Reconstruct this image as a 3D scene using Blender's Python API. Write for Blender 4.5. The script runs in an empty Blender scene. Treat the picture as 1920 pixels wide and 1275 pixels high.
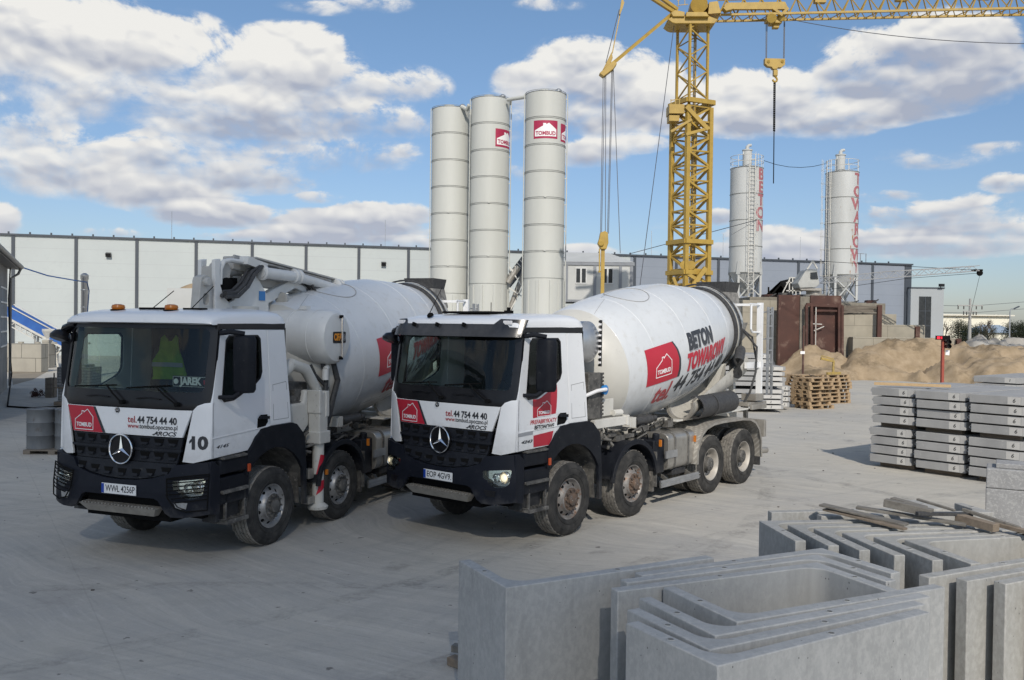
import bpy, bmesh, math, random
from mathutils import Vector, Matrix
from mathutils.geometry import tessellate_polygon
R = math.radians; PI = math.pi; TAU = 2*PI
rnd = random.Random(7)
scene = bpy.context.scene
COL = scene.collection

# ---------------------------------------------------------------- camera
CAM_H = 2.9615; FPX = 1660.7; PITCH = 0.0157; ROLL = 0.0126
cd = bpy.data.cameras.new('camera'); cam = bpy.data.objects.new('camera', cd); COL.objects.link(cam)
cd.sensor_width = 36; cd.lens = FPX/1920*36; cd.clip_end = 5000; cd.clip_start = .1
cam.matrix_world = Matrix.Translation((0, 0, CAM_H)) @ Matrix.Rotation(PI/2-PITCH, 4, 'X') @ Matrix.Rotation(ROLL, 4, 'Z')
scene.camera = cam

def ray(u, v):
    a, b = u-960, v-637.5; c, s = math.cos(ROLL), math.sin(ROLL)
    X = (c*a+s*b)/FPX; Z = -(-s*a+c*b)/FPX
    cp, sp = math.cos(PITCH), math.sin(PITCH)
    return Vector((X, cp+Z*sp, -sp+Z*cp))
def at(u, v, Y=None, z=None):           # where the sight line of a photo point meets a depth or a height
    r = ray(u, v); t = Y/r.y if Y is not None else (z-CAM_H)/r.z
    return Vector((0, 0, CAM_H))+r*t

# ---------------------------------------------------------------- sun
SUN_EL = R(37); SUN_AZ_X = .10
sun_from = Vector((SUN_AZ_X, -math.cos(SUN_EL), math.sin(SUN_EL))).normalized()
sd = bpy.data.lights.new('sun', 'SUN'); sd.energy = 3.5; sd.angle = R(.53); sd.color = (1, .925, .82)
so = bpy.data.objects.new('sun', sd); COL.objects.link(so)
so.rotation_euler = sun_from.to_track_quat('Z', 'Y').to_euler()

# ---------------------------------------------------------------- node helper
class NG:
    def __init__(s, tree): s.t = tree; s.n = tree.nodes; s.l = tree.links
    def new(s, typ, **kw):
        n = s.n.new(typ)
        for k, v in kw.items(): setattr(n, k, v)
        return n
    def put(s, sock, v):
        if v is None: return
        if hasattr(v, 'is_output') or isinstance(v, bpy.types.NodeSocket): s.l.new(v, sock)
        else: sock.default_value = v
    def math(s, op, a, b=None, c=None, clamp=False):
        n = s.new('ShaderNodeMath', operation=op, use_clamp=clamp)
        s.put(n.inputs[0], a); s.put(n.inputs[1], b); s.put(n.inputs[2], c); return n.outputs[0]
    def vec(s, op, a, b=None):
        n = s.new('ShaderNodeVectorMath', operation=op)
        s.put(n.inputs[0], a); s.put(n.inputs[1], b)
        return n.outputs['Value'] if op in ('LENGTH', 'DOT_PRODUCT') else n.outputs[0]
    def mix(s, f, a, b, typ='RGBA', blend='MIX'):
        n = s.new('ShaderNodeMix', data_type=typ); 
        if typ == 'RGBA':
            n.blend_type = blend; i = (0, 6, 7); o = 2
        else: i = (0, 2, 3); o = 0
        s.put(n.inputs[i[0]], f); s.put(n.inputs[i[1]], a); s.put(n.inputs[i[2]], b); return n.outputs[o]
    def rng(s, v, a, b, c=0., d=1., smooth=False):
        n = s.new('ShaderNodeMapRange'); n.clamp = True
        if smooth: n.interpolation_type = 'SMOOTHSTEP'
        s.put(n.inputs[0], v); n.inputs[1].default_value = a; n.inputs[2].default_value = b
        n.inputs[3].default_value = c; n.inputs[4].default_value = d; return n.outputs[0]
    def noise(s, v, scale, detail=5, rough=.55, dist=0., out=0):
        n = s.new('ShaderNodeTexNoise'); s.put(n.inputs['Vector'], v); n.inputs['Scale'].default_value = scale
        n.inputs['Detail'].default_value = detail; n.inputs['Roughness'].default_value = rough
        n.inputs['Distortion'].default_value = dist; return n.outputs[out]
    def xyz(s, v):
        n = s.new('ShaderNodeSeparateXYZ'); s.put(n.inputs[0], v); return n.outputs
    def comb(s, x, y, z):
        n = s.new('ShaderNodeCombineXYZ'); s.put(n.inputs[0], x); s.put(n.inputs[1], y); s.put(n.inputs[2], z); return n.outputs[0]

# ---------------------------------------------------------------- sky: Nishita plus cumulus by direction
world = bpy.data.worlds.new('World'); scene.world = world; world.use_nodes = True
world.cycles.sampling_method = 'MANUAL'; world.cycles.sample_map_resolution = 512
g = NG(world.node_tree)
for n in list(g.n): g.n.remove(n)
sky = g.new('ShaderNodeTexSky'); sky.sky_type = 'NISHITA'; sky.sun_disc = False
sky.sun_elevation = SUN_EL; sky.sun_rotation = math.atan2(sun_from.x, sun_from.y)
sky.air_density = 1.0; sky.dust_density = .8; sky.ozone_density = 1.5; sky.altitude = 100
d = g.new('ShaderNodeTexCoord').outputs['Generated']
d = g.vec('NORMALIZE', d)
x, y, z = g.xyz(d)
az = g.math('ARCTAN2', x, y); el = g.math('ARCSINE', z)
P2 = g.comb(az, el, 0.)
nv = g.comb(g.math('MULTIPLY', az, 1.), g.math('MULTIPLY', el, 1.5), .37)
# clouds: photo centre, radii in photo pixels, weight
CL = [(60,70,200,70,1.1),(190,60,110,50,.9),(330,90,100,50,.85),(20,180,110,60,.8),(160,180,90,45,.75),(270,150,120,45,.7),(560,120,110,55,1.35),(470,160,110,60,1.2),(640,175,90,50,1.0),(400,215,150,45,.95),(560,225,170,42,1.0),(720,225,90,30,.75),(760,160,70,30,.6),
      (60,270,130,50,.8),(220,290,120,35,.8),(330,275,90,35,.75),(130,330,180,32,.85),(440,330,120,26,.8),(300,365,110,26,.95),(400,403,100,22,1.35),(350,395,40,14,.8),(600,370,40,10,.45),(590,295,150,30,.8),(690,285,90,26,.75),
      (640,430,150,30,1.3),(710,405,85,26,1.4),(560,445,120,18,1.1),(450,448,90,14,1.0),(770,458,70,14,1.0),(5,412,26,28,1.1),(210,435,60,8,.5),
      (1095,130,95,50,1.4),(1010,160,70,40,1.1),(1190,150,80,50,1.25),(1250,190,70,45,1.0),(1110,205,170,40,1.0),(970,235,60,30,.7),(1080,285,80,24,.8),(1000,320,60,16,.5),(1180,270,60,16,.6),
      (1400,185,75,45,1.15),(1480,170,60,40,1.1),(1450,220,130,30,.9),(1560,225,80,28,.8),(1340,225,70,24,.7),
      (1650,110,90,48,1.25),(1740,75,70,40,1.4),(1830,95,75,48,1.35),(1800,150,110,40,1.1),(1590,140,70,40,1.1),(1700,175,150,36,1.0),(1640,215,80,20,.7),
      (1900,345,40,18,1.1),(1860,385,80,20,.9),(1770,400,90,22,.95),(1680,405,70,20,.85),(1900,415,70,22,.8),(1820,440,150,24,1.0),(1760,465,150,16,.9),(1500,478,85,24,1.3),(1580,450,110,22,1.1),(1450,445,90,20,.9),(1380,470,90,16,.9),(1345,405,36,14,.9),(1690,460,90,12,.6),(1260,425,36,10,.6),(1100,472,80,14,.9),(1230,470,60,8,.5),
      (590,12,60,12,.5),(700,5,60,14,.5),(1040,8,60,10,.4),(1650,290,60,10,.3),(1760,300,70,14,.35),(1860,280,60,10,.3),(1640,370,60,10,.45)]
F = None; H = None
for (u, v, ru, rv, w) in CL:
    r = ray(u, v).normalized(); a0 = math.atan2(r.x, r.y); e0 = math.asin(r.z)
    cen = (a0, e0, 0) if F is None else g.comb(g.math('MULTIPLY_ADD', F, 1e-7, a0), e0, 0.)     # chained, so that the shader stack stays small
    q = g.vec('MULTIPLY', g.vec('SUBTRACT', P2, cen), (FPX/ru*.80, FPX/rv*.80, 0))
    f = g.math('MULTIPLY', g.math('SUBTRACT', 1.25, g.vec('DOT_PRODUCT', q, q), clamp=True), w)
    h = g.math('MULTIPLY', f, g.xyz(q)[1])
    F = f if F is None else g.math('MAXIMUM', F, f)
    H = h if H is None else g.math('ADD', H, h)
# clouds outside the view, for reflections and light
far = g.rng(g.math('ABSOLUTE', az), .62, .8)
cov = g.noise(nv, 2.2, 6, .6)
F = g.math('MAXIMUM', F, g.math('MULTIPLY', far, g.rng(cov, .46, .66, 0, 1.3)))
n1 = g.noise(nv, 8., 14, .64, .25)
n2 = g.noise(nv, 3.2, 4, .5)
def bill(off):      # rounded cauliflower detail: inverted cell distance at three sizes, slightly warped
    t = None
    pv = g.vec('ADD', g.vec('ADD', nv, off), g.vec('MULTIPLY', g.noise(nv, 14., 3, .5, out=1), (.045, .045, 0)))
    for sc, am in ((20., .62), (52., .34)):
        vo = g.new('ShaderNodeTexVoronoi'); vo.inputs['Scale'].default_value = sc; g.put(vo.inputs['Vector'], pv)
        k = g.math('MULTIPLY', g.math('SUBTRACT', .55, vo.outputs['Distance']), am); t = k if t is None else g.math('ADD', t, k)
    return t
b0 = bill((0, 0, 0)); b1 = bill((.003, .011, 0))
dens = g.math('ADD', F, g.math('MULTIPLY_ADD', n1, 4.2, -2.08))
dens = g.math('ADD', dens, g.math('MULTIPLY', b0, .50))
dens = g.math('ADD', dens, g.math('MULTIPLY_ADD', n2, 1.0, -.5))
top = g.rng(H, -.35, .35)                       # crisp tops, frayed undersides
m_crisp = g.rng(dens, .34, .80, smooth=True); m_soft = g.rng(dens, .0, 1.35, smooth=True)
mask = g.math('MULTIPLY', g.mix(top, m_soft, m_crisp, 'FLOAT'), g.rng(F, .02, .22))
lit = g.math('ADD', g.math('MULTIPLY_ADD', H, .62, .50), g.math('MULTIPLY', g.math('SUBTRACT', b0, b1), 1.2))
lit = g.math('ADD', lit, g.rng(n2, .35, .65, -.28, .26)); lit = g.math('ADD', lit, g.rng(dens, .4, 1.5, .16, -.12)); lit = g.math('ADD', lit, g.math('MULTIPLY_ADD', n1, 1.1, -.57))
lit = g.rng(lit, -.02, .86)
ccol = g.mix(lit, (.40, .44, .54, 1), (.86, .85, .82, 1))
low = g.rng(el, .02, .16); ccol = g.mix(low, g.mix(.45, ccol, (.60, .62, .68, 1)), ccol)
# Nishita, a little deeper blue overhead, as the photograph exposes it
SKY = .125
skyc = g.mix(1., sky.outputs[0], (SKY*.84, SKY*.92, SKY*.97, 1), blend='MULTIPLY')
hz = g.rng(el, -.02, .42, 0, 1)
skyc = g.mix(1., skyc, g.mix(hz, (.74, .70, .80, 1), (.98, 1.02, 1.02, 1)), blend='MULTIPLY')
fin = g.mix(mask, skyc, ccol)
bg = g.new('ShaderNodeBackground'); g.put(bg.inputs[0], fin); bg.inputs[1].default_value = 1.0
out = g.new('ShaderNodeOutputWorld'); g.l.new(bg.outputs[0], out.inputs[0])

scene.view_settings.view_transform = 'Standard'; scene.view_settings.look = 'None'
scene.view_settings.exposure = 0.0; scene.view_settings.gamma = 1
scene.view_settings.use_curve_mapping = False
scene.render.engine = 'CYCLES'; scene.render.resolution_x = 1024; scene.render.resolution_y = 680

# ---------------------------------------------------------------- materials
MATS = {}
def mat(name, c1, c2=None, scale=3., rough=.5, metal=0., bump=0., bscale=30., coat=0., lo=.35, hi=.65, stretch=(1, 1, 1), c3=None, s3=20., t3=(.6, .7), spec=.5, rvar=.0, extra=None, emit=None):
    m = bpy.data.materials.new(name); m.use_nodes = True; q = NG(m.node_tree)
    b = m.node_tree.nodes['Principled BSDF']
    tc = q.new('ShaderNodeTexCoord').outputs['Object']; oi = q.new('ShaderNodeObjectInfo').outputs['Random']
    p = q.vec('ADD', q.vec('MULTIPLY', tc, stretch), q.comb(q.math('MULTIPLY', oi, 37.), q.math('MULTIPLY', oi, 11.), 0.))
    c = (*c1, 1)
    if c2 is not None:
        nz = q.noise(p, scale, 7, .6); c = q.mix(q.rng(nz, lo, hi), (*c1, 1), (*c2, 1))
    if c3 is not None:
        c = q.mix(q.rng(q.noise(p, s3, 6, .65), *t3), c, (*c3, 1))
    if extra: c = extra(q, tc, p, c)
    q.put(b.inputs['Base Color'], c)
    b.inputs['Metallic'].default_value = metal; b.inputs['Specular IOR Level'].default_value = spec
    if rvar: q.put(b.inputs['Roughness'], q.rng(q.noise(p, scale*2.3, 5, .6), .3, .7, max(0, rough-rvar), min(1, rough+rvar)))
    else: b.inputs['Roughness'].default_value = rough
    if coat: b.inputs['Coat Weight'].default_value = coat; b.inputs['Coat Roughness'].default_value = .08
    if bump:
        bn = q.new('ShaderNodeBump'); bn.inputs['Strength'].default_value = bump; bn.inputs['Distance'].default_value = .02
        q.put(bn.inputs['Height'], q.noise(p, bscale, 6, .65)); q.put(b.inputs['Normal'], bn.outputs[0])
    if emit: b.inputs['Emission Color'].default_value = (*emit[0], 1); b.inputs['Emission Strength'].default_value = emit[1]
    MATS[name] = m; return m

def grime(zc, zf, col, amount=.8, sc=4.):     # splashed dirt with a ragged shape of its own, below a height
    def f(q, tc, p, c):
        z_ = q.xyz(tc)[2]
        k = q.math('ADD', q.rng(z_, zc, zf, 0, 1), q.math('MULTIPLY_ADD', q.noise(p, sc, 8, .68), 1.6, -.95), clamp=True)
        return q.mix(q.math('MULTIPLY', k, amount), c, (*col, 1))
    return f
DUST = (.30, .285, .26)
def splash(q, tc, p, c):      # dried cement round the drum mouth, and runs of dust
    x_ = q.xyz(tc)[0]; k = q.math('ADD', q.rng(x_, 6.2, 7.9, 0, 1), q.math('MULTIPLY_ADD', q.noise(p, 5., 8, .7), 1.7, -1.15), clamp=True)
    c = q.mix(q.math('MULTIPLY', k, .75), c, (.36, .35, .32, 1))
    rn = q.noise(q.vec('MULTIPLY', p, (3.5, 3.5, .5)), 2.5, 6, .65); c = q.mix(q.math('MULTIPLY', q.rng(rn, .55, .72), .22), c, (.33, .32, .29, 1))
    return grime(2.2, 1.2, DUST, .55)(q, tc, p, c)
mat('truck white', (.80, .81, .82), (.76, .77, .78), 1.4, .32, coat=.35, c3=(.58, .575, .56), s3=9, t3=(.64, .80), extra=grime(1.75, 1.1, DUST, .5))
mat('drum white', (.61, .63, .645), (.56, .58, .595), 1.0, .38, coat=.25, c3=(.48, .475, .45), s3=6, t3=(.58, .80), bump=.03, bscale=6, extra=splash)
mat('equipment white', (.60, .59, .55), (.52, .51, .47), 3., .5, c3=(.30, .28, .245), s3=11, t3=(.60, .76), bump=.06)
mat('boom grey', (.44, .435, .41), (.38, .37, .345), 4., .5, c3=(.20, .19, .17), s3=12, t3=(.60, .76), bump=.04)
mat('black plastic', (.006, .0075, .012), (.011, .013, .018), 6., .55, spec=.22, c3=(.10, .096, .09), s3=13, t3=(.62, .9), bump=.03, bscale=160, extra=grime(.85, .3, DUST, .26, 5))
mat('gloss black', (.007, .007, .009), (.013, .013, .015), 5., .28, spec=.35)
mat('matt black', (.006, .006, .006), None, 1, .85, spec=.15)
mat('rubber', (.022, .022, .022), (.055, .053, .050), 7., .8, spec=.3, c3=(.10, .095, .088), s3=14, t3=(.62, .85), bump=.08, bscale=60)
mat('tread', (.16, .15, .135), (.26, .245, .22), 5., .92, c3=(.08, .077, .072), s3=22, t3=(.5, .65), bump=.15, bscale=60)
mat('rim grey', (.30, .29, .28), (.17, .155, .14), 7., .55, metal=.3, c3=(.20, .10, .055), s3=12, t3=(.54, .66), bump=.06)
mat('hub rust', (.105, .09, .08), (.165, .105, .07), 12., .75, metal=.2, c3=(.35, .33, .30), s3=25, t3=(.6, .7), bump=.1)
mat('rim silver', (.42, .42, .42), (.25, .245, .24), 6., .42, metal=.5, c3=(.14, .13, .12), s3=16, t3=(.56, .66))
mat('rim dusty', (.50, .47, .42), (.36, .335, .30), 6., .6, metal=.25, bump=.04)
mat('chassis', (.05, .049, .047), (.13, .125, .115), 7., .75, c3=(.22, .205, .185), s3=18, t3=(.55, .7), bump=.1)
mat('dirty metal', (.42, .40, .36), (.30, .28, .25), 5., .45, metal=.45, c3=(.20, .185, .16), s3=15, t3=(.58, .72), bump=.05)
mat('tank metal', (.46, .445, .41), (.34, .325, .30), 4., .38, metal=.7, c3=(.25, .235, .20), s3=10, t3=(.55, .75), bump=.03)
mat('steel', (.55, .56, .57), (.42, .43, .44), 5., .35, metal=.8)
mat('chrome', (.80, .80, .81), None, 1, .12, metal=1.)
mat('red vinyl', (.47, .018, .04), (.43, .015, .035), 2., .35)
mat('red faded', (.40, .06, .07), (.32, .05, .055), 9., .5)
mat('logo red', (.33, .018, .06), (.38, .02, .07), 4., .55)
mat('white vinyl', (.80, .79, .79), None, 1, .4)
mat('dark vinyl', (.03, .033, .04), None, 1, .4)
mat('grey vinyl', (.30, .31, .33), None, 1, .45)
mat('orange lamp', (.48, .15, .015), None, 1, .3)
mat('lens red', (.45, .07, .02), None, 1, .3)
mat('lamp glow', (.9, .85, .75), None, 1, .15, emit=((1., .80, .52), .9))
mat('lamp mirror', (.75, .75, .74), (.55, .54, .52), 40., .12, metal=.95)
mat('plate', (.72, .73, .73), None, 1, .4)
mat('plate blue', (.01, .05, .32), None, 1, .4)
mat('blue plastic', (.03, .20, .50), None, 1, .45)
mat('orange print', (.80, .30, .02), None, 1, .4)
mat('interior', (.02, .021, .023), (.035, .035, .037), 4., .8)
mat('vest', (.26, .44, .03), (.17, .30, .02), 7., .8, bump=.6, bscale=9)
def glass_mat(name, tint, alpha):
    m = bpy.data.materials.new(name); m.use_nodes = True; q = NG(m.node_tree); q.n.clear()
    fr = q.new('ShaderNodeFresnel'); fr.inputs[0].default_value = 1.38
    gl = q.new('ShaderNodeBsdfGlossy'); gl.inputs['Roughness'].default_value = .01
    q.put(gl.inputs['Color'], (.9, .93, .95, 1))
    tr = q.new('ShaderNodeBsdfTransparent'); q.put(tr.inputs[0], (*tint, 1))
    df = q.new('ShaderNodeBsdfDiffuse'); q.put(df.inputs[0], (.12, .12, .12, 1))
    m1 = q.new('ShaderNodeMixShader'); m1.inputs[0].default_value = alpha; q.l.new(tr.outputs[0], m1.inputs[1]); q.l.new(df.outputs[0], m1.inputs[2])
    m2 = q.new('ShaderNodeMixShader'); q.put(m2.inputs[0], q.math('MULTIPLY_ADD', fr.outputs[0], .85, .006, clamp=True)); q.l.new(m1.outputs[0], m2.inputs[1]); q.l.new(gl.outputs[0], m2.inputs[2])
    o = q.new('ShaderNodeOutputMaterial'); q.l.new(m2.outputs[0], o.inputs[0]); MATS[name] = m
glass_mat('glass', (.62, .72, .69), .012)
glass_mat('clear glass', (.92, .95, .95), .0)
mat('house glass', (.02, .024, .028), (.035, .04, .045), 3., .15, spec=.35)

# ---------------------------------------------------------------- mesh builder
class MB:
    def __init__(s, flip=False): s.v = []; s.f = []; s.mi = []; s.m = 0; s.flip = flip
    def add(s, vs, fs):
        o = len(s.v); s.v += [Vector(p) for p in vs]; s.f += [[i+o for i in f] for f in fs]; s.mi += [s.m]*len(fs); return s
    def box(s, c, d, rz=0, rx=0, ry=0, taper=None):
        hx, hy, hz = d[0]/2, d[1]/2, d[2]/2; M_ = Matrix.Rotation(rz, 3, 'Z') @ Matrix.Rotation(ry, 3, 'Y') @ Matrix.Rotation(rx, 3, 'X')
        vs = []
        for k in (-1, 1):
            t = (taper or (1, 1)) if k > 0 else (1, 1)
            for a, b in ((-1, -1), (1, -1), (1, 1), (-1, 1)): vs.append(Vector(c)+M_ @ Vector((a*hx*t[0], b*hy*t[1], k*hz)))
        return s.add(vs, [(3, 2, 1, 0), (4, 5, 6, 7), (0, 1, 5, 4), (1, 2, 6, 5), (2, 3, 7, 6), (3, 0, 4, 7)])
    def b2(s, a, b):     # box from two corners
        return s.box([(a[i]+b[i])/2 for i in range(3)], [abs(b[i]-a[i]) for i in range(3)])
    def bar(s, p, q, w, h=None, up=(0, 0, 1)):   # rectangular bar between two points
        p = Vector(p); q = Vector(q); d = (q-p).normalized(); u = Vector(up)
        if abs(d.dot(u)) > .98: u = Vector((1, 0, 0))
        a = d.cross(u).normalized()*w/2; b = a.cross(d).normalized()*(h or w)/2
        vs = [p-a-b, p+a-b, p+a+b, p-a+b, q-a-b, q+a-b, q+a+b, q-a+b]
        return s.add(vs, [(0, 1, 2, 3), (7, 6, 5, 4), (0, 4, 5, 1), (1, 5, 6, 2), (2, 6, 7, 3), (3, 7, 4, 0)])
    def cyl(s, p, q, r, r2=None, n=16, cap=True):
        return s.lathe([(0, r), ((Vector(q)-Vector(p)).length, r if r2 is None else r2)], p, Vector(q)-Vector(p), n, cap)
    def lathe(s, prof, p, ax, n=24, cap=True, a0=0, a1=TAU, ref=None):
        p = Vector(p); ax = Vector(ax).normalized()
        if ref is None:
            ref = Vector((0, 0, 1)) if abs(ax.z) < .9 else Vector((1, 0, 0))
        e1 = (Vector(ref)-ax*ax.dot(Vector(ref))).normalized(); e2 = ax.cross(e1)
        full = abs(a1-a0-TAU) < 1e-6; m = n if full else n+1
        vs = []; fs = []
        for (t, r) in prof:
            for i in range(m):
                a = a0+(a1-a0)*i/n; vs.append(p+ax*t+(e1*math.cos(a)+e2*math.sin(a))*r)
        for j in range(len(prof)-1):
            for i in range(n):
                k = (i+1) % m if full else i+1
                fs.append((j*m+i, j*m+k, (j+1)*m+k, (j+1)*m+i))
        if cap and full:
            fs.append(tuple(range(m))[::-1]); fs.append(tuple((len(prof)-1)*m+i for i in range(m)))
        return s.add(vs, fs)
    def tube(s, pts, r, n=8, closed=False, cap=True):
        pts = [Vector(p) for p in pts]; N = len(pts); vs = []; fs = []; prev = None
        for i, p in enumerate(pts):
            t = (pts[(i+1) % N]-pts[i-1]) if closed or 0 < i < N-1 else (pts[1]-pts[0] if i == 0 else pts[-1]-pts[-2])
            t.normalize()
            if prev is None: u = Vector((0, 0, 1)) if abs(t.z) < .9 else Vector((1, 0, 0))
            else: u = prev
            u = (u-t*t.dot(u)).normalized(); prev = u; w = t.cross(u); rr = r[i] if isinstance(r, (list, tuple)) else r
            for k in range(n): a = TAU*k/n; vs.append(p+(u*math.cos(a)+w*math.sin(a))*rr)
        for i in range(N if closed else N-1):
            j = (i+1) % N
            for k in range(n): fs.append((i*n+k, i*n+(k+1) % n, j*n+(k+1) % n, j*n+k))
        if cap and not closed: fs.append(tuple(range(n))[::-1]); fs.append(tuple((N-1)*n+k for k in range(n)))
        return s.add(vs, fs)
    def sheet(s, loops, fn, t=.01, step=.12, du=None, dv=None):   # polygon (with holes) in (u,v), bent by fn(u,v,depth), given a thickness
        L3 = [[Vector((p[0], p[1], 0)) for p in lp] for lp in loops]
        tri = tessellate_polygon(L3); flat = [p for lp in L3 for p in lp]
        bm = bmesh.new(); vv = [bm.verts.new(p) for p in flat]
        for a, b, c in tri:
            try: bm.faces.new((vv[a], vv[b], vv[c]))
            except ValueError: pass
        return s._bend(bm, fn, t, du or step, dv or step)
    def _bend(s, bm, fn, t, du, dv):
        if not bm.verts: bm.free(); return s
        for ax, st in ((0, du), (1, dv)):
            lo = min(v.co[ax] for v in bm.verts); hi = max(v.co[ax] for v in bm.verts)
            k = math.ceil(lo/st)
            while k*st < hi:
                if k*st > lo+1e-4:
                    no = Vector((1, 0, 0)) if ax == 0 else Vector((0, 1, 0))
                    bmesh.ops.bisect_plane(bm, geom=bm.verts[:]+bm.edges[:]+bm.faces[:], plane_co=no*(k*st), plane_no=no, dist=1e-5)
                k += 1
        bm.verts.index_update(); n = len(bm.verts)
        A = [fn(v.co.x, v.co.y, 0) for v in bm.verts]; fs = [tuple(v.index for v in f.verts) for f in bm.faces]
        if t:
            A += [fn(v.co.x, v.co.y, t) for v in bm.verts]
            fs2 = list(fs)+[tuple(i+n for i in f)[::-1] for f in fs]
            for e in bm.edges:
                if len(e.link_faces) == 1:
                    a, b = e.verts[0].index, e.verts[1].index; fs2.append((a, b, b+n, a+n))
            fs = fs2
        bm.free(); return s.add(A, fs)
    def text(s, body, fn, size, x, y, align='CENTER', shear=0, bold=0., t=.002, step=.1, sx=1., width=None, spacing=1.):
        cu = bpy.data.curves.new('t', 'FONT'); cu.body = body; cu.size = size; cu.shear = shear; cu.offset = bold; cu.align_x = align
        cu.align_y = 'CENTER'; cu.resolution_u = 3; cu.space_character = spacing
        ob = bpy.data.objects.new('t', cu); me = bpy.data.meshes.new_from_object(ob)
        bm = bmesh.new(); bm.from_mesh(me); bpy.data.objects.remove(ob); bpy.data.curves.remove(cu); bpy.data.meshes.remove(me)
        bmesh.ops.remove_doubles(bm, verts=bm.verts, dist=1e-5)
        if width:
            lo = min(v.co.x for v in bm.verts); hi = max(v.co.x for v in bm.verts); sx = width/(hi-lo)
            for v in bm.verts: v.co.x = (v.co.x-(lo+hi)/2)*sx
        else:
            for v in bm.verts: v.co.x *= sx
        for v in bm.verts: v.co.x += x; v.co.y += y
        return s._bend(bm, fn, t, step, step)
    def build(s, name, mats, parent=None, smooth=35, bevel=0, label=None, segs=2):
        if isinstance(mats, str): mats = [mats]
        me = bpy.data.meshes.new(name)
        bm = bmesh.new(); vv = [bm.verts.new((p.x, -p.y, p.z) if s.flip else p) for p in s.v]
        for f, mi in zip(s.f, s.mi):
            try:
                ff = bm.faces.new([vv[i] for i in f]); ff.material_index = mi; ff.smooth = bool(smooth)
            except ValueError: pass
        bmesh.ops.remove_doubles(bm, verts=bm.verts, dist=2e-5)
        bmesh.ops.delete(bm, geom=[v for v in bm.verts if not v.link_faces], context='VERTS'); bmesh.ops.recalc_face_normals(bm, faces=bm.faces); bm.to_mesh(me); bm.free()
        for m in mats: me.materials.append(MATS[m])
        if smooth: me.set_sharp_from_angle(angle=R(smooth))
        o = bpy.data.objects.new(name, me); COL.objects.link(o)
        if parent: o.parent = parent
        if bevel:
            b = o.modifiers.new('bevel', 'BEVEL'); b.width = bevel; b.segments = segs; b.limit_method = 'ANGLE'; b.angle_limit = R(40)
        if label: o['label'] = label
        return o
def thing(name, label, cat, loc=(0, 0, 0), rz=0, group=None):
    o = bpy.data.objects.new(name, None); COL.objects.link(o); o.location = loc; o.rotation_euler = (0, 0, rz); o.empty_display_size = .2
    return tag(o, label, cat, group)
def tag(o, label, cat, group=None, kind=None):
    if label: o['label'] = label
    if cat: o['category'] = cat
    if group: o['group'] = group
    if kind: o['kind'] = kind
    return o
def struct(o, label=None, cat=None): return tag(o, label, cat, kind='structure')
def kids(o): return [c for c in bpy.data.objects if c.parent == o]
def dup(o, loc=None, rz=None, label=None, parent=None, tree=None):
    if tree is None:
        tree = {}
        for c in bpy.data.objects:
            if c.parent: tree.setdefault(c.parent.name, []).append(c)
    c = o.copy(); COL.objects.link(c)
    if loc is not None: c.location = loc
    if rz is not None: c.rotation_euler = (c.rotation_euler[0], c.rotation_euler[1], rz)
    if label: c['label'] = label
    if parent: c.parent = parent
    for k in tree.get(o.name, []): dup(k, parent=c, tree=tree)
    return c
def flat(P0, U, V):    # mapping of (u,v,depth) onto a plane
    P0 = Vector(P0); U = Vector(U); V = Vector(V); N = U.cross(V).normalized()
    return lambda u, v, d: P0+U*u+V*v-N*d
def circle(cx, cy, r, n=24, a0=0, a1=TAU): return [(cx+r*math.cos(a0+(a1-a0)*i/n), cy+r*math.sin(a0+(a1-a0)*i/n)) for i in range(n if abs(a1-a0-TAU) < 1e-6 else n+1)]
def rrect(x0, y0, x1, y1, r, n=4):
    o = []
    for cx, cy, a in ((x1-r, y0+r, -PI/2), (x1-r, y1-r, 0), (x0+r, y1-r, PI/2), (x0+r, y0+r, PI)):
        o += [(cx+r*math.cos(a+PI/2*i/n), cy+r*math.sin(a+PI/2*i/n)) for i in range(n+1)]
    return o
ORD = ['zero', 'first', 'second', 'third', 'fourth', 'fifth', 'sixth', 'seventh', 'eighth', 'ninth', 'tenth', 'eleventh', 'twelfth']
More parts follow.
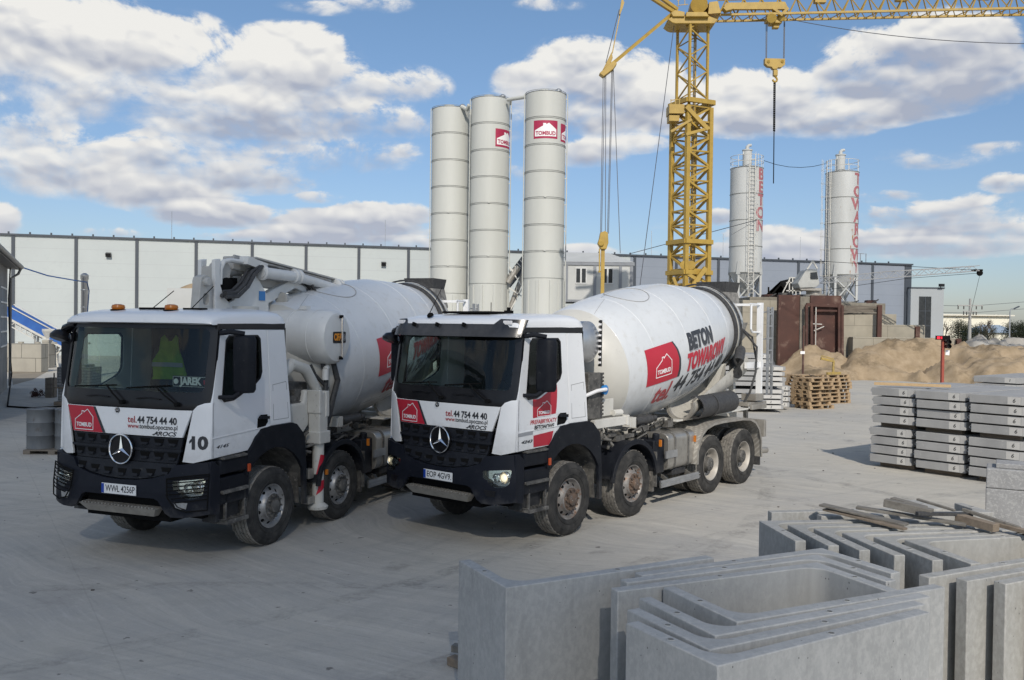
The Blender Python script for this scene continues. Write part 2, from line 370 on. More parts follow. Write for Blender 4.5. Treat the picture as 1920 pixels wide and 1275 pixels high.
# ---------------------------------------------------------------- ground
def ground_mat():
    m = bpy.data.materials.new('yard concrete'); m.use_nodes = True; q = NG(m.node_tree); b = q.n['Principled BSDF']
    p = q.new('ShaderNodeNewGeometry').outputs['Position']
    warp = q.vec('MULTIPLY', q.noise(p, .07, 3, .5, out=1), (9, 9, 0)); pw = q.vec('ADD', p, warp)
    a = q.noise(p, .16, 6, .6); bb = q.noise(p, 1.1, 8, .68); f = q.noise(p, 9, 8, .7)
    # dusty tyre sweeps: noise stretched along curved lanes
    rot = q.new('ShaderNodeVectorRotate'); rot.inputs['Angle'].default_value = R(28); q.put(rot.inputs['Vector'], pw)
    tr = q.noise(q.vec('MULTIPLY', rot.outputs[0], (.12, 2.2, 1)), 1.6, 6, .62)
    rot2 = q.new('ShaderNodeVectorRotate'); rot2.inputs['Angle'].default_value = R(-35); q.put(rot2.inputs['Vector'], pw)
    tr2 = q.noise(q.vec('MULTIPLY', rot2.outputs[0], (.15, 3.1, 1)), 1.3, 6, .62)
    c = q.mix(q.rng(a, .36, .62), (0.347, 0.343, 0.330, 1), (0.468, 0.440, 0.380, 1))
    c = q.mix(q.math('MULTIPLY', q.rng(tr, .46, .66), .48), c, (0.539, 0.512, 0.451, 1))
    c = q.mix(q.math('MULTIPLY', q.rng(tr2, .52, .68), .34), c, (0.303, 0.295, 0.275, 1))
    fs_ = q.noise(q.vec('MULTIPLY', rot.outputs[0], (.35, 5.5, 1)), 3.4, 7, .66); c = q.mix(q.math('MULTIPLY', q.rng(fs_, .54, .68), .42), c, (0.270, 0.264, 0.248, 1)); c = q.mix(q.math('MULTIPLY', q.rng(fs_, .32, .46, 1, 0), .45), c, (0.550, 0.533, 0.495, 1))
    gr = q.noise(p, 38, 4, .7); c = q.mix(q.math('MULTIPLY', q.rng(gr, .52, .72), .28), c, (0.253, 0.248, 0.231, 1))
    c = q.mix(q.math('MULTIPLY', q.rng(bb, .55, .74), .5), c, (0.275, 0.264, 0.248, 1))
    c = q.mix(q.math('MULTIPLY', q.rng(f, .5, .75), .22), c, (0.605, 0.572, 0.517, 1))
    st = q.noise(pw, .9, 5, .55); c = q.mix(q.math('MULTIPLY', q.rng(st, .64, .72), .42), c, (.10, .095, .09, 1))
    sp = q.noise(p, 5.5, 3, .5); c = q.mix(q.math('MULTIPLY', q.rng(sp, .70, .73), .7), c, (.075, .07, .065, 1))
    for (cx, cy, rad_, wd) in ((-14., 22., 17.5, .26), (-14., 22., 19.6, .26), (14., 2., 13.2, .28), (14., 2., 15.3, .28), (30., 30., 27.0, .25), (30., 30., 29.1, .25), (-2., -9., 19., .22)):
        dd = q.math('ABSOLUTE', q.math('SUBTRACT', q.vec('LENGTH', q.vec('MULTIPLY', q.vec('SUBTRACT', p, (cx, cy, 0)), (1, 1, 0))), rad_))
        k_ = q.math('MULTIPLY', q.rng(dd, wd*.6, wd*.45), q.rng(q.noise(p, 1.7, 5, .7), .42, .62)); bars = q.rng(q.noise(p, 16., 2, .5), .40, .55)
        c = q.mix(q.math('MULTIPLY', q.math('MULTIPLY', k_, q.math('MULTIPLY_ADD', bars, .6, .4)), .55), c, (.20, .195, .18, 1))
    # slab joints of the concrete yard, 5 m apart
    rj = q.new('ShaderNodeVectorRotate'); rj.inputs['Angle'].default_value = R(-32); q.put(rj.inputs['Vector'], q.vec('ADD', p, q.vec('MULTIPLY', q.noise(p, 2., 3, .5, out=1), (.03, .03, 0))))
    X_, Y_, Z_ = q.xyz(rj.outputs[0]); j = None
    for k, o in ((X_, 1.3), (Y_, 2.1)):
        w = q.math('LESS_THAN', q.math('ABSOLUTE', q.math('SUBTRACT', q.math('FRACT', q.math('MULTIPLY_ADD', k, .2, o*.2+20)), .5)), .0016)
        j = w if j is None else q.math('MAXIMUM', j, w)
    c = q.mix(q.math('MULTIPLY', j, .14), c, (.13, .125, .115, 1))
    q.put(b.inputs['Base Color'], c); q.put(b.inputs['Roughness'], q.rng(bb, .3, .7, .78, .95))
    bn = q.new('ShaderNodeBump'); bn.inputs['Strength'].default_value = .35; bn.inputs['Distance'].default_value = .03
    q.put(bn.inputs['Height'], q.math('ADD', q.math('ADD', f, q.math('MULTIPLY', bb, .8)), q.math('MULTIPLY', tr, .6))); q.put(b.inputs['Normal'], bn.outputs[0])
    MATS['yard'] = m
ground_mat()
mat('field', (.13, .10, .065), (.17, .135, .085), .06, .95, c3=(.09, .085, .05), s3=.35, t3=(.5, .6))
mat('dirt', (.20, .17, .13), (.26, .23, .18), 1.2, .95, bump=.4, bscale=6)
mb = MB(); mb.add([(-2500, -400, -.02), (2500, -400, -.02), (2500, 4500, -.02), (-2500, 4500, -.02)], [(0, 1, 2, 3)])
struct(mb.build('ground', 'field'))
mb = MB(); mb.add([(-60, -60, 0), (80, -60, 0), (80, 62, 0), (44, 95, 0), (-44, 75, 0), (-60, 60, 0)], [(0, 1, 2, 3, 4, 5)])
struct(mb.build('yard_pavement', 'yard'))
mb = MB(); mb.sheet([[(at(*p, z=0).x, at(*p, z=0).y) for p in ((24, 722), (62, 712), (88, 697), (70, 692), (20, 690))]], lambda u, v, d: Vector((u, v, .006+d)), .001, 50)
struct(mb.build('dirt_patch', 'dirt'))

# ---------------------------------------------------------------- long precast hall
def panel_mat(name, c1, c2, pitch, zo=0., line=(.35, .36, .37), lw=.012):
    def ex(q, tc, p, c):
        z_ = q.xyz(tc)[2]; fr = q.math('FRACT', q.math('MULTIPLY_ADD', z_, 1/pitch, zo+10))
        return q.mix(q.math('MULTIPLY', q.math('LESS_THAN', fr, lw/pitch*3), .55), c, (*line, 1))
    mat(name, c1, c2, .25, .55, extra=ex, c3=tuple(x*.9 for x in c1), s3=2.5, t3=(.55, .8))
panel_mat('hall panel', (.455, .49, .485), (.43, .462, .46), 1.12)
panel_mat('hall panel blue', (.245, .275, .325), (.225, .255, .305), 1.12, line=(.16, .18, .21))
mat('anthracite', (.045, .055, .07), (.06, .07, .085), .5, .5)
mat('office panel', (.34, .365, .38), (.33, .35, .36), .3, .5)
mat('cream panel', (.82, .79, .66), (.78, .75, .63), .1, .6)
A0 = Vector((-41.5, 73.6, 0)); A1 = Vector((42.3, 94.3, 0)); ud = (A1-A0).normalized(); nd = Vector((ud.y, -ud.x, 0))  # nd points to the camera
hall = thing('production_hall', 'long flat roofed hall of horizontal panels with dark pillars, closing off the yard', 'building', A0, math.atan2(ud.y, ud.x))
LEN = (A1-A0).length; HH = 9.95
mb = MB(); mb.b2((-18, .0, -.1), (LEN*.632, 30, HH)); mb.build('wall', 'hall panel', hall, 0)
mb = MB(); mb.b2((LEN*.632+.002, 0, -.1), (LEN, 30, HH)); o = mb.build('wall', 'hall panel blue', hall, 0, label='slate grey panel half of the wall')
mb = MB(); mb.b2((-18.2, -.16, HH), (LEN+.2, 30.2, HH+.16)); mb.b2((LEN-.75, -.1, -.1), (LEN+.05, -.002, HH-.002)); mb.build('roof_trim', 'anthracite', hall, 0)
for u_, v_ in ((25, 441), (143, 446), (257, 451), (368, 456), (473, 460), (574, 464), (673, 468), (766, 472), (852, 475), (940, 477), (1030, 479), (1110, 482), (1190, 484), (1268, 486), (1347, 489), (1420, 490), (1497, 492), (1567, 494), (1636, 496)):
    r = ray(u_, v_); n_ = Vector((-ud.y, ud.x, 0)); t = (A0-Vector((0, 0, CAM_H))).dot(n_)/r.dot(n_); k = (Vector((0, 0, CAM_H))+r*t-A0).dot(ud)
    mb = MB(); mb.b2((k-.13, -.09, -.1), (k+.13, -.002, HH-.003)); mb.build('pillar', 'anthracite', hall, 0)
mb = MB(); mb.box((0, 0, 0), (.12, .12, .2)); rb = mb.build('roof_bolt', 'anthracite', hall, 0)
for i in range(62):
    o = rb if i == 0 else dup(rb, parent=hall); o.location = (-15+i*1.62, .3, HH+.26)
for (u_, v_) in ((204, 478), (719, 495)):
    mb = MB(); r = ray(u_, v_); n_ = Vector((-ud.y, ud.x, 0)); t = (A0-Vector((0, 0, CAM_H))).dot(n_)/r.dot(n_); P = Vector((0, 0, CAM_H))+r*t-A0; k = P.dot(ud)
    mb.box((k, -.2, P.z), (.42, .3, .3), rx=.4); mb.box((k, -.08, P.z+.1), (.1, .2, .1)); mb.build('floodlight', 'gloss black', hall, 0)
mb = MB()
for du_ in (0, .7, 1.4): mb.bar((LEN-4+du_, 4, HH+.1), (LEN-4+du_, 4, HH+1.5), .07)
mb.bar((LEN-4.4, 4, HH+1.45), (LEN-2.8, 4, HH+1.45), .07); mb.build('roof_mast', 'steel', hall, 0)
for k in (12, 31, 58, 66, 75): mb = MB(); mb.cyl((k, 3, HH), (k, 3, HH+2.9), .025, n=5); mb.build('lightning_rod', 'steel', hall, 0)

# office block beside it
ox0 = at(1705, 600, Y=93.5).x; ox1 = at(1767, 600, Y=93.5).x
off = thing('office_block', 'small light grey office block with one tall dark window strip beside the hall', 'building', (ox0, 93.3, 0))
ow = ox1-ox0; oh = at(1735, 541, Y=93.3).z
mb = MB(); mb.b2((.02, 0, -.1), (ow, 14, oh)); mb.build('wall', 'office panel', off, 0)
mb = MB(); mb.b2((-.02, -.06, oh), (ow+.08, 14.1, oh+.14)); mb.build('roof_trim', 'anthracite', off, 0)
wx0 = at(1722.5, 600, Y=93.3).x-ox0; wx1 = at(1745, 600, Y=93.3).x-ox0; wz1 = at(1735, 556, Y=93.3).z
mb = MB(); mb.b2((wx0, -.05, .4), (wx1, -.002, wz1)); w_ = mb.build('window', 'house glass', off, 0)
mb = MB(); 
for k in range(4): mb.b2((wx0, -.09, .4+(wz1-.4)*(k+.0)/4), (wx1, -.052, .46+(wz1-.4)*k/4))
mb.b2(((wx0+wx1)/2-.03, -.088, .4), ((wx0+wx1)/2+.03, -.053, wz1)); mb.build('frame', 'anthracite', w_, 0)
mb = MB(); mb.box((ow-.4, -.3, oh+.35), (.5, .3, .3)); mb.bar((ow-.4, -.1, oh), (ow-.4, -.1, oh+.3), .06); mb.build('floodlight', 'gloss black', off, 0)

# far warehouse and the low house in front of it
fw = thing('far_warehouse', 'brightly sunlit cream warehouse with shallow gable far away on the right', 'building', (0, 0, 0))
y = 262; xa = at(1755, 600, Y=y).x; xb = at(1893, 600, Y=y).x; zt = at(1890, 593, Y=y).z; zp = at(1775, 588, Y=y).z
mb = MB(); mb.add([(xa, y, -.5), (xb, y, -.5), (xb, y, zt), (xa, y, zp-.6), (xa, y+60, -.5), (xb, y+60, -.5), (xb, y+60, zt), (xa, y+60, zp-.6)], [(0, 1, 2, 3), (1, 5, 6, 2), (4, 0, 3, 7), (5, 4, 7, 6), (3, 2, 6, 7)]); mb.build('wall', 'cream panel', fw, 0)
mb = MB(); mb.add([(xa-1, y-1, zp-.1), (xb+1, y-1, zt+.35), (xb+1, y-1, zt-.0), (xa-1, y-1, zp-.6), (xa-1, y+61, zp-.1), (xb+1, y+61, zt+.35), (xb+1, y+61, zt-.0), (xa-1, y+61, zp-.6)], [(0, 3, 2, 1), (0, 1, 5, 4), (1, 2, 6, 5), (4, 5, 6, 7), (0, 4, 7, 3)])
mat('pale roof', (.70, .67, .58), None, 1, .6); mb.build('roof', 'pale roof', fw, 0)
y = 170; xa = at(1853, 620, Y=y).x; xb = at(1910, 620, Y=y).x; zt = at(1880, 611, Y=y).z
fh = thing('low_house', 'low house with a pale blue roof between the bare tree and the dark bushes', 'building', (0, 0, 0))
mb = MB(); mb.b2((xa, y, -.5), (xb, y+10, zt-1.3)); mb.build('wall', 'cream panel', fh, 0)
mat('blue roof', (.28, .35, .43), (.33, .40, .47), 1, .5)
mb = MB(); mb.add([(xa-.6, y-.5, zt-1.35), (xb+.6, y-.5, zt-1.35), (xb-1, y+5, zt+.2), (xa+1.5, y+5, zt+.2), (xa-.6, y+10.5, zt-1.35), (xb+.6, y+10.5, zt-1.35)], [(0, 1, 2, 3), (3, 2, 5, 4), (0, 3, 4), (1, 5, 2), (0, 4, 5, 1)]); mb.build('roof', 'blue roof', fh, 0)

# ---------------------------------------------------------------- left workshop with gutter
mat('render grey', (.20, .20, .195), (.25, .248, .24), 1.2, .85, c3=(.14, .138, .13), s3=4, t3=(.6, .75), bump=.1)
mat('gutter', (.20, .19, .18), (.28, .27, .25), 4, .5, metal=.4)
mat('roof sheet', (.15, .145, .14), (.20, .195, .19), 2, .6)
mat('white frame', (.62, .63, .63), (.55, .56, .56), 4, .5)
W0 = Vector((-21.80, 38.25, 0)); W1 = Vector((-16.5, 27.4, 0)); wd = (W1-W0).normalized(); WL = 16
shop = thing('workshop', 'grey rendered workshop with overhanging eaves and gutter at the left edge', 'building', W0, math.atan2(wd.y, wd.x))   # local x runs towards the camera, y to the right/yard
EH = 5.35
mb = MB(); mb.b2((0, -12, -.1), (WL, 0, EH)); mb.add([(0, 0, EH), (0, -12, EH), (0, -6, EH+.2)], [(0, 1, 2)]); mb.build('wall', 'render grey', shop, 0)
mb = MB(); t_ = .16
mb.add([(-.3, .45, EH-.05), (WL, .45, EH-.05), (WL, -6, EH+.35), (-.3, -6, EH+.35), (-.3, -12.8, EH-.05), (WL, -12.8, EH-.05)]+[(-.3, .45, EH-.05-t_), (WL, .45, EH-.05-t_), (WL, -6, EH+.35-t_), (-.3, -6, EH+.35-t_), (-.3, -12.8, EH-.05-t_), (WL, -12.8, EH-.05-t_)],
       [(0, 3, 2, 1), (3, 4, 5, 2), (6, 7, 8, 9), (9, 8, 11, 10), (0, 1, 7, 6), (0, 6, 9, 3), (3, 9, 10, 4)]); mb.build('roof', 'roof sheet', shop, 0)
mb = MB(); mb.lathe([(0, .09), (WL+.4, .09)], (-.3, .52, EH-.09), (1, 0, 0), 12)
mb.tube([(-.1, .5, EH-.15), (-.05, .4, EH-.4), (-.02, .12, EH-.6), (-.02, .1, .1)], .055, 8); mb.build('gutter', 'gutter', shop)
for k in (1.2, 6.2, 11.2):
    mb = MB(); mb.b2((k, .0, 1.9), (k+3.2, .03, 4.25)); w_ = mb.build('window', 'house glass', shop, 0)
    mb = MB()
    for j in range(5): mb.b2((k+j*.8-.03, .031, 1.9), (k+j*.8+.03, .07, 4.25))
    for j in range(5): mb.b2((k, .032, 1.9+j*.585-.03), (k+3.2, .071, 1.9+j*.585+.03))
    mb.build('frame', 'white frame', w_, 0)
mb = MB(); mb.tube([at(20, 490, Y=38), at(16, 560, Y=36), at(18, 640, Y=36.5), at(22, 700, Y=38.5), at(14, 762, z=.03), at(60, 765, z=.03), at(118, 762, z=.03)], .03, 6)
tag(mb.build('power_cable', 'matt black'), 'black cable hanging down the workshop corner and trailing over the yard', 'cable')
mb = MB()
for i, (a, b) in enumerate((((34, 499), (90, 517)), ((90, 517), (142, 526)), ((142, 526), (163, 529)), ((163, 529), (167, 545)), ((167, 545), (163, 600)))):
    mb.bar(at(*a, Y=39.5+i*1.3), at(*b, Y=39.5+(i+1)*1.3), .05)
mat('blue cable', (.03, .09, .25), None, 1, .5); tag(mb.build('blue_cable', 'blue cable'), 'blue cable slung from the workshop eaves to the steel chimney', 'cable')

# steel chimney
c0 = at(158, 640, Y=46); mb = MB(); zt = at(158, 512, Y=46).z
mb.lathe([(0, .17), (zt-.35, .17), (zt-.3, .20), (zt-.1, .20), (zt, .08)], (c0.x, 46, 0), (0, 0, 1), 16)
for k in range(1, 6): mb.lathe([(0, .172), (.01, .185), (.05, .185), (.06, .172)], (c0.x, 46, zt*k/6), (0, 0, 1), 16, False)
mat('flue steel', (.50, .51, .52), (.44, .45, .46), 1.5, .3, metal=.9)
tag(mb.build('flue_pipe', 'flue steel'), 'tall stainless steel chimney pipe with a cone cap between the workshop and the cab', 'chimney')
# ---------------------------------------------------------------- concrete block wall at the left rear
def block_mat(name, c1, c2, bw, bh, off=.5, jw=.03, jc=(.12, .115, .10), **kw):
    def ex(q, tc, p, c):
        br = q.new('ShaderNodeTexBrick'); br.offset = off; br.inputs['Scale'].default_value = 1
        X_, Y_, Z_ = q.xyz(tc); q.put(br.inputs['Vector'], q.comb(q.math('ADD', X_, Y_), Z_, 0.))
        br.inputs['Brick Width'].default_value = bw; br.inputs['Row Height'].default_value = bh; br.inputs['Mortar Size'].default_value = jw; br.inputs['Mortar Smooth'].default_value = .2
        c = q.mix(q.math('MULTIPLY', q.noise(q.vec('MULTIPLY', p, (1, 1, .15)), 2.6, 6, .65), .45), c, (*[k*.55 for k in c1], 1))
        return q.mix(q.math('MULTIPLY', br.outputs['Fac'], .85), c, (*jc, 1))
    mat(name, c1, c2, 1.5, .9, extra=ex, bump=.25, bscale=14, **kw)
block_mat('block beige', (.42, .395, .335), (.36, .34, .295), 1.6, .8, jw=.02)
block_mat('block grey', (.39, .355, .285), (.32, .295, .24), 2.4, .82, jw=.016, jc=(.17, .155, .125))
def wall_box(name, label, a, b, mt, caps=0, cat='wall'):
    o = thing(name, label, cat, (0, 0, 0)); mb = MB(); mb.b2(a, b); mb.build('block_courses', mt, o, 0, bevel=.03)
    return o
p0 = at(22, 698, z=0); p1 = at(77, 698, z=0); yb = 50.2
w_ = wall_box('block_wall', 'sunlit wall of stacked beige concrete blocks beside the workshop corner', (-29.2, yb, 0), (at(77, 690, Y=yb).x, yb+.8, 1.62), 'block beige')
mb = MB()
for k in range(6): mb = MB(); mb.cyl((-29+k*.95, yb+.4, 1.62), (-29+k*.95, yb+.4, 1.72), .16, n=8); mb.build('stud', 'block beige', w_)
w_ = wall_box('block_wall', 'shorter beige block wall standing behind the first, under the belt conveyor', (at(78, 690, Y=55).x, 55, 0), (at(91, 690, Y=55).x, 55.8, 1.75), 'block beige')
w_ = wall_box('block_wall', 'single low beige concrete block at the end of the left block walls', (at(90, 690, Y=58).x, 58, 0), (at(98, 690, Y=58).x, 58.8, .8), 'block beige')

# belt conveyor
mat('belt blue', (.02, .09, .33), (.03, .12, .38), 2, .6)
cv = thing('belt_conveyor', 'inclined conveyor with a blue belt and white lattice frame behind the workshop', 'conveyor', (0, 0, 0))
Yc = 56; a = at(16, 573, Y=Yc); b = at(140, 640, Y=Yc)
dz = Vector((0, 0, 1)); sd_ = Vector((0, 1, 0)); dr = (b-a).normalized(); up = dr.cross(sd_); up = -up if up.z < 0 else up
mb = MB(); mb.bar(a+sd_*.0, b, .9, .06, up=up); mb.bar(a-sd_*.46-up*.25, b-sd_*.46-up*.25, .02, .55, up=up); mb.build('belt', 'belt blue', cv, 0)
mb = MB(); 
for s_ in (-.52, .52):
    mb.bar(a+sd_*s_-up*.58, b+sd_*s_-up*.58, .08, .12, up=up); mb.bar(a+sd_*s_+up*.1, b+sd_*s_+up*.1, .06, .06, up=up)
    mb.bar(a+sd_*s_-up*.95, a+(b-a)*.55+sd_*s_-up*.95, .06, .06, up=up)
    for k in range(14):
        q0 = a+(b-a)*(k/25)+sd_*s_; q1 = a+(b-a)*((k+1)/25)+sd_*s_
        mb.bar(q0-up*(.95 if k % 2 else .58), q1-up*(.58 if k % 2 else .95), .04)
for k in (.45, .75): 
    q0 = a+(b-a)*k; mb.bar(q0-up*.6, (q0.x, q0.y, 0), .1); mb.bar(q0-up*.6+sd_*.5, (q0.x-.3, q0.y+.5, 0), .1)
mb.bar(at(92, 668, Y=Yc), at(130, 635, Y=Yc), .08); mb.bar(at(96, 672, Y=Yc), at(134, 641, Y=Yc), .08)
for k in range(7): t_ = k/7; mb.bar(at(92+38*t_, 668-33*t_, Y=Yc), at(92+38*t_, 655-33*t_, Y=Yc), .04)
mb.bar(at(92, 655, Y=Yc), at(130, 622, Y=Yc), .04)
mb.build('frame', 'equipment white', cv, 0)
c_ = at(90, 627, Y=Yc-.4); mb = MB(); mb.lathe([(0, .12), (.6, .42), (.75, .42)], (c_.x, Yc-.4, c_.z-.4), (0, 0, 1), 4, False); mb.build('chute_funnel', 'equipment white', cv, 0)

# ---------------------------------------------------------------- cement silos
mat('silo cream', (.52, .53, .50), (.48, .49, .46), .8, .55, stretch=(1, 1, .2), c3=(.42, .42, .38), s3=5, t3=(.66, .8))
mat('silo old', (.52, .535, .53), (.45, .46, .45), .9, .6, stretch=(1, 1, .3), c3=(.30, .21, .15), s3=9, t3=(.66, .76), bump=.05, bscale=5)
mat('silo ring', (.20, .205, .195), (.28, .285, .27), 3, .6)
def house_pts(w, h): return [(-.5*w, -.5*h), (-.5*w, 0), (-.11*w, .32*h), (-.11*w, .46*h), (.0*w, .46*h), (0, .39*h), (.2*w, .56*h), (.5*w, .18*h), (.5*w, -.5*h)]
def line_loop(mb, pts, wdt, fn, t=.002, step=.1):
    n = len(pts)
    for i in range(n):
        a, b = Vector(pts[i]).to_3d(), Vector(pts[(i+1) % n]).to_3d(); d_ = (b-a).normalized()*wdt/2; nn = Vector((-d_.y, d_.x, 0))
        a = a-d_; b = b+d_
        mb.sheet([[(a-nn)[:2], (b-nn)[:2], (b+nn)[:2], (a+nn)[:2]]], fn, t, step)
def silo_logo(parent, fn, cx, cy, w, h):
    mb = MB(); mb.sheet([[(cx-w/2, cy-h/2), (cx+w/2, cy-h/2), (cx+w/2, cy+h/2), (cx-w/2, cy+h/2)]], fn, .004, .1); lg = mb.build('logo', 'logo red', parent, 30)
    hp = [(cx-w*.44, cy-h*.38), (cx-w*.44, cy-h*.04), (cx-w*.1, cy+h*.20), (cx-w*.1, cy+h*.34), (cx+w*.02, cy+h*.34), (cx+w*.02, cy+h*.27), (cx+w*.13, cy+h*.36), (cx+w*.44, cy+h*.02), (cx+w*.44, cy-h*.38)]
    f2 = lambda u, v, d: fn(u, v, d-.006)
    mb = MB(); mb.sheet([hp], f2, .002, .1); mb.build('house_sign', 'white vinyl', lg, 30)
    mb = MB(); mb.text('TOMBUD', lambda u, v, d: fn(u, v, d-.010), h*.30, cx, cy-h*.22, bold=.012, width=w*.82); mb.build('lettering', 'logo red', lg, 0)
def make_silo(px, Y, vtop, wpx, label, nseg, logos=(), vent=True, pipe=None):
    c = at(px, 400, Y=Y); rad = wpx/FPX*Y/2; zt = at(px, vtop, Y=Y).z
    s = thing('cement_silo', label, 'silo', (c.x, Y, 0), 0, 'three tall cream cement silos')
    seg = 49/FPX*Y*1.0
    mb = MB(); mb.lathe([(0, rad), (zt-.06, rad), (zt, rad-.05), (zt+.12, rad*.35)], (0, 0, 0), (0, 0, 1), 48); mb.build('shell', 'silo cream', s)
    for k in range(nseg+1):
        z_ = zt-k*seg
        for dz_ in ((-.04, .04) if k < nseg else (0,)):
            mb = MB(); mb.lathe([(0, rad-.01), (0, rad+.022), (.018, rad+.022), (.018, rad-.01)], (0, 0, z_+dz_-.009), (0, 0, 1), 48, False); mb.build('flange_ring', 'silo ring', s)
    zs = zt-nseg*seg
    for a_ in (-2.45, -1.9, -1.25, -.7, 0, 1.57, 3.1):
        mb = MB(); p_ = Vector((math.cos(a_)*(rad+.02), math.sin(a_)*(rad+.02), 0)); mb.box((p_.x, p_.y, zs/2-.05), (.09, .16, zs-.15), rz=a_); mb.build('skirt_rib', 'silo cream', s, 0)
    mb = MB(); mb.lathe([(0, rad*.33), (.18, rad*.33), (.22, rad*.28)], (-.1, 0, zt+.05), (0, 0, 1), 20); mb.build('top_hatch', 'silo cream', s)
    mb = MB(); mb.lathe([(0, .14), (.12, .14), (.13, .20), (.22, .20), (.3, .1)], (rad*.62, -.1, zt+.05), (0, 0, 1), 14); mb.build('vent_cap', 'steel', s)
    mb = MB(); mb.cyl((rad+.09, -.2, 1), (rad+.09, -.2, zt), .035, n=8); mb.cyl((-rad-.06, -.2, 2), (-rad-.06, -.2, zt), .03, n=8)
    for k in range(nseg): mb.box((rad+.04, -.2, zt-.3-k*seg), (.12, .05, .05))
    mb.build('filler_pipe', 'silo cream', s)
    for k in (4, 6):
        mb = MB(); mb.cyl((0, -rad, zt-k*seg+.05), (0, -rad-.08, zt-k*seg+.05), .07, n=10); mb.build('level_sensor', 'silo cream', s)
    def fn0(rot): return lambda u, v, d: Vector(((rad+.006-d)*math.sin(u/rad+rot), -(rad+.006-d)*math.cos(u/rad+rot), v))
    for (u_, v_, w, h) in logos:     # angle offset, height below top, size
        silo_logo(s, fn0(u_), 0, zt-v_, w, h)
    return s, zt, rad, c
mp = lambda Y: Y/FPX
sA = make_silo(843.5, 58.5, 206, 70, 'leftmost and lowest of the three tall cream silos, without a logo', 7)
sB = make_silo(917.5, 57, 188, 72, 'middle one of the three tall cream silos, its red logo turned to the right edge', 7, [(.95, 76*mp(57), 45*mp(57)*1.05, 33*mp(57))])
sC = make_silo(1020.5, 54, 178, 75.5, 'rightmost of the three tall cream silos, with a red house logo facing the yard', 7, [(-.02, 72*mp(54), 46*mp(54), 33*mp(54)), (1.42, 75*mp(54), 46*mp(54), 33*mp(54))])
mb = MB(); a = at(952, 187, Y=56); b = at(990, 181, Y=54.8); mb.cyl(a, b, .12, n=12); mb.bar(at(958, 188, Y=56), at(957, 196, Y=56.5), .1)
o = tag(mb.build('connecting_pipe', 'silo cream'), 'short white pipe joining the tops of the middle and right cream silos', 'pipe')
mb = MB(); mb.tube([at(866, 200, Y=57.5), at(876, 205, Y=57.2), at(880, 197, Y=57)], .14, 10)
tag(mb.build('connecting_pipe', 'silo cream'), 'bent white pipe joining the tops of the left and middle cream silos', 'pipe')

# screw conveyor and dark tilted lattice between silos B and C
fr = thing('screw_conveyor', 'dark tilted hopper frame with a grey screw conveyor between the middle and right silos', 'conveyor', (0, 0, 0))
mb = MB(); Yk = 58
mb.sheet([[(0, 0), (0, 1), (1, 1), (1, 0)]], lambda u, v, d: (at(952, 545, Y=Yk)*(1-u)+at(985, 505, Y=Yk)*u)*(1-v)+(at(952, 515, Y=Yk)*(1-u)+at(985, 472, Y=Yk)*u)*v+Vector((0, d, 0)), .2, .25)
mb.build('hopper_side', 'anthracite', fr, 0)
mb = MB(); mb.cyl(at(948, 600, Y=57), at(990, 490, Y=57), .16, n=12); mb.cyl(at(952, 530, Y=56.6), at(972, 500, Y=56.6), .2, n=12); mb.build('screw_tube', 'dirty metal', fr)
mb = MB(); mb.bar(at(955, 500, Y=56.5), at(984, 545, Y=56.5), .08); mb.bar(at(955, 585, Y=56.5), at(985, 530, Y=56.5), .08); mb.bar(at(955, 540, Y=56.5), at(985, 560, Y=56.5), .08)
for k in range(5): mb.bar(at(960+k*5, 505-k*6, Y=56.5), at(966+k*5, 512-k*6, Y=56.5), .06)
mb.build('bracing', 'equipment white', fr, 0)

# container office on stilts
mat('container', (.50, .51, .50), (.45, .46, .45), .8, .5, c3=(.38, .37, .34), s3=4, t3=(.62, .8))
mat('container trim', (.20, .215, .24), (.24, .255, .28), 2, .5)
Yo = 62; xl = at(1030, 500, Y=Yo).x; xr = at(1187, 500, Y=Yo).x; z1 = at(1100, 494, Y=Yo).z; z0 = at(1060, 562, Y=Yo).z
co = thing('container_office', 'grey site office container raised on a dark frame behind the right cream silo', 'cabin', (xl, Yo, z0)); cw = xr-xl; ch = z1-z0
mb = MB(); mb.b2((0, 0, 0), (cw, 5, ch)); mb.build('shell', 'container', co, 0)
mb = MB(); mb.b2((-.05, -.08, ch-.12), (cw+.1, 5.1, ch+.1)); mb.b2((-.05, -.06, -.14), (cw+.05, 5.1, .02))
for k in (at(1062, 500, Y=Yo).x-xl, at(1115, 500, Y=Yo).x-xl, at(1163, 500, Y=Yo).x-xl, cw-.13): mb.b2((k-.08, -.05, .03), (k+.12, -.002, ch-.13))
mb.build('trim', 'container trim', co, 0)
mb = MB(); mb.add([(0, -.1, ch+.1), (cw+.1, -.1, ch+.1), (cw+.1, 5.1, ch+.1), (0, 5.1, ch+.1), (-.5, 2.5, ch+1.0), (cw-1.4, 2.5, ch+.95)], [(0, 1, 5, 4), (2, 3, 4, 5), (1, 2, 5), (3, 0, 4)]); mb.build('roof', 'container', co, 0)
for (ua, ub) in ((1079, 1100), (1129, 1150)):
    a_ = at(ua, 502, Y=Yo).x-xl; b_ = at(ub, 502, Y=Yo).x-xl; za = at(1090, 532, Y=Yo).z-z0; zb = at(1090, 502, Y=Yo).z-z0
    mb = MB(); mb.b2((a_, -.05, za), (b_, -.002, zb)); w_ = mb.build('window', 'white frame', co, 0)
    for k in range(2):
        mb = MB(); x_ = a_+.06+k*(b_-a_)/2; mb.b2((x_, -.07, za+.08), (x_+(b_-a_)/2-.12, -.052, zb-.06)); mb.build('pane', 'house glass', w_, 0)
mb = MB()
for k in (.2, cw*.5, cw-.2):
    for j in (.2, 4.8): mb.bar((k, j, -z0), (k, j, -.14), .18)
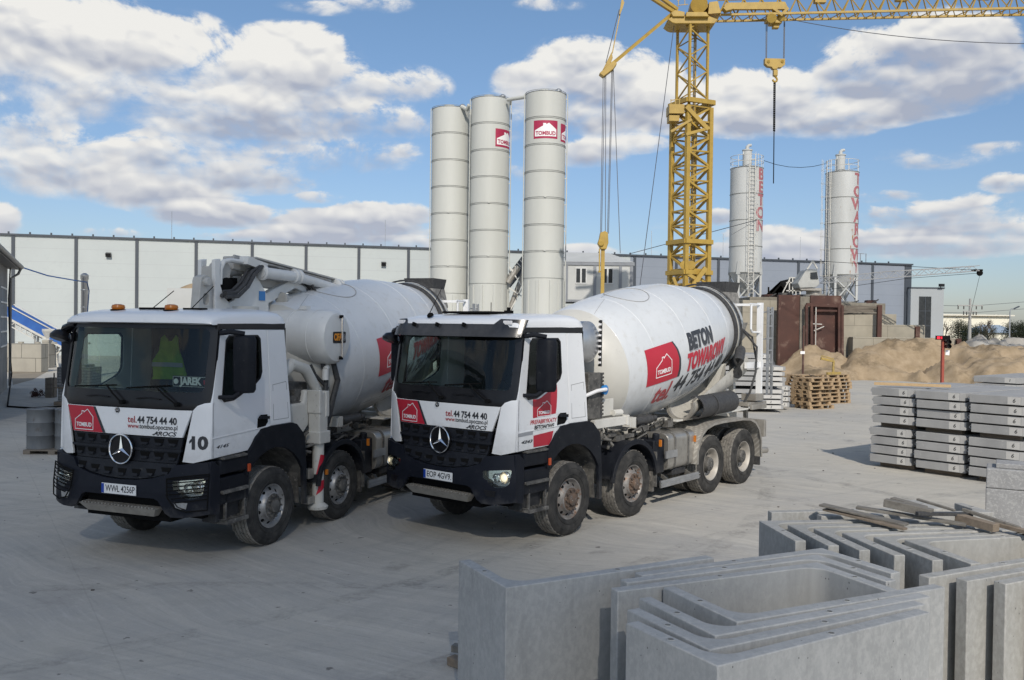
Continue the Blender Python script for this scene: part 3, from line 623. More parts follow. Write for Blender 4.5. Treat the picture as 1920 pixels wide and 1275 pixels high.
mb.b2((0, .5, -.9), (cw, 5, -.6)); mb.bar((.2, .2, -.2), (cw*.5, .2, -z0), .08); mb.build('stilts', 'chassis', co, 0)

# ---------------------------------------------------------------- old concrete plant: two silos on legs
mat('text old red', (.34, .10, .12), (.40, .17, .18), 9, .7)
def old_silo(px, Y, vtop, vbot, w, capx, vcap, vleg, word, labels, lad, lx, twist):
    c = at(px, 400, Y=Y); zt = at(px, vtop, Y=Y).z; zb = at(px, vbot, Y=Y).z; zl = at(px, vleg, Y=Y).z; rad = w/FPX*Y/2
    s = thing('old_silo', labels, 'silo', (c.x, Y, 0), 0, 'two weathered white silos of the old concrete plant')
    mb = MB(); mb.lathe([(zb, rad), (zt-.05, rad), (zt, rad-.04), (zt+.1, rad*.5)], (0, 0, 0), (0, 0, 1), 40, False); mb.build('shell', 'silo old', s)
    mb = MB(); mb.lathe([(zb-1.75, .2), (zb, rad-.02)], (0, 0, 0), (0, 0, 1), 32); mb.build('cone', 'silo old', s)
    n = 4
    for k in range(n+1):
        mb = MB(); z_ = zb+(zt-zb)*k/n; mb.lathe([(0, rad-.01), (0, rad+.03), (.04, rad+.03), (.04, rad-.01)], (0, 0, z_-.02), (0, 0, 1), 40, False); mb.build('flange_ring', 'silo ring', s)
    cx = at(capx, 300, Y=Y).x-c.x; zc = at(capx, vcap, Y=Y).z; cr = .34
    mb = MB(); mb.lathe([(zt, cr), (zc, cr), (zc+.0, cr+.05), (zc+.08, cr+.05), (zc+.1, .1)], (cx, 0, 0), (0, 0, 1), 20); mb.tube([(cx, 0, zc), (cx, 0, zc+.3), (cx+.12, 0, zc+.42), (cx+.3, 0, zc+.44)], [.16, .14, .12, .1], 10)
    mb.tube([(cx-.3, -.1, zc), (cx-.36, -.2, zc-.3)], .05, 6); mb.build('filter_unit', 'silo old', s)
    mb = MB()
    for k, h_ in enumerate((.45, .9)):
        mb.tube([(rad*1.0*math.cos(t*TAU/24), rad*1.0*math.sin(t*TAU/24), zt+h_) for t in range(24)], .022, 5, closed=True)
    for t in range(8): mb.bar((rad*math.cos(t*TAU/8), rad*math.sin(t*TAU/8), zt), (rad*math.cos(t*TAU/8), rad*math.sin(t*TAU/8), zt+.9), .03)
    mb.build('guard_rail', 'equipment white', s)
    for k in range(4):
        a_ = PI/4+k*PI/2+.12; lx_, ly_ = rad*math.cos(a_), rad*math.sin(a_)
        mb = MB(); mb.bar((lx_, ly_, zl), (lx_, ly_, zb+.2), .16); mb.box((lx_*1.04, ly_*1.04, zb+.35), (.12, .3, 1.0), rz=a_, taper=(.3, .4)); mb.build('leg', 'silo old', s, 0)
        a2 = a_+PI/2; mb = MB(); mb.bar((lx_, ly_, zl+.1), (rad*math.cos(a2), rad*math.sin(a2), zb-.1), .08); mb.bar((lx_, ly_, zb-.3), (rad*math.cos(a2), rad*math.sin(a2), zl+.3), .08); mb.build('brace', 'silo old', s, 0)
    # ladder with safety cage
    la = lad; ex, ey = math.sin(la), -math.cos(la); tx, ty = math.cos(la), math.sin(la); mb = MB(); rr = rad+.12
    for s_ in (-.2, .2): mb.bar((ex*rr+tx*s_, ey*rr+ty*s_, zl-.6), (ex*rr+tx*s_, ey*rr+ty*s_, zt+.9), .045)
    k = zl-.4
    while k < zt+.8: mb.bar((ex*rr-tx*.2, ey*rr-ty*.2, k), (ex*rr+tx*.2, ey*rr+ty*.2, k), .03); k += .3
    k = zl+2
    while k < zt+.9:
        mb.tube([(ex*rr+tx*.36*math.cos(t*PI/8)+ex*.7*math.sin(t*PI/8), ey*rr+ty*.36*math.cos(t*PI/8)+ey*.7*math.sin(t*PI/8), k) for t in range(9)], .012, 4); k += 1.0
    for t in (1, 4, 7): mb.bar((ex*rr+tx*.36*math.cos(t*PI/8)+ex*.7*math.sin(t*PI/8), ey*rr+ty*.36*math.cos(t*PI/8)+ey*.7*math.sin(t*PI/8), zl+2), (ex*rr+tx*.36*math.cos(t*PI/8)+ex*.7*math.sin(t*PI/8), ey*rr+ty*.36*math.cos(t*PI/8)+ey*.7*math.sin(t*PI/8), zt+.9), .025)
    mb.build('ladder', 'equipment white', s)
    fn = lambda u, v, d: Vector(((rad+.012-d)*math.sin(u/rad+twist), -(rad+.012-d)*math.cos(u/rad+twist), v))
    mb = MB(); n = len(word); v0, v1 = lx; z_a = at(px, v0, Y=Y).z; z_b = at(px, v1, Y=Y).z; hgt = (z_a-z_b)/n
    for i, ch in enumerate(word): mb.text(ch, fn, hgt*1.22, 0, z_a-hgt*(i+.5), bold=.04, sx=1.12, step=.12)
    mb.build('lettering', 'text old red', s, 0)
    return s
old_silo(1399, 67, 317, 512, 60, 1401, 283, 563, 'BETON', 'left old white silo with the faded red word BETON', .06, (319, 438), .80)
s2 = old_silo(1578, 68, 325, 516, 59, 1576, 292, 568, 'TOWAROWY', 'right old white silo with rust streaks and the faded red word TOWAROWY', -1.15, (328, 515), .82)
mat('rust streak', (.30, .12, .035), (.42, .24, .12), 8, .9)
mb = MB(); rad = 59/FPX*68/2; rr_ = random.Random(3)
for k in range(22):
    u_ = .47+rr_.gauss(0, .09); z_ = 6.6+rr_.random()*4.0; w = rr_.uniform(.01, .035); h = rr_.uniform(.08, .55)
    mb.sheet([[(u_-w, z_), (u_, z_-h), (u_+w, z_), (u_, z_+.05)]], lambda u, v, d: Vector(((rad+.008-d)*math.sin(u/rad), -(rad+.008-d)*math.cos(u/rad), v)), .002, .3)
mb.build('rust_stains', 'rust streak', s2, 0)
mb = MB(); a = at(1432, 301, Y=67); b = at(1548, 307, Y=68)
mb.tube([a+(b-a)*t-Vector((0, 0, 1.0*t*(1-t)*1.6)) for t in (0, .2, .4, .6, .8, 1)], .02, 5); tag(mb.build('overhead_wire', 'matt black'), 'thin wire sagging between the tops of the two old white silos', 'cable')
# ---------------------------------------------------------------- aggregate bunkers
mat('rust plate', (.055, .022, .016), (.085, .034, .024), 1.2, .7, c3=(.20, .135, .105), s3=.9, t3=(.56, .70), bump=.05)
mat('old timber', (.12, .10, .08), (.19, .165, .135), 4, .85, stretch=(.3, 1, 3), bump=.2)
mat('cabin grey2', (.33, .33, .31), (.26, .26, .245), 2, .8)
mat('rubble', (.16, .145, .12), (.25, .23, .19), 2, .9, bump=.3)
YB = 58
def bx(u0, u1, vt, Y, d=1.2, z0=0): return (at(u0, 600, Y=Y).x, Y, z0), (at(u1, 600, Y=Y).x, Y+d, at((u0+u1)/2, vt, Y=Y).z)
wall_box('bunker_wall', 'tall concrete block wall left of the rusty plates, behind the rear of the right truck', *bx(1392, 1463, 563, 59.5), 'block grey')
wall_box('bunker_wall', 'concrete block wall topped with dark timber between the rusty plates and the brown post', *bx(1577.5, 1651, 590, YB), 'block grey')
wall_box('bunker_wall', 'lower concrete block wall right of the first brown post', *bx(1652, 1734, 609, YB+1), 'block grey')
wall_box('bunker_wall', 'lowest long concrete wall behind the sand, running to the third brown post', *bx(1600, 1797, 633, YB-.9, .8), 'block grey')
wall_box('bunker_wall', 'small grey concrete block set on top of the bunker wall beside the brown post', *bx(1652, 1681, 589, YB+2, 1, 3.1), 'block grey')
wall_box('bunker_wall', 'narrow concrete block on the bunker wall end, in front of the office window strip', *bx(1720, 1735, 611, YB+2.4, 1, 2.2), 'block grey')
wall_box('bunker_wall', 'thin concrete slab lying on the bunker top behind the rusty gate', *bx(1583, 1624, 567, YB+4, 2, 3.6), 'block grey')
a, b = bx(1463, 1500, 553, YB); t1_ = thing('steel_plate', 'rusty brown steel bunker plate, the left one of two, stained pale in the middle', 'plate', (0, 0, 0))
mb = MB(); mb.b2(a, (b[0], b[1]-1, b[2])); mb.build('panel', 'rust plate', t1_, 0, bevel=.02)
mb = MB(); mb.b2((a[0]-.15, YB-.08, 0), (a[0]-.002, YB+.3, b[2])); mb.build('stiffener', 'rust plate', t1_, 0)
g_ = thing('steel_gate', 'rusty brown steel bunker gate with a frame and pipes, the right one of two plates', 'gate', (0, 0, 0))
a, b = bx(1519, 1577, 554, YB-.2); mb = MB(); mb.b2(a, (b[0], a[1]+.15, b[2])); mb.build('panel', 'rust plate', g_, 0)
mb = MB()
for u in (1512, 1521.5, 1573, 1579): mb.bar(at(u, 690, Y=YB-.55), at(u, 571 if u != 1579 else 573, Y=YB-.55), .16)
mb.bar(at(1512, 571, Y=YB-.5), at(1579, 574, Y=YB-.5), .2); mb.bar(at(1530, 582, Y=YB-.45), at(1575, 583, Y=YB-.45), .12); mb.build('frame', 'rust plate', g_, 0)
mb = MB(); mb.bar(at(1530, 574, Y=YB-.5), at(1529, 650, Y=YB-.5), .05); mb.bar(at(1526, 620, Y=YB-.5), at(1545, 612, Y=YB-.5), .05); mb.bar(at(1524, 607, Y=YB-.5), at(1541, 608, Y=YB-.5), .05); mb.build('pipes', 'equipment white', g_, 0)
wall_box('concrete_pier', 'concrete pier carrying the crane cabin between the two rusty plates', *bx(1500, 1518, 556, YB-.1, 2.2), 'rubble', cat='pier')
wall_box('concrete_pier', 'short concrete head block under the crane cabin turntable', *bx(1500, 1541, 552, YB+1.6, 2, 4.1), 'rubble', cat='pier')
o = thing('timber_stack', 'dark weathered planks laid along the top of the bunker wall', 'planks', (0, 0, 0))
rr = random.Random(5)
for k in range(7):
    mb = MB(); v = 573+k*2.4; mb.bar(at(1578+rr.random()*3, v+1, Y=YB-.05+rr.random()*.3), at(1646+rr.random()*4, v+rr.uniform(-1.5, 1.5), Y=YB-.05+rr.random()*.3), .25, .07); mb.build('plank', 'old timber', o, 0)
for (u, vt, vb, y, lab) in ((1649, 572, 648, YB-.5, 'tallest brown steel post, at the right end of the timber topped bunker wall'), (1720, 612, 645, YB-1.05, 'middle brown steel post standing out of the sand'), (1797.5, 635, 656, YB-1.1, 'shortest brown steel post, at the far right end of the low wall')):
    p = at(u, vt, Y=y); o = thing('steel_post', lab, 'post', (p.x, y, 0), 0, 'brown steel posts along the bunker wall')
    mb = MB(); mb.b2((-.14, -.1, 0), (.14, -.07, p.z)); mb.b2((-.14, .07, 0), (.14, .1, p.z)); mb.b2((-.03, -.069, 0), (.03, .069, p.z)); mb.build('i_beam', 'rust plate', o, 0)
rr = random.Random(33)
for k, (u, v, w_, h_) in enumerate(((1440, 552, .9, .5), (1470, 549, .7, .6), (1591, 565, 1.1, .35), (1632, 563, .8, .5))):
    q0 = at(u, v, Y=62.5); o = thing('scrap_piece', ['rusty scrap box on the plinth under the left old silo', 'dark metal box on the plinth left of the crane cabin', 'grey slab offcut on the plinth right of the crane cabin', 'rusty bracket on the plinth under the right old silo'][k], 'scrap', (q0.x, 62.5, q0.z-h_/2))
    mb = MB(); mb.box((0, 0, 0), (w_, .8, h_), rz=rr.uniform(-.4, .4), taper=(.8, .9)); mb.build('body', ['rust plate', 'chassis', 'cabin grey2', 'rust plate'][k], o, 0, bevel=.03); mb = MB(); mb.bar((-w_*.4, -.42, -h_*.3), (w_*.5, -.42, h_*.6), .08); mb.build('strut', 'chassis', o, 0)
# wooden shed roof behind
o = thing('canopy', 'dark corrugated canopy on thin posts between the two old silos', 'shelter', (0, 0, 0)); Y = 64
P_ = [at(1432, 556, Y=Y), at(1463, 527, Y=Y), at(1499, 518, Y=Y+3), at(1520, 535, Y=Y+3), at(1480, 548, Y=Y)]
mb = MB(); mb.add(P_+[p-Vector((0, 0, .25)) for p in P_], [(0, 1, 2, 3, 4), (5, 6, 7, 8, 9), (0, 1, 6, 5), (1, 2, 7, 6), (2, 3, 8, 7), (3, 4, 9, 8), (4, 0, 5, 9)]); mb.build('roof', 'matt black', o, 0)
mb = MB()
for u in (1441, 1455, 1470, 1486): mb.bar(at(u, 566, Y=Y+.4), at(u, 538, Y=Y+.4), .1)
mb.bar(at(1440, 560, Y=Y), at(1466, 530, Y=Y), .12); mb.bar(at(1466, 560, Y=Y), at(1440, 548, Y=Y), .08); mb.build('posts', 'matt black', o, 0)
mb = MB()
for u in (1480, 1486, 1492, 1500): mb.bar(at(u, 562, Y=Y-1), at(u, 520, Y=Y-1), .08)
for v in (530, 545): mb.bar(at(1474, v, Y=Y-1), at(1502, v, Y=Y-1), .08)
mb.bar(at(1462, 560, Y=Y-1), at(1482, 520, Y=Y-1), .07); mb.bar(at(1482, 520, Y=Y-1), at(1510, 524, Y=Y-1), .07); mb.build('frame', 'equipment white', o, 0)
wall_box('bunker_base', 'rubble strewn plinth of the old concrete plant under the left old silo', *bx(1405, 1512, 557, 61, 11), 'rubble', cat='plinth')
wall_box('bunker_base', 'plinth of the old concrete plant under the right old silo', *bx(1515, 1660, 568, 60.6, 12), 'rubble', cat='plinth')

# ---------------------------------------------------------------- scraper crane with its cabin on the pier
cb = thing('scraper_crane', 'grey crane cabin on the concrete pier with a long pale lattice boom reaching right', 'crane', (0, 0, 0)); Y = 59.5
mat('cabin grey', (.42, .43, .41), (.35, .355, .34), 2, .55, c3=(.22, .21, .19), s3=6, t3=(.6, .75))
def prism(mb, pts, Y0, Y1): 
    n = len(pts); mb.add([at(u, v, Y=Y0) for u, v in pts]+[at(u, v, Y=Y0)+Vector((0, Y1-Y0, 0)) for u, v in pts], [tuple(range(n)), tuple(range(n, 2*n))[::-1]]+[(i, (i+1) % n, n+(i+1) % n, n+i) for i in range(n)]); return mb
prism(MB(), [(1496, 531), (1511, 507), (1518, 504), (1532, 505), (1537, 533), (1530, 539), (1500, 540)], Y-.8, Y+.6).build('cabin', 'cabin grey', cb, 0, bevel=.04)
prism(MB(), [(1520, 511), (1532, 510), (1534, 523), (1520, 523)], Y-.86, Y-.802).build('window', 'house glass', cb, 0)
mb = MB(); prism(mb, [(1498, 540), (1541, 540), (1540, 545), (1503, 544)], Y-.7, Y+.5); mb.cyl(at(1526, 552, Y=Y), at(1526, 541, Y=Y), .5, n=20); mb.cyl(at(1526, 556, Y=Y), at(1526, 552, Y=Y), .75, n=20); mb.build('turntable', 'dirty metal', cb)
mb = MB()
for y_ in (Y-.6, Y+.6): mb.bar(at(1513, 505, Y=y_), at(1524, 489, Y=y_), .09); mb.bar(at(1533, 505, Y=y_), at(1524, 489, Y=y_), .09)
mb.bar(at(1524, 489, Y=Y-.6), at(1524, 489, Y=Y+.6), .12); mb.build('a_frame', 'equipment white', cb, 0)
mb = MB(); pa, pb = at(1540, 531, Y=Y), at(1832, 508, Y=54); n = 22
mat('boom pale', (.40, .41, .42), (.34, .35, .36), 3, .5)
for k in range(n):
    a0 = pa+(pb-pa)*(k/n); a1 = pa+(pb-pa)*((k+1)/n); h0 = .42*(1-.5*abs(k/n-.4)); 
    for s_ in (-.3, .3):
        D = Vector((0, s_, 0)); U = Vector((0, 0, h0)); mb.bar(a0+D, a1+D, .045); mb.bar(a0+D+U, a1+D+U, .045); mb.bar(a0+D+(U if k % 2 else U*0), a1+D+(U*0 if k % 2 else U), .03)
mb.build('boom', 'boom pale', cb, 0)
mb = MB(); mb.bar(at(1524, 489, Y=Y), at(1836, 507, Y=54), .03); mb.bar(at(1540, 545, Y=Y), at(1700, 522, Y=57), .025); mb.bar(at(1700, 522, Y=57), at(1836, 512, Y=54), .025); mb.bar(at(1838, 512, Y=54), at(1817, 600, Y=54), .015); mb.build('ropes', 'matt black', cb, 0)
mb = MB(); mb.cyl(at(1837, 512, Y=53.8), at(1837, 512, Y=54.2), .18, n=14); mb.box(at(1832, 507, Y=54), (.5, .4, .12)); mb.build('head_sheave', 'matt black', cb)

# ---------------------------------------------------------------- sand and gravel heaps
def heap_mat(name, c1, c2, bs, lumps=.6):
    mat(name, c1, c2, 1.6, .95, bump=lumps, bscale=bs, c3=tuple(x*.66 for x in c1), s3=.5, t3=(.54, .64))
heap_mat('sand', (.26, .195, .12), (.37, .285, .19), 6, 1.)
heap_mat('gravel', (.29, .275, .25), (.38, .36, .325), 12)
heap_mat('dark grit', (.075, .078, .085), (.10, .102, .11), 10)
from mathutils import noise as mn
def heap(name, label, mt, xr, yr, humps, rough=.17, step=.18, steep=.74, seed=0.):
    mb = MB(); nx = int((xr[1]-xr[0])/step); ny = int((yr[1]-yr[0])/step); vs = []
    for j in range(ny+1):
        for i in range(nx+1):
            x, y = xr[0]+i*step, yr[0]+j*step
            w = mn.noise(Vector((x*.35+seed, y*.35, 1)))*1.1+mn.noise(Vector((x*.9, y*.9+seed, 2)))*.35
            z = -.3
            for (hx, hy, h, fl) in humps:
                r = math.hypot(x-hx, (y-hy)*1.1)+w; zz = h-max(0, r-fl)*steep
                k = .35; dd = max(0, 1-abs(z-zz)/k); z = max(z, zz)+dd*dd*k*.25
            z += (mn.fractal(Vector((x*1.3, y*1.3, seed)), .8, 2, 6)*rough-abs(mn.noise(Vector((x*.55, y*.55, seed+4))))*.75+.2-abs(mn.noise(Vector((x*1.5+y, y*1.1, seed+9))))*.22)*(1 if z > .1 else 0)
            vs.append((x, y, max(z, -.08)))
    idx = lambda j, i: j*(nx+1)+i
    big = set(); st = [max(range(len(vs)), key=lambda q: vs[q][2])]
    while st:
        q = st.pop()
        if q in big or vs[q][2] <= -.075: continue
        big.add(q); j, i = divmod(q, nx+1); st += [idx(a, b) for a, b in ((j-1, i), (j+1, i), (j, i-1), (j, i+1)) if 0 <= a <= ny and 0 <= b <= nx]
    fs = [(j*(nx+1)+i, j*(nx+1)+i+1, (j+1)*(nx+1)+i+1, (j+1)*(nx+1)+i) for j in range(ny) for i in range(nx)
          if any(q in big for q in (j*(nx+1)+i, j*(nx+1)+i+1, (j+1)*(nx+1)+i+1, (j+1)*(nx+1)+i))]
    mb.add(vs, fs); o = mb.build(name, mt, None, 80); return tag(o, label, 'heap')
H_ = lambda u, v, Y, fl=.6: (at(u, v, Y=Y).x, Y, at(u, v, Y=Y).z, fl)
heap('sand_heap', 'wide tan sand heap spread in front of the low bunker wall', 'sand', (14.5, 42), (48.5, 57.1),
     [H_(1660, 652, 55.6, .8), H_(1700, 641, 56.4, 1.2), H_(1750, 643, 56.6, 1.0), H_(1630, 668, 55, .8), H_(1800, 655, 55, 1.6), H_(1850, 656, 54.5, 2.2), H_(1895, 657, 54, 1.8), H_(1940, 668, 53, 1.5), H_(1780, 680, 52.4, 1.2), H_(1600, 690, 54.6, .8), H_(1880, 676, 51.6, 2)], seed=3.)
heap('sand_heap', 'small tan sand heap lying against the rusty gate behind the pallets', 'sand', (12.5, 22.6), (50, 57.3),
     [H_(1545, 653, 56, .2), H_(1525, 648, 56.2, .15), H_(1570, 662, 55.8, .5), H_(1535, 690, 54, .8)], seed=8.)
heap('grit_heap', 'dark grey grit heap in the bunker bay behind the pallets', 'dark grit', (10, 16.4), (51, 57.6), [H_(1500, 661, 56.4, .2), H_(1478, 676, 56, .8), H_(1450, 694, 55.5, .6)], seed=5.)
heap('gravel_heap', 'pale grey gravel heap with a pointed top behind the low wall', 'gravel', (28, 44), (59.5, 70), [H_(1829, 629, 65, .3), H_(1850, 640, 64, .8)], seed=1.)
heap('gravel_heap', 'long low grey gravel heap at the right edge behind the sand', 'gravel', (33, 62), (58.5, 76), [H_(1905, 637, 67, .8), H_(1935, 650, 64, 3), H_(1885, 644, 68, 1)], seed=6.)

# ---------------------------------------------------------------- yellow tower crane
mat('crane yellow', (.43, .285, .055), (.35, .23, .045), 3, .5, c3=(.22, .14, .06), s3=8, t3=(.62, .76))
mat('rope', (.10, .105, .12), None, 1, .6, metal=.3)
YC = 45; cc = at(1291, 560, Y=YC); cr = thing('tower_crane', 'mustard yellow lattice tower crane behind the right truck, its jib crossing the top', 'crane', (cc.x, YC, 0))
def L(p): return Vector(p)-Vector((cc.x, YC, 0))
def lattice(mb, z0, z1, w, th, leg, br, bays, rot, styl=0):
    cs = [Vector((math.cos(rot+k*PI/2+PI/4), math.sin(rot+k*PI/2+PI/4), 0))*w/math.sqrt(2) for k in range(4)]
    for c in cs: mb.bar(c+Vector((0, 0, z0)), c+Vector((0, 0, z1)), leg, up=(math.cos(rot), math.sin(rot), 0))
    for i in range(bays):
        za, zb = z0+(z1-z0)*i/bays, z0+(z1-z0)*(i+1)/bays
        for k in range(4):
            a, b = cs[k], cs[(k+1) % 4]
            if (i+k) % 2: a, b = b, a
            mb.bar(a+Vector((0, 0, za)), b+Vector((0, 0, zb)), br)
            if styl: mb.bar(cs[k]+Vector((0, 0, zb)), cs[(k+1) % 4]+Vector((0, 0, zb)), br*.8)
    return cs
zof = lambda v, u=1291: at(u, v, Y=YC).z
RT = .42; W_ = 1.36; lean = 0
mb = MB(); cs = lattice(mb, 0, zof(205), W_, .1, .21, .10, 19, RT, 1); mb.build('lower_mast', 'crane yellow', cr, 0)
mb = MB(); lattice(mb, zof(212), zof(36), 1.08, .08, .11, .06, 7, RT, 0); mb.build('upper_mast', 'crane yellow', cr, 0)
mb = MB()
for s_ in (-.14, .14): mb.bar((s_, .1, 1), (s_, .1, zof(40)), .03)
z = 1.
while z < zof(42): mb.bar((-.14, .1, z), (.14, .1, z), .022); z += .3
mb.build('ladder', 'rope', cr, 0)
for v in (196, 455, 512):
    z = zof(v); mb = MB()
    for k in range(4):
        a = Vector((math.cos(RT+k*PI/2+PI/4), math.sin(RT+k*PI/2+PI/4), 0))*(W_+.25)/math.sqrt(2); b = Vector((math.cos(RT+(k+1)*PI/2+PI/4), math.sin(RT+(k+1)*PI/2+PI/4), 0))*(W_+.25)/math.sqrt(2)
        mb.bar(a+Vector((0, 0, z)), b+Vector((0, 0, z)), .16, .22)
    mb.build('ring_frame', 'crane yellow', cr, 0)
mb = MB()
mb.bar(L(at(1258, 247, Y=YC-.9)), L(at(1297, 224, Y=YC-1)), .12); mb.bar(L(at(1258, 247, Y=YC-.9)), L(at(1330, 243, Y=YC)), .08)
mb.bar(L(at(1286, 200, Y=YC-1)), L(at(1327, 243, Y=YC-.8)), .2); mb.bar(L(at(1286, 252, Y=YC-1)), L(at(1330, 240, Y=YC-.8)), .14)
mb.box(L(at(1266, 208, Y=YC-.5)), (.75, .9, .45)); mb.box(L(at(1262, 224, Y=YC-.5)), (.5, .7, .3))
for k in (1258, 1266, 1274): mb.bar(L(at(k, 208, Y=YC-.9)), L(at(k, 186, Y=YC-.9)), .035)
mb.bar(L(at(1258, 188, Y=YC-.9)), L(at(1276, 186, Y=YC-.9)), .035)
mb.build('climbing_collar', 'crane yellow', cr, 0)
mb = MB()
mb.bar(L(at(1286, 553, Y=YC-1)), L(at(1323, 502, Y=YC-.9)), .22); mb.bar(L(at(1262, 520, Y=YC-.9)), L(at(1276, 553, Y=YC-.9)), .14); mb.bar(L(at(1286, 512, Y=YC-.95)), L(at(1312, 527, Y=YC-.9)), .16); mb.cyl(L(at(1283, 497, Y=YC-.95)), L(at(1283, 497, Y=YC-.7)), .22, n=14); mb.cyl(L(at(1296, 497, Y=YC-.95)), L(at(1296, 497, Y=YC-.7)), .22, n=14)
mb.build('base_frame', 'crane yellow', cr, 0); mb = MB(); mb.b2((-1.6, -1.6, 0), (1.6, 1.6, .5)); mb.build('foot', 'crane yellow', cr, 0)
# slewing platform and jib foot
mb = MB(); 
def pb(mb, pts, y0, y1):
    n = len(pts); A = [L(at(u, v, Y=y0)) for u, v in pts]; mb.add(A+[p+Vector((0, y1-y0, 0)) for p in A], [tuple(range(n)), tuple(range(n, 2*n))[::-1]]+[(i, (i+1) % n, n+(i+1) % n, n+i) for i in range(n)])
pb(mb, [(1252, 36), (1260, 42), (1266, 44), (1340, 44), (1346, 36), (1330, 30), (1262, 30)], YC-.8, YC+.6)
pb(mb, [(1266, 18), (1284, 22), (1284, 31), (1262, 31), (1258, 24)], YC-.9, YC+.9)
pb(mb, [(1287, 22), (1325, 22), (1330, 31), (1286, 31)], YC-1, YC+1)
mb.build('slewing_platform', 'crane yellow', cr, 0, bevel=.03)
mb = MB(); mb.cyl(L(at(1311, 8, Y=YC-.7)), L(at(1311, 8, Y=YC-.45)), .42, n=22); pb(mb, [(1296, 12), (1300, -4), (1324, -4), (1328, 12), (1318, 24), (1305, 24)], YC-.45, YC+.5)
pb(mb, [(1330, 4), (1346, 2), (1352, 24), (1328, 26)], YC-.7, YC+.7); mb.build('winch', 'crane yellow', cr, 30)
mb = MB(); mb.bar(L(at(1272, 12, Y=YC-.9)), L(at(1272, -6, Y=YC-.9)), .03); mb.bar(L(at(1284, 10, Y=YC-.9)), L(at(1284, -8, Y=YC-.9)), .03); mb.bar(L(at(1270, 2, Y=YC-.9)), L(at(1290, -8, Y=YC-.9)), .03); mb.bar(L(at(1270, 10, Y=YC-.9)), L(at(1290, 8, Y=YC-.9)), .03); mb.build('hand_rail', 'crane yellow', cr, 0)
# jib: two lower chords and one upper, slightly towards the camera to the right
j0 = L(at(1345, 34, Y=YC)); j1 = L(at(1945, 21, Y=43.3)); jd = (j1-j0).normalized(); js = Vector((-jd.y, jd.x, 0)).normalized()*.47; 
ext = j1+jd*14; n = 34; mb = MB(); up = Vector((0, 0, .92))
for s_ in (-1, 1): mb.bar(j0+js*s_, ext+js*s_, .10)
mb.bar(j0+up, ext+up, .08)
for k in range(n*2):
    t0, t1 = j0+(ext-j0)*(k/(2*n)), j0+(ext-j0)*((k+1)/(2*n))
    for s_ in (-1, 1): mb.bar(t0+(js*s_ if k % 2 == 0 else up), t1+(up if k % 2 == 0 else js*s_), .05)
    mb.bar(t0+js*(1 if k % 2 else -1), t1+js*(-1 if k % 2 else 1), .035)
mb.build('jib', 'crane yellow', cr, 0)
mb = MB(); pb(mb, [(1362, 5), (1472, 3), (1478, 15), (1476, 17), (1364, 17), (1358, 11)], YC-.75, YC-.55); pb(mb, [(1356, 14), (1372, 4), (1376, 16), (1362, 20)], YC-.9, YC-.5)
pb(mb, [(1448, 16), (1466, 30), (1480, 16), (1476, 12), (1466, 24), (1452, 13)], YC-.85, YC-.6)
mb.build('jib_gusset', 'crane yellow', cr, 0)
for k in range(4): c_ = j0+jd*(5.+k*3.9)+up*.85; mb = MB(); mb.box(c_, (.55, .3, .3)); mb.build('jib_joint', 'crane yellow', cr, 0)
# trolley, ropes, hook block
mb = MB(); mb.box(L(at(1453, 40, Y=YC-.3)), (.55, .6, .35)); mb.cyl(L(at(1447, 34, Y=YC-.8)), L(at(1447, 34, Y=YC-.3)), .24, n=18); mb.cyl(L(at(1466, 34, Y=YC-.7)), L(at(1466, 34, Y=YC-.2)), .16, n=14); mb.box(L(at(1441, 38, Y=YC-.4)), (.3, .5, .25)); mb.box(L(at(1454, 50, Y=YC-.3)), (.3, .3, .2)); mb.build('trolley', 'crane yellow', cr, 30, bevel=.02)
mb = MB()
for (u, v0, v1, u1) in ((1436.5, 40, 109, 1436), (1438.5, 40, 109, 1437.5), (1470, 40, 109, 1469), (1471.5, 40, 109, 1470.5)): mb.bar(L(at(u, v0, Y=YC-.3)), L(at(u1, v1, Y=YC-.3)), .028)
mb.build('hoist_rope', 'rope', cr, 0)
mb = MB(); pb(mb, [(1434.5, 109), (1472, 110), (1472, 121), (1466, 126), (1459, 126), (1457, 129), (1450, 129), (1447, 125), (1440, 124), (1434.5, 119)], YC-.42, YC-.14)
for u in (1441, 1467): mb.cyl(L(at(u, 115, Y=YC-.47)), L(at(u, 115, Y=YC-.1)), .07, n=10)
mb.cyl(L(at(1453.5, 128, Y=YC-.28)), L(at(1453.5, 144, Y=YC-.28)), .09, n=10); mb.box(L(at(1453.5, 137, Y=YC-.28)), (.2, .22, .28))
mb.tube([L(at(1453+4*math.cos(t), 149+4.5*math.sin(t), Y=YC-.28)) for t in (-1.5, -.8, 0, .8, 1.6, 2.4, 3.1)], .055, 8); mb.build('hook_block', 'crane yellow', cr, 30)
mb = MB()
for k in range(46):
    v = 155+k*2.0; a_ = k % 2
    for dx in (-1.3, 1.0):
        c_ = L(at(1452.3+dx-.7*k/46, v, Y=YC-.28)); mb.box(c_, (.055 if a_ else .02, .02 if a_ else .055, .052))
for dx in (-1.3, 1.): mb.bar(L(at(1453+dx, 153, Y=YC-.28)), L(at(1452+dx*.7, 247, Y=YC-.28)), .026)
mb.bar(L(at(1451.3, 247, Y=YC-.28)), L(at(1450.3, 344, Y=YC-.28)), .04); mb.build('lifting_chain', 'matt black', cr, 0)
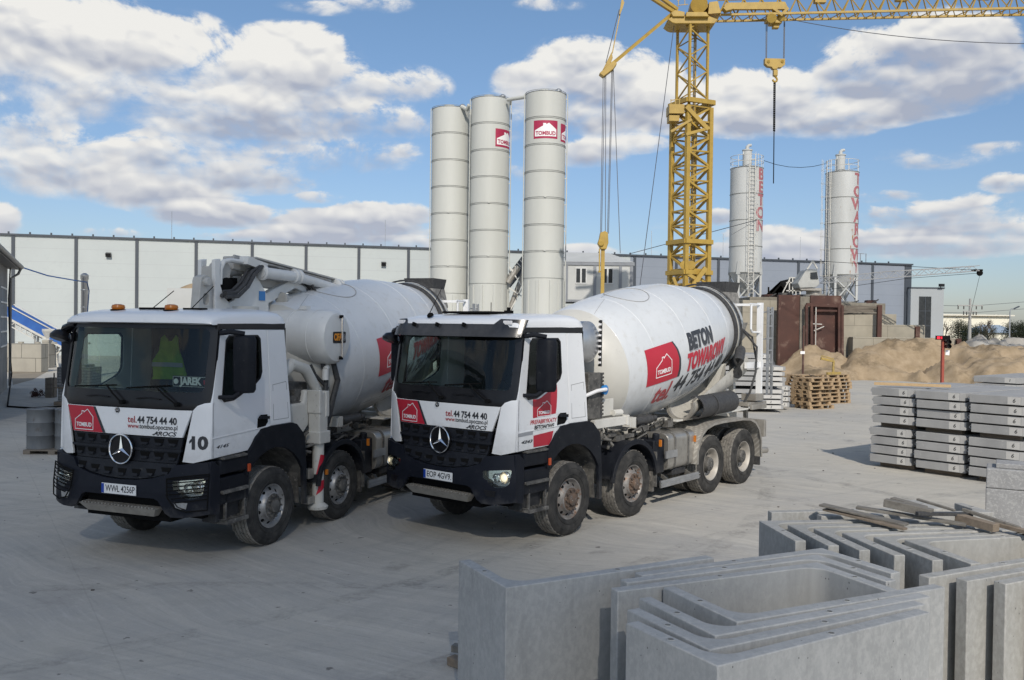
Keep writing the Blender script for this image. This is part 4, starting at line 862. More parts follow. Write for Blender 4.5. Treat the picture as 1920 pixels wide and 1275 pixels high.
# counter side: strut, strap, hoist ropes, lower block on its mast
mb = MB(); mb.bar(L(at(1262, 24, Y=YC-.4)), L(at(1150, 118, Y=YC-2)), .17, .14)
mb.bar(L(at(1268, 26, Y=YC-.2)), L(at(1222, -4, Y=YC-1)), .16); mb.bar(L(at(1270, 18, Y=YC+.4)), L(at(1240, -4, Y=YC)), .16); mb.build('counter_strut', 'crane yellow', cr, 0)
mb = MB(); pb(mb, [(1124, 137), (1150, 113), (1157, 119), (1150, 129), (1132, 143)], YC-2.25, YC-1.8); pb(mb, [(1130, 131), (1147, 97), (1149, 108), (1144, 121)], YC-2.1, YC-1.95); mb.build('strut_head', 'crane yellow', cr, 0, bevel=.02)
mb = MB(); pb(mb, [(1161, 26), (1165, 3), (1171, 3), (1168, 14), (1163, 27)], YC-2.1, YC-1.9); mb.bar(L(at(1148, 100, Y=YC-2)), L(at(1163, 24, Y=YC-2)), .05); mb.bar(L(at(1166, 6, Y=YC-2)), L(at(1172, -20, Y=YC-2)), .1); mb.build('pendant', 'crane yellow', cr, 0)
mb = MB()
for a, b in (((1131, 143), (1126, 438)), ((1134, 143), (1128, 438)), ((1136, 138), (1135, 436)), ((1147, 130), (1139, 436)), ((1149, 130), (1141, 438)), ((1150, 130), (1163, 475)), ((1161, 18), (1136, 118))):
    mb.bar(L(at(*a, Y=YC-2)), L(at(*b, Y=YC-1.8)), .03)
mb.bar(L(at(1264, 46, Y=YC-.4)), L(at(1198, 550, Y=YC-3)), .025); mb.build('stay_ropes', 'rope', cr, 0)
mb = MB(); pb(mb, [(1126, 436), (1134, 433), (1140, 436), (1141, 455), (1137, 467), (1127, 467), (1121, 456), (1124, 447)], YC-2, YC-1.6); mb.cyl(L(at(1127, 456, Y=YC-2.1)), L(at(1127, 456, Y=YC-1.5)), .14, n=14); mb.build('lower_block', 'crane yellow', cr, 30, bevel=.02)
mb = MB(); p = at(1130.5, 466, Y=YC-1.8); mb.bar(L((p.x, p.y, 0)), L(p), .17); mb.bar(L(at(1124, 466, Y=YC-2)), L(at(1124, 508, Y=YC-2)), .06); mb.cyl(L(at(1124, 508, Y=YC-2)), L(at(1124, 511, Y=YC-2)), .06, n=8); mb.build('ballast_mast', 'crane yellow', cr, 0)
mb = MB(); a, b = at(1180, 476, Y=70), at(1420, 412, Y=61); mb.bar(a, b, .04); mb.bar(b, at(1372, 440, Y=60), .02); tag(mb.build('overhead_wire', 'rope'), 'thin wire rising from the hall roof behind the crane to the left old silo', 'cable')
mb = MB(); a = at(1480, 36, Y=44.5); b = at(1960, 82, Y=40); pts = [a+(b-a)*(k/12)-Vector((0, 0, .9*4*(k/12)*(1-k/12)*.35)) for k in range(13)]; mb.tube(pts, .018, 5); tag(mb.build('overhead_wire', 'rope'), 'thin wire sloping down to the right under the crane jib, across the white clouds', 'cable')

# ---------------------------------------------------------------- vegetation, poles
mat('bark', (.10, .085, .07), (.15, .13, .11), 6, .9); mat('needles', (.022, .034, .018), (.04, .055, .026), 3, .85)
def bare_tree(label, x, y, h, seed):
    rr = random.Random(seed); t = thing('bare_tree', label, 'tree', (x, y, 0), rr.random()*6); mb = MB(); tw = MB()
    def br(p, d, ln, r, lv):
        q = p+d*ln*.5+Vector((rr.gauss(0, .04), rr.gauss(0, .04), .02))*ln; e = p+d*ln+Vector((0, 0, .06*ln))
        (mb if lv < 2 else tw).tube([p, q, e], [r, r*.8, r*.6], 5, cap=False)
        if lv >= 4: return
        for k in range(3 if lv else 6):
            a = rr.random()*TAU; sp = rr.uniform(.35, .75); nd_ = (d+Vector((math.cos(a), math.sin(a), .25))*sp).normalized(); s0 = p+(e-p)*rr.uniform(.45, 1)
            br(s0, nd_, ln*rr.uniform(.5, .8), r*.58, lv+1)
    br(Vector((0, 0, -.1)), Vector((0, 0, 1)), h*.32, h*.022, 0); mb.build('trunk', 'bark', t); tw.build('twigs', 'bark', t, 0); return t
def bush(label, x, y, w, h, seed, pine=False):
    rr = random.Random(seed); t = thing('conifer', label, 'tree', (x, y, 0), 0); mb = MB(); mb.tube([(0, 0, 0), (.05, 0, h*.5), (0, 0, h*.92)], [h*.03, h*.02, h*.006], 6); 
    cl = []
    for k in range(70 if not pine else 40):
        z = rr.random()**.8; a = rr.random()*TAU; rad_ = w/2*(1-z*.85)*rr.uniform(.45, 1.0)*(1 if not pine else rr.choice((.4, 1, 1.1))); cl.append(Vector((math.cos(a)*rad_, math.sin(a)*rad_, h*(.06+.9*z))))
    for c in cl[::3]: mb.tube([(0, 0, c.z*.85), c], [h*.012, h*.004], 4)
    mb.build('trunk', 'bark', t); lf = MB(); s0 = w*.15
    for c in cl:
        for k in range(55):
            p = c+Vector((rr.gauss(0, s0), rr.gauss(0, s0), rr.gauss(0, s0*.8))); d = Vector((rr.gauss(0, 1), rr.gauss(0, 1), rr.gauss(.5, 1))).normalized()*w*.055; q = d.cross(Vector((rr.random(), rr.random(), 1))).normalized()*w*.012
            lf.add([p-q, p+q, p+d], [(0, 1, 2)])
    lf.build('crown', 'needles', t, 0); return t
G = lambda u, Y: at(u, 620, Y=Y).x
bare_tree('tall bare tree with thin twigs between the utility pole and the low house', G(1842, 150), 150, (at(1842, 568, Y=150).z), 11)
bare_tree('bare tree partly hidden by the right end of the office block', G(1771, 140), 140, at(1771, 575, Y=140).z, 4)
bare_tree('thin bare tree rising above the dark bushes at the right edge', G(1905, 160), 160, at(1905, 598, Y=160).z, 23)
bare_tree('second bare tree just right of the tallest one, in front of the far warehouse', G(1853, 155), 155, at(1853, 580, Y=155).z, 31)
for i, (u, v, Y, w, lab) in enumerate(((1797, 602, 150, 3.6, 'round dark conifer just left of the utility pole'), (1810, 607, 152, 3.0, 'smaller dark conifer close against the utility pole'), (1830, 615, 148, 2.6, 'low dark conifer at the foot of the tall bare tree'), (1862, 614, 150, 2.1, 'lone small pine in front of the low house'), (1895, 607, 150, 3.4, 'dark conifer behind the street lamp'), (1912, 604, 152, 3.6, 'dark conifer at the right edge of the view'), (1925, 609, 149, 3.2, 'last dark conifer, cut by the right edge'), (1846, 617, 147, 1.8, 'lowest dark bush between the tall bare tree and the lone pine'))):
    bush(lab, G(u, Y), Y, w, at(u, v, Y=Y).z, 40+i, i == 3)
mat('pole grey', (.36, .355, .34), None, 1, .7)
Y = 120; up_ = thing('utility_pole', 'grey concrete utility pole with two crossarms in front of the far warehouse', 'pole', (G(1818, Y), Y, 0)); zt = at(1818, 560, Y=Y).z
mb = MB(); mb.cyl((0, 0, 0), (0, 0, zt), .26, .14, 10); mb.build('pole', 'pole grey', up_)
for v, w in ((573, 1.7), (584, .9)):
    mb = MB(); z = at(1818, v, Y=Y).z; mb.b2((-w, -.1, z-.07), (w, .1, z+.07)); c_ = mb.build('crossarm', 'pole grey', up_, 0)
    for k in (-.95, -.5, .5, .95): mb = MB(); mb.cyl((k*w, 0, z-.07), (k*w, 0, z-.5), .08, n=8); mb.build('insulator', 'chassis', c_)
Y = 85; lp = thing('street_lamp', 'slim grey street lamp with one arm at the right edge beyond the gravel', 'street lamp', (G(1893, Y), Y, 0)); zt = at(1893, 584, Y=Y).z
mb = MB(); mb.cyl((0, 0, 0), (0, 0, zt), .09, .05, 10); mb.tube([(0, 0, zt), (.1, 0, zt+.25), (.45, 0, zt+.3)], .04, 6); mb.build('pole', 'steel', lp); mb = MB(); mb.box((.62, 0, zt+.38), (.55, .2, .1), ry=-.45); mb.build('lamp_head', 'anthracite', lp)
for k, (v0, v1) in enumerate(((562, 560), (575, 573))):
    mb = MB(); mb.bar(at(1818, v0+12, Y=120), at(2000, v1, Y=135), .05); mb.bar(at(1600, v1+9, Y=150), at(1818, v0+12, Y=120), .05)
    tag(mb.build('power_line', 'rope'), ('upper' if k == 0 else 'lower')+' thin power line running from the utility pole to the right', 'cable')

# red post with display
Y = 45; p = at(1768, 632, Y=Y); rp = thing('display_post', 'red steel post with a wide LED display, a black signal lamp and a white notice', 'sign post', (p.x, Y, 0)); mat('post red', (.34, .065, .04), (.28, .06, .04), 5, .6)
mb = MB(); mb.bar((0, 0, 0), (0, 0, p.z), .16, .12); mb.build('post', 'post red', rp, 0)
mb = MB(); a = at(1753.5, 637, Y=Y-.1); b = at(1780, 629.5, Y=Y-.1); mb.b2((a.x-p.x, -.22, a.z), (b.x-p.x, -.1, b.z)); dsp = mb.build('display', 'matt black', rp, 0, bevel=.01)
mat('led red', (.3, .01, .02), None, 1, .4, emit=((1, .02, .05), 1.2)); mb = MB()
for i, w in ((0, .16), (1, .09), (2, .06)): x0 = a.x-p.x+.03+i*.11; mb.b2((x0, -.235, a.z+.04), (x0+w*.6, -.222, b.z-.04))
mb.build('led_digits', 'led red', dsp, 0)
mb = MB(); mb.box((.16, -.1, at(1770, 641, Y=Y).z), (.26, .2, .2)); mb.box((.18, -.1, at(1770, 649, Y=Y).z), (.26, .2, .2))
for v in (641, 649): mb.lathe([(0, .11), (.16, .12)], (.16, -.2, at(1770, v, Y=Y).z), (0, -1, 0), 14, False)
mb.build('signal_lamp', 'gloss black', rp); mb = MB(); mb.box((.2, -.1, at(1772, 661, Y=Y).z), (.2, .015, .25), ry=.08); mb.build('notice', 'white vinyl', rp, 0)
# small white sign post beside the bunker
Y = 50; p = at(1506, 655, Y=Y); sp_ = thing('marker_post', 'thin dark post with a small white plate in front of the dark grit heap', 'post', (p.x, Y, 0))
mb = MB(); mb.bar((0, 0, 0), (0, 0, 3.2), .09); mb.build('post', 'rust plate', sp_, 0); mb = MB(); mb.box((-.05, -.06, at(1500, 661, Y=Y).z), (.25, .02, .16)); mb.build('plate', 'white vinyl', sp_, 0)
# sand filled bin far behind the left truck
Y = 40; a = at(313, 540, Y=Y); b = at(374, 580, Y=Y); bn_ = thing('sand_bin', 'pale steel bin heaped with sand, seen above the left cab roof', 'bin', (a.x, Y, 0))
mb = MB(); mb.add([(0, 0, 0), (b.x-a.x+.6, 0, 0), (b.x-a.x+.6, 1.8, 0), (0, 1.8, 0), (0, 0, a.z), (b.x-a.x+.6, 0, a.z), (b.x-a.x+.6, 1.8, a.z), (0, 1.8, a.z)], [(3, 2, 1, 0), (4, 5, 6, 7), (0, 1, 5, 4), (1, 2, 6, 5), (2, 3, 7, 6), (3, 0, 4, 7)]); mb.build('box', 'container', bn_, 0)
mb = MB(); mb.lathe([(-.02, .85), (.12, .6), (.24, .3), (.3, .05)], (1.05, .9, a.z), (0, 0, 1), 18); mb.build('sand', 'sand', bn_)
# ================================================================ trucks (L = metres behind the front, W = towards the driver's side, z)
AX = (1.41, 3.11, 5.77, 7.12)
def bow(w): w = abs(w)/1.2; return .10*w**3+.07*w**10
def X0(z):
    if z < 1.3: return -.02+.05*max(0, (z-.9))/.4
    if z < 1.95: return .03
    return .03+.15*(z-1.95)/.95
def Ff(off=0.): return lambda u, v, d: Vector((X0(v)+bow(u)-off+d, u, v))
def Ws(z): return 1.2-.05*max(0, z-2.)/.95
def Sf(sg=1, off=0.): return lambda u, v, d: Vector((u, sg*(Ws(v)+off-d), v))
def T(): return MB(flip=True)
def mir(pts): return [(-a, b) for a, b in pts]
mat('chequer', (.40, .38, .34), (.32, .30, .27), 3., .5, metal=.35, extra=lambda q, tc, p, c: q.mix(q.math('MULTIPLY', q.math('GREATER_THAN', q.math('MULTIPLY', q.math('SINE', q.math('MULTIPLY', q.xyz(tc)[0], 62.)), q.math('SINE', q.math('MULTIPLY', q.math('ADD', q.xyz(tc)[1], q.xyz(tc)[2]), 62.))), .25), .5), c, (.62, .60, .55, 1)))
mat('hose', (.03, .03, .032), (.06, .06, .06), 20, .6)
mat('seam', (.30, .305, .31), None, 1, .6)

def make_wheel(front):
    # axis along +W, outer face at W=0; mesh name 'wheel' is the rim
    ax = (0, -1, 0); o3 = (0, 0, 0)
    mb = T()
    if front: prof = [(.30, .25), (.05, .27), (.035, .288), (.018, .292), (.02, .28), (.06, .262), (.075, .24), (.045, .205), (.02, .185), (.0, .178), (-.008, .165), (-.008, .10)]
    else: prof = [(.28, .24), (.05, .268), (.03, .288), (.016, .292), (.018, .282), (.05, .262), (.11, .25), (.155, .235), (.17, .22), (.172, .12)]
    mb.lathe(prof, o3, ax, 40, False); rim = mb.build('wheel', 'rim grey' if front else 'rim dusty')
    mb = T(); P = [(.045, .275), (.012, .30), (.0, .34), (-.006, .40), (-.004, .45), (.008, .482), (.028, .503), (.034, .512)]
    P2 = [(.034, .512)]
    for k in range(4):
        t = .075+k*.054; P2 += [(t-.007, .519), (t-.004, .504), (t+.004, .504), (t+.007, .519)]
    P2 += [(.282, .512)]; P3 = [(.282, .512), (.29, .50), (.312, .46), (.318, .40), (.30, .32), (.27, .275)]
    def grow(pp): return [(t, r*1.01) for t, r in pp]
    mb.lathe(grow(P), o3, ax, 56, False); mb.lathe(grow(P3), o3, ax, 56, False)
    for r_ in (.345, .43): mb.lathe([(-.002, r_), (-.009, r_+.003), (-.009, r_+.009), (-.002, r_+.012)], o3, ax, 56, False)
    mb.m = 1; mb.lathe(grow(P2), o3, ax, 56, False)
    for k in range(72):      # shoulder sipes
        a = TAU*k/72; 
        for t, rr in ((.05, .522), (.268, .522)):
            mb.box((math.cos(a)*(rr-.003), -t, math.sin(a)*(rr-.003)), (.008, .034, .028), ry=-a) if k % 2 == 0 else None
    ty = mb.build('tyre', ['rubber', 'tread'], rim, 50)
    mb = T()
    if front:
        mb.lathe([(.02, .17), (-.012, .165), (-.016, .12), (-.01, .115), (-.01, .09), (-.05, .085), (-.058, .07), (-.058, .0)], o3, ax, 28, False)
        for k in range(10): a = TAU*k/10; c = Vector((math.cos(a)*.142, 0, math.sin(a)*.142)); mb.cyl(c+Vector((0, .005, 0)), c+Vector((0, .046, 0)), .017, .014, 6)
        for k in range(10): a = TAU*(k+.5)/10; c = Vector((math.cos(a)*.10, 0, math.sin(a)*.10)); mb.cyl(c+Vector((0, .005, 0)), c+Vector((0, .03, 0)), .012, .010, 6)
    else:
        mb.lathe([(.175, .20), (.168, .19), (.166, .13), (.10, .125), (.03, .12), (.018, .105), (.012, .05), (.012, 0)], o3, ax, 28, False)
        for k in range(10): a = TAU*k/10; c = Vector((math.cos(a)*.165, -.17, math.sin(a)*.165)); mb.cyl(c, c+Vector((0, .035, 0)), .017, .014, 6)
        for k in range(8): a = TAU*k/8; c = Vector((math.cos(a)*.06, -.02, math.sin(a)*.06)); mb.cyl(c, c+Vector((0, .02, 0)), .01, .01, 6)
    mb.m = 1
    for k in range(10):
        a = TAU*(k+.5)/10; rr = .222 if front else .205; t0 = .0635 if front else .168
        c = Vector((math.cos(a)*rr, -t0+.006, math.sin(a)*rr)); n = Vector((math.cos(a)*(.6 if front else 0), 1, math.sin(a)*(.6 if front else 0))).normalized(); mb.cyl(c-n*.03, c+n*.003, .024 if front else .022, n=12)
    mb.build('hub', ['hub rust' if front else 'chassis', 'matt black'], rim)
    return rim
WH = {}
def put_wheel(root, front, L_, W_, left=True, steer=0., rim=None):
    key = (front, rim)
    if key not in WH:
        w = make_wheel(front); WH[key] = w
        if rim:
            w.data.materials[0] = MATS[rim[0]]
            for c in kids(w):
                if c.name.startswith('hub'): c.data.materials[0] = MATS[rim[1]]
    else: w = dup(WH[key])
    w.parent = root; w.location = (L_, -W_, .522); w.rotation_euler = (0, rnd.random()*6, (0 if left else PI)+steer)
    w.rotation_mode = 'XYZ'; return w
def arch(mb, cL, cz, r, W0, W1, a0, a1, th=.02, n=20):
    vs = []; fs = []
    for i in range(n+1):
        a = R(a0+(a1-a0)*i/n)
        for rr, w in ((r, W0), (r, W1), (r+th, W1), (r+th, W0)): vs.append((cL+rr*math.cos(a), w, cz+rr*math.sin(a)))
    for i in range(n):
        for k in range(4): fs.append((i*4+k, i*4+(k+1) % 4, i*4+4+(k+1) % 4, i*4+4+k))
    fs += [(0, 1, 2, 3), (n*4+3, n*4+2, n*4+1, n*4)]; mb.add(vs, fs)
def sweep(mb, path, W0, W1, th):
    P = [Vector((a, 0, b)) for a, b in path]; vs = []; fs = []; n = len(P)
    for i, p in enumerate(P):
        t = (P[min(n-1, i+1)]-P[max(0, i-1)]).normalized(); nn = Vector((-t.z, 0, t.x))*th
        for q, w in ((p, W0), (p, W1), (p-nn, W1), (p-nn, W0)): vs.append((q.x, w, q.z))
    for i in range(n-1):
        for k in range(4): fs.append((i*4+k, i*4+(k+1) % 4, i*4+4+(k+1) % 4, i*4+4+k))
    fs += [(0, 1, 2, 3), (n*4-1, n*4-2, n*4-3, n*4-4)]; mb.add(vs, fs)
def house_logo(parent, fn, poly, cx, cy, w, h, lw=.012, step=.1, ts=1.):
    mb = T(); mb.sheet([poly], fn, .003, step); lg = mb.build('logo', 'red vinyl', parent, 30)
    f2 = lambda u, v, d: fn(u, v, d-.004)
    hp = [(cx+a, cy+b) for a, b in house_pts(w, h)]
    mb = T(); line_loop(mb, hp, lw, f2, .002, step); mb.build('house_outline', 'white vinyl', lg, 0)
    mb = T(); mb.text('TOMBUD', f2, h*.30*ts, cx, cy-h*.26, bold=.006*w, width=w*.84, step=step); mb.build('lettering', 'white vinyl', lg, 0)
    return lg
def star_badge(root, W_, z_, r, off=.03, name='emblem'):
    x0 = X0(z_)-off; mb = T(); c = Vector((x0, W_, z_))
    mb.tube([c+Vector((-.012, r*math.cos(t*TAU/40), r*math.sin(t*TAU/40))) for t in range(40)], r*.055, 8, closed=True)
    for k in range(3):
        a = PI/2+k*TAU/3; tip = c+Vector((-.01, math.cos(a)*r*.97, math.sin(a)*r*.97)); ctr = c+Vector((-.035 if r > .1 else -.01, 0, 0))
        for s_ in (-1, 1):
            b = a+s_*PI/3; side = c+Vector((-.006, math.cos(b)*r*.155, math.sin(b)*r*.155)); mb.add([ctr, side, tip], [(0, 1, 2)])
    o = mb.build(name, 'chrome', root, 20)
    mb = T(); mb.cyl(c+Vector((.03, 0, 0)), c, r*1.02, n=36); mb.build('disc', 'gloss black', o); return o

DA = Vector((2.62, 0, 2.15)); DT = .163; dax = Vector((math.cos(DT), 0, math.sin(DT))); dn = Vector((-math.sin(DT), 0, math.cos(DT))); dw = Vector((0, 1, 0))
DP = [(0, .12), (.0, .30), (.06, .52), (.16, .70), (.30, .86), (.46, .965), (.60, 1.02), (.66, 1.036), (.9, 1.075), (1.2, 1.105), (1.6, 1.135), (2.0, 1.15), (2.5, 1.152), (3.0, 1.135), (3.4, 1.10), (3.8, 1.035), (4.2, .96), (4.6, .87), (4.78, .83), (5.0, .77), (5.3, .69), (5.6, .61), (5.75, .58)]
def dr(s):
    for (a, ra), (b, rb) in zip(DP, DP[1:]):
        if a <= s <= b and b > a: return ra+(rb-ra)*(s-a)/(b-a)
    return .6
def Df(off=.006): 
    def f(u, v, d):
        r = dr(u)+off-d; ph = v/1.12; return DA+dax*min(u, 5.6)+(dw*math.cos(ph)+dn*math.sin(ph))*r
    return f

def make_truck(name, label, pose, kind):
    x0, y0, yaw = pose
    root = thing(name, label, 'concrete mixer', (x0, y0, 0), PI/2-yaw)
    B = kind == 'mixer'
    # ---- cab
    mb = T(); 
    mb.b2((1.70, -1.14, 1.45), (1.74, 1.14, 2.9)); mb.b2((.25, -1.15, 1.3), (1.72, 1.15, 1.36))
    for sg in (1, -1):
        mb.sheet([[(.19, 1.30), (.205, 1.98), (.375, 2.88), (.45, 2.88), (.45, 2.83), (.37, 2.83), (.36, 2.79), (.22, 1.98), (.22, 1.32), (.3, 1.30)]], Sf(sg, -.012), .03, .2)
    mb.build('cab_frame', 'black plastic', root, 0)
    for sg in (1, -1):
        mb = T(); mb.sheet([[(.165, 1.315), (.185, 1.99), (.36, 2.80), (.385, 2.85), (.43, 2.875), (1.30, 2.875), (1.312, 2.2), (1.325, 1.605), (1.12, 1.575), (.98, 1.45), (.86, 1.335)],
            [(.355, 2.03), (.47, 2.74), (.53, 2.80), (1.10, 2.80), (1.155, 2.75), (1.165, 2.33), (1.13, 2.25), (1.04, 2.19), (.66, 2.03), (.58, 2.0), (.40, 1.99)][::-1]], Sf(sg), .035, .15)
        door = mb.build('door', 'truck white', root, 35, bevel=.006)
        mb = T(); inner = [(.352, 2.02), (.466, 2.745), (.528, 2.806), (1.105, 2.806), (1.161, 2.755), (1.171, 2.325), (1.13, 2.24), (1.04, 2.18), (.66, 2.022), (.58, 1.992), (.395, 1.982)]
        cx_, cy_ = .8, 2.4; ring = [(cx_+(a-cx_)*.95, cy_+(b-cy_)*.94) for a, b in inner]
        mb.sheet([inner, ring[::-1]], Sf(sg, .004), .03, .2); mb.build('window_seal', 'gloss black', door, 30)
        mb = T(); mb.sheet([[(cx_+(a-cx_)*.97, cy_+(b-cy_)*.97) for a, b in inner]], Sf(sg, -.012), 0, .3); mb.build('side_window', 'glass', door, 30)
        mb = T(); mb.sheet([[(1.05, 1.60), (1.06, 1.72), (1.12, 1.765), (1.26, 1.76), (1.275, 1.66), (1.22, 1.61)]], Sf(sg, .005), .01, .2); mb.m = 1
        mb.bar((1.07, sg*(Ws(1.7)+.03), 1.735), (1.26, sg*(Ws(1.7)+.03), 1.72), .03, .04); mb.build('handle', ['matt black', 'black plastic'], door, 30)
        mb = T(); mb.bar((.19, sg*(Ws(1.5)+.004), 1.56), (1.32, sg*(Ws(1.5)+.004), 1.60), .012, .010); mb.build('crease', 'truck white', door, 0)
        mb = T(); mb.sheet([[(1.335, 1.60), (1.322, 2.2), (1.312, 2.875), (1.69, 2.875), (1.735, 2.2), (1.80, 1.60)]], Sf(sg), .035, .2); qp = mb.build('rear_panel', 'truck white', root, 35, bevel=.006)
        mb = T(); line_loop(mb, [(1.40, 1.67), (1.385, 2.14), (1.685, 2.17), (1.735, 1.67)], .008, Sf(sg, .0015), .002, .3); mb.build('hatch_outline', 'seam', qp, 0)
        mb = T(); mb.sheet([[(.30, 2.88), (.315, 2.945), (1.70, 2.96), (1.695, 2.88)]], Sf(sg, .008), .05, .3); mb.build('drip_rail', 'gloss black', root, 0)
        c_ = [(.865, 1.275), (1.0, 1.262), (1.2, 1.315), (1.2, 1.995), (1.12, 1.985), (1.045, 1.955), (.995, 1.90)]
        if sg < 0: c_ = mir(c_)
        mb = T(); mb.sheet([c_], Ff(.012), .03, .05); cp_ = mb.build('corner_panel', 'truck white', root, 40, bevel=.005)
        if sg < 0:      # step rungs on the far corner
            mb = T()
            for k in range(5): mb.bar((.2, -1.2, 1.38+k*.12), (.36, -1.36, 1.38+k*.12), .016)
            mb.tube([(.14, -1.18, 1.26), (.34, -1.34, 1.30), (.37, -1.37, 1.40), (.37, -1.37, 1.90), (.22, -1.2, 1.97)], .018, 6); mb.build('grab_rail', 'truck white', root)
        if sg > 0 and not B: mb = T(); mb.text('10', Ff(.018), .21, 1.075, 1.50, bold=.009, step=.05, width=.18); mb.sheet([[(.955, 1.50), (.955, 1.53), (.995, 1.575), (1.005, 1.54)]], Ff(.018), .002, .05); mb.build('number', 'dark vinyl', cp_, 0)
    # front frame with windscreen
    mb = T(); mb.sheet([[(-1.185, 1.93), (-1.0, 1.905), (1.0, 1.905), (1.185, 1.93), (1.165, 2.93), (-1.165, 2.93)], rrect(-1.09, 2.11, 1.09, 2.88, .07)[::-1]], Ff(0), .04, .06); mb.build('windscreen_frame', 'gloss black', root, 40)
    mb = T(); mb.sheet([rrect(-1.10, 2.10, 1.10, 2.89, .07)], Ff(-.012), 0, .06); mb.build('windscreen', 'glass', root, 60)
    for (pv, tip, b0, b1) in (((-.02, 1.965), (-.30, 2.17), (-.86, 2.13), (-.14, 2.17)), ((.80, 1.965), (.46, 2.18), (.02, 2.14), (.66, 2.19))):
        f = Ff(.035); mb = T(); mb.tube([f(pv[0], pv[1], -.01), f((pv[0]+tip[0])/2, (pv[1]+tip[1])/2, -.02), f(tip[0], tip[1], 0)], .011, 6); mb.cyl(f(*pv, .03), f(*pv, -.02), .028, n=12); w_ = mb.build('wiper', 'matt black', root)
        mb = T(); mb.tube([f(b0[0]+(b1[0]-b0[0])*k/6, b0[1]+(b1[1]-b0[1])*k/6, .012) for k in range(7)], .009, 6); mb.build('blade', 'matt black', w_)
    for k in (-.62, .18):
        mb = T(); mb.tube([Ff(.02)(k+j*.09, 2.035-.008*abs(j-2), 0) for j in range(5)], .008, 6); mb.build('grab_handle', 'gloss black', root)
    # roof
    mb = T(); secs = [(.105, 2.93, 2.95), (.115, 2.93, 3.0), (.16, 2.93, 3.045), (.26, 2.935, 3.085), (.5, 2.94, 3.12), (.9, 2.945, 3.14), (1.4, 2.95, 3.15), (1.58, 2.955, 3.14), (1.67, 2.955, 3.09), (1.70, 2.955, 2.98)]
    m_ = 28; vs = []
    for (l, ze, zt) in secs:
        for k in range(m_+1):
            a = PI*k/m_; cw, sw = math.cos(a), math.sin(a); w = 1.158*math.copysign(abs(cw)**.38, cw); z = ze+(zt-ze)*abs(sw)**.42; vs.append((l+bow(w)*(.9 if l < .6 else .1)*max(0, 1-l)+.0, w, z))
    fs = [(j*(m_+1)+k, j*(m_+1)+k+1, (j+1)*(m_+1)+k+1, (j+1)*(m_+1)+k) for j in range(len(secs)-1) for k in range(m_)]
    fs += [tuple(range(m_+1))[::-1], tuple((len(secs)-1)*(m_+1)+k for k in range(m_+1))]; mb.add(vs, fs); roof = mb.build('roof', 'truck white', root, 50)
    # hood
    mb = T(); mb.sheet([[(-.985, 1.895), (.985, 1.895), (.86, 1.565), (-.86, 1.565)]], Ff(.012), .03, .06); hood = mb.build('hood_panel', 'truck white', root, 40, bevel=.005)
    fh = Ff(.0165)
    house_logo(hood, fh, [(-.98, 1.89), (-.50, 1.89), (-.34, 1.57), (-.857, 1.57)], -.66, 1.715, .32, .24, .009, .05)
    mb = T(); mb.sheet([[(-.50, 1.89), (-.465, 1.89), (-.295, 1.57), (-.34, 1.57)]], fh, .003, .1); mb.build('stripe', 'dark vinyl', hood, 0)
    mb = T(); mb.m = 0; mb.text('tel.', fh, .115, .06, 1.755, 'LEFT', bold=.0015, step=.2); mb.text('www', fh, .08, .06, 1.678, 'LEFT', bold=.0008, step=.2); mb.m = 1
    mb.text('44 754 44 40', fh, .118, .50, 1.755, bold=.0035, step=.2, width=.58); mb.text('.tombud.opoczno.pl', fh, .08, .515, 1.678, bold=.0008, step=.2, width=.565); mb.build('lettering', ['red faded', 'dark vinyl'], hood, 0)
    mb = T(); mb.text('AROCS', fh, .072, .62, 1.60, shear=.35, bold=.0015, width=.34, step=.2); mb.bar(fh(.44, 1.585, 0), fh(.56, 1.625, 0), .006); mb.build('badge', 'dark vinyl', hood, 0)
    star_badge(hood, -.10, 1.862, .032, .02, 'badge')
    # grille
    mb = T(); mb.sheet([[(-.865, 1.555), (.865, 1.555), (.79, 1.25), (-.79, 1.25)]], Ff(.0), .03, .06)
    lowp = [(-.80, 1.245), (.80, 1.245), (.72, 1.14), (.5, 1.075), (.25, 1.04), (0, 1.03), (-.25, 1.04), (-.5, 1.075), (-.72, 1.14)]
    mb.sheet([lowp], Ff(.015), .03, .06); mb.sheet([[(-.86, 1.42), (.86, 1.42), (.855, 1.39), (-.855, 1.39)]], Ff(.03), .03, .06); grl = mb.build('grille', 'grille plastic', root, 30, bevel=.004)
    def scoop(w, z, s=1.):
        a = T(); f = Ff(.006 if z > 1.2 else .021); a.sheet([[(w-.075*s, z+.035), (w+.075*s, z+.035), (w+.05*s, z-.03), (w-.05*s, z-.03)]], f, .004, .2); a.m = 1
        fo = Ff(.03 if z > 1.2 else .045)
        a.add([f(w-.058*s, z-.02, 0), f(w+.058*s, z-.02, 0), f(w+.042*s, z-.052, 0), f(w-.042*s, z-.052, 0), fo(w-.05*s, z-.012, 0), fo(w+.05*s, z-.012, 0), fo(w+.04*s, z-.044, 0), fo(w-.04*s, z-.044, 0)], [(0, 1, 2, 3), (4, 5, 6, 7), (0, 1, 5, 4), (1, 2, 6, 5), (2, 3, 7, 6), (3, 0, 4, 7)])
        a.build('scoop', ['matt black', 'grille plastic'], grl, 0)
    for z in (1.505, 1.335):
        for w in (.32, .53, .73, -.32, -.53, -.73): scoop(w, z)
    for w in (-.66, -.44, -.22, 0, .22, .44, .66): scoop(w, 1.15-.055*(1-(w/.7)**2)+.02, .95)
    star_badge(root, 0, 1.39, .178, .055)
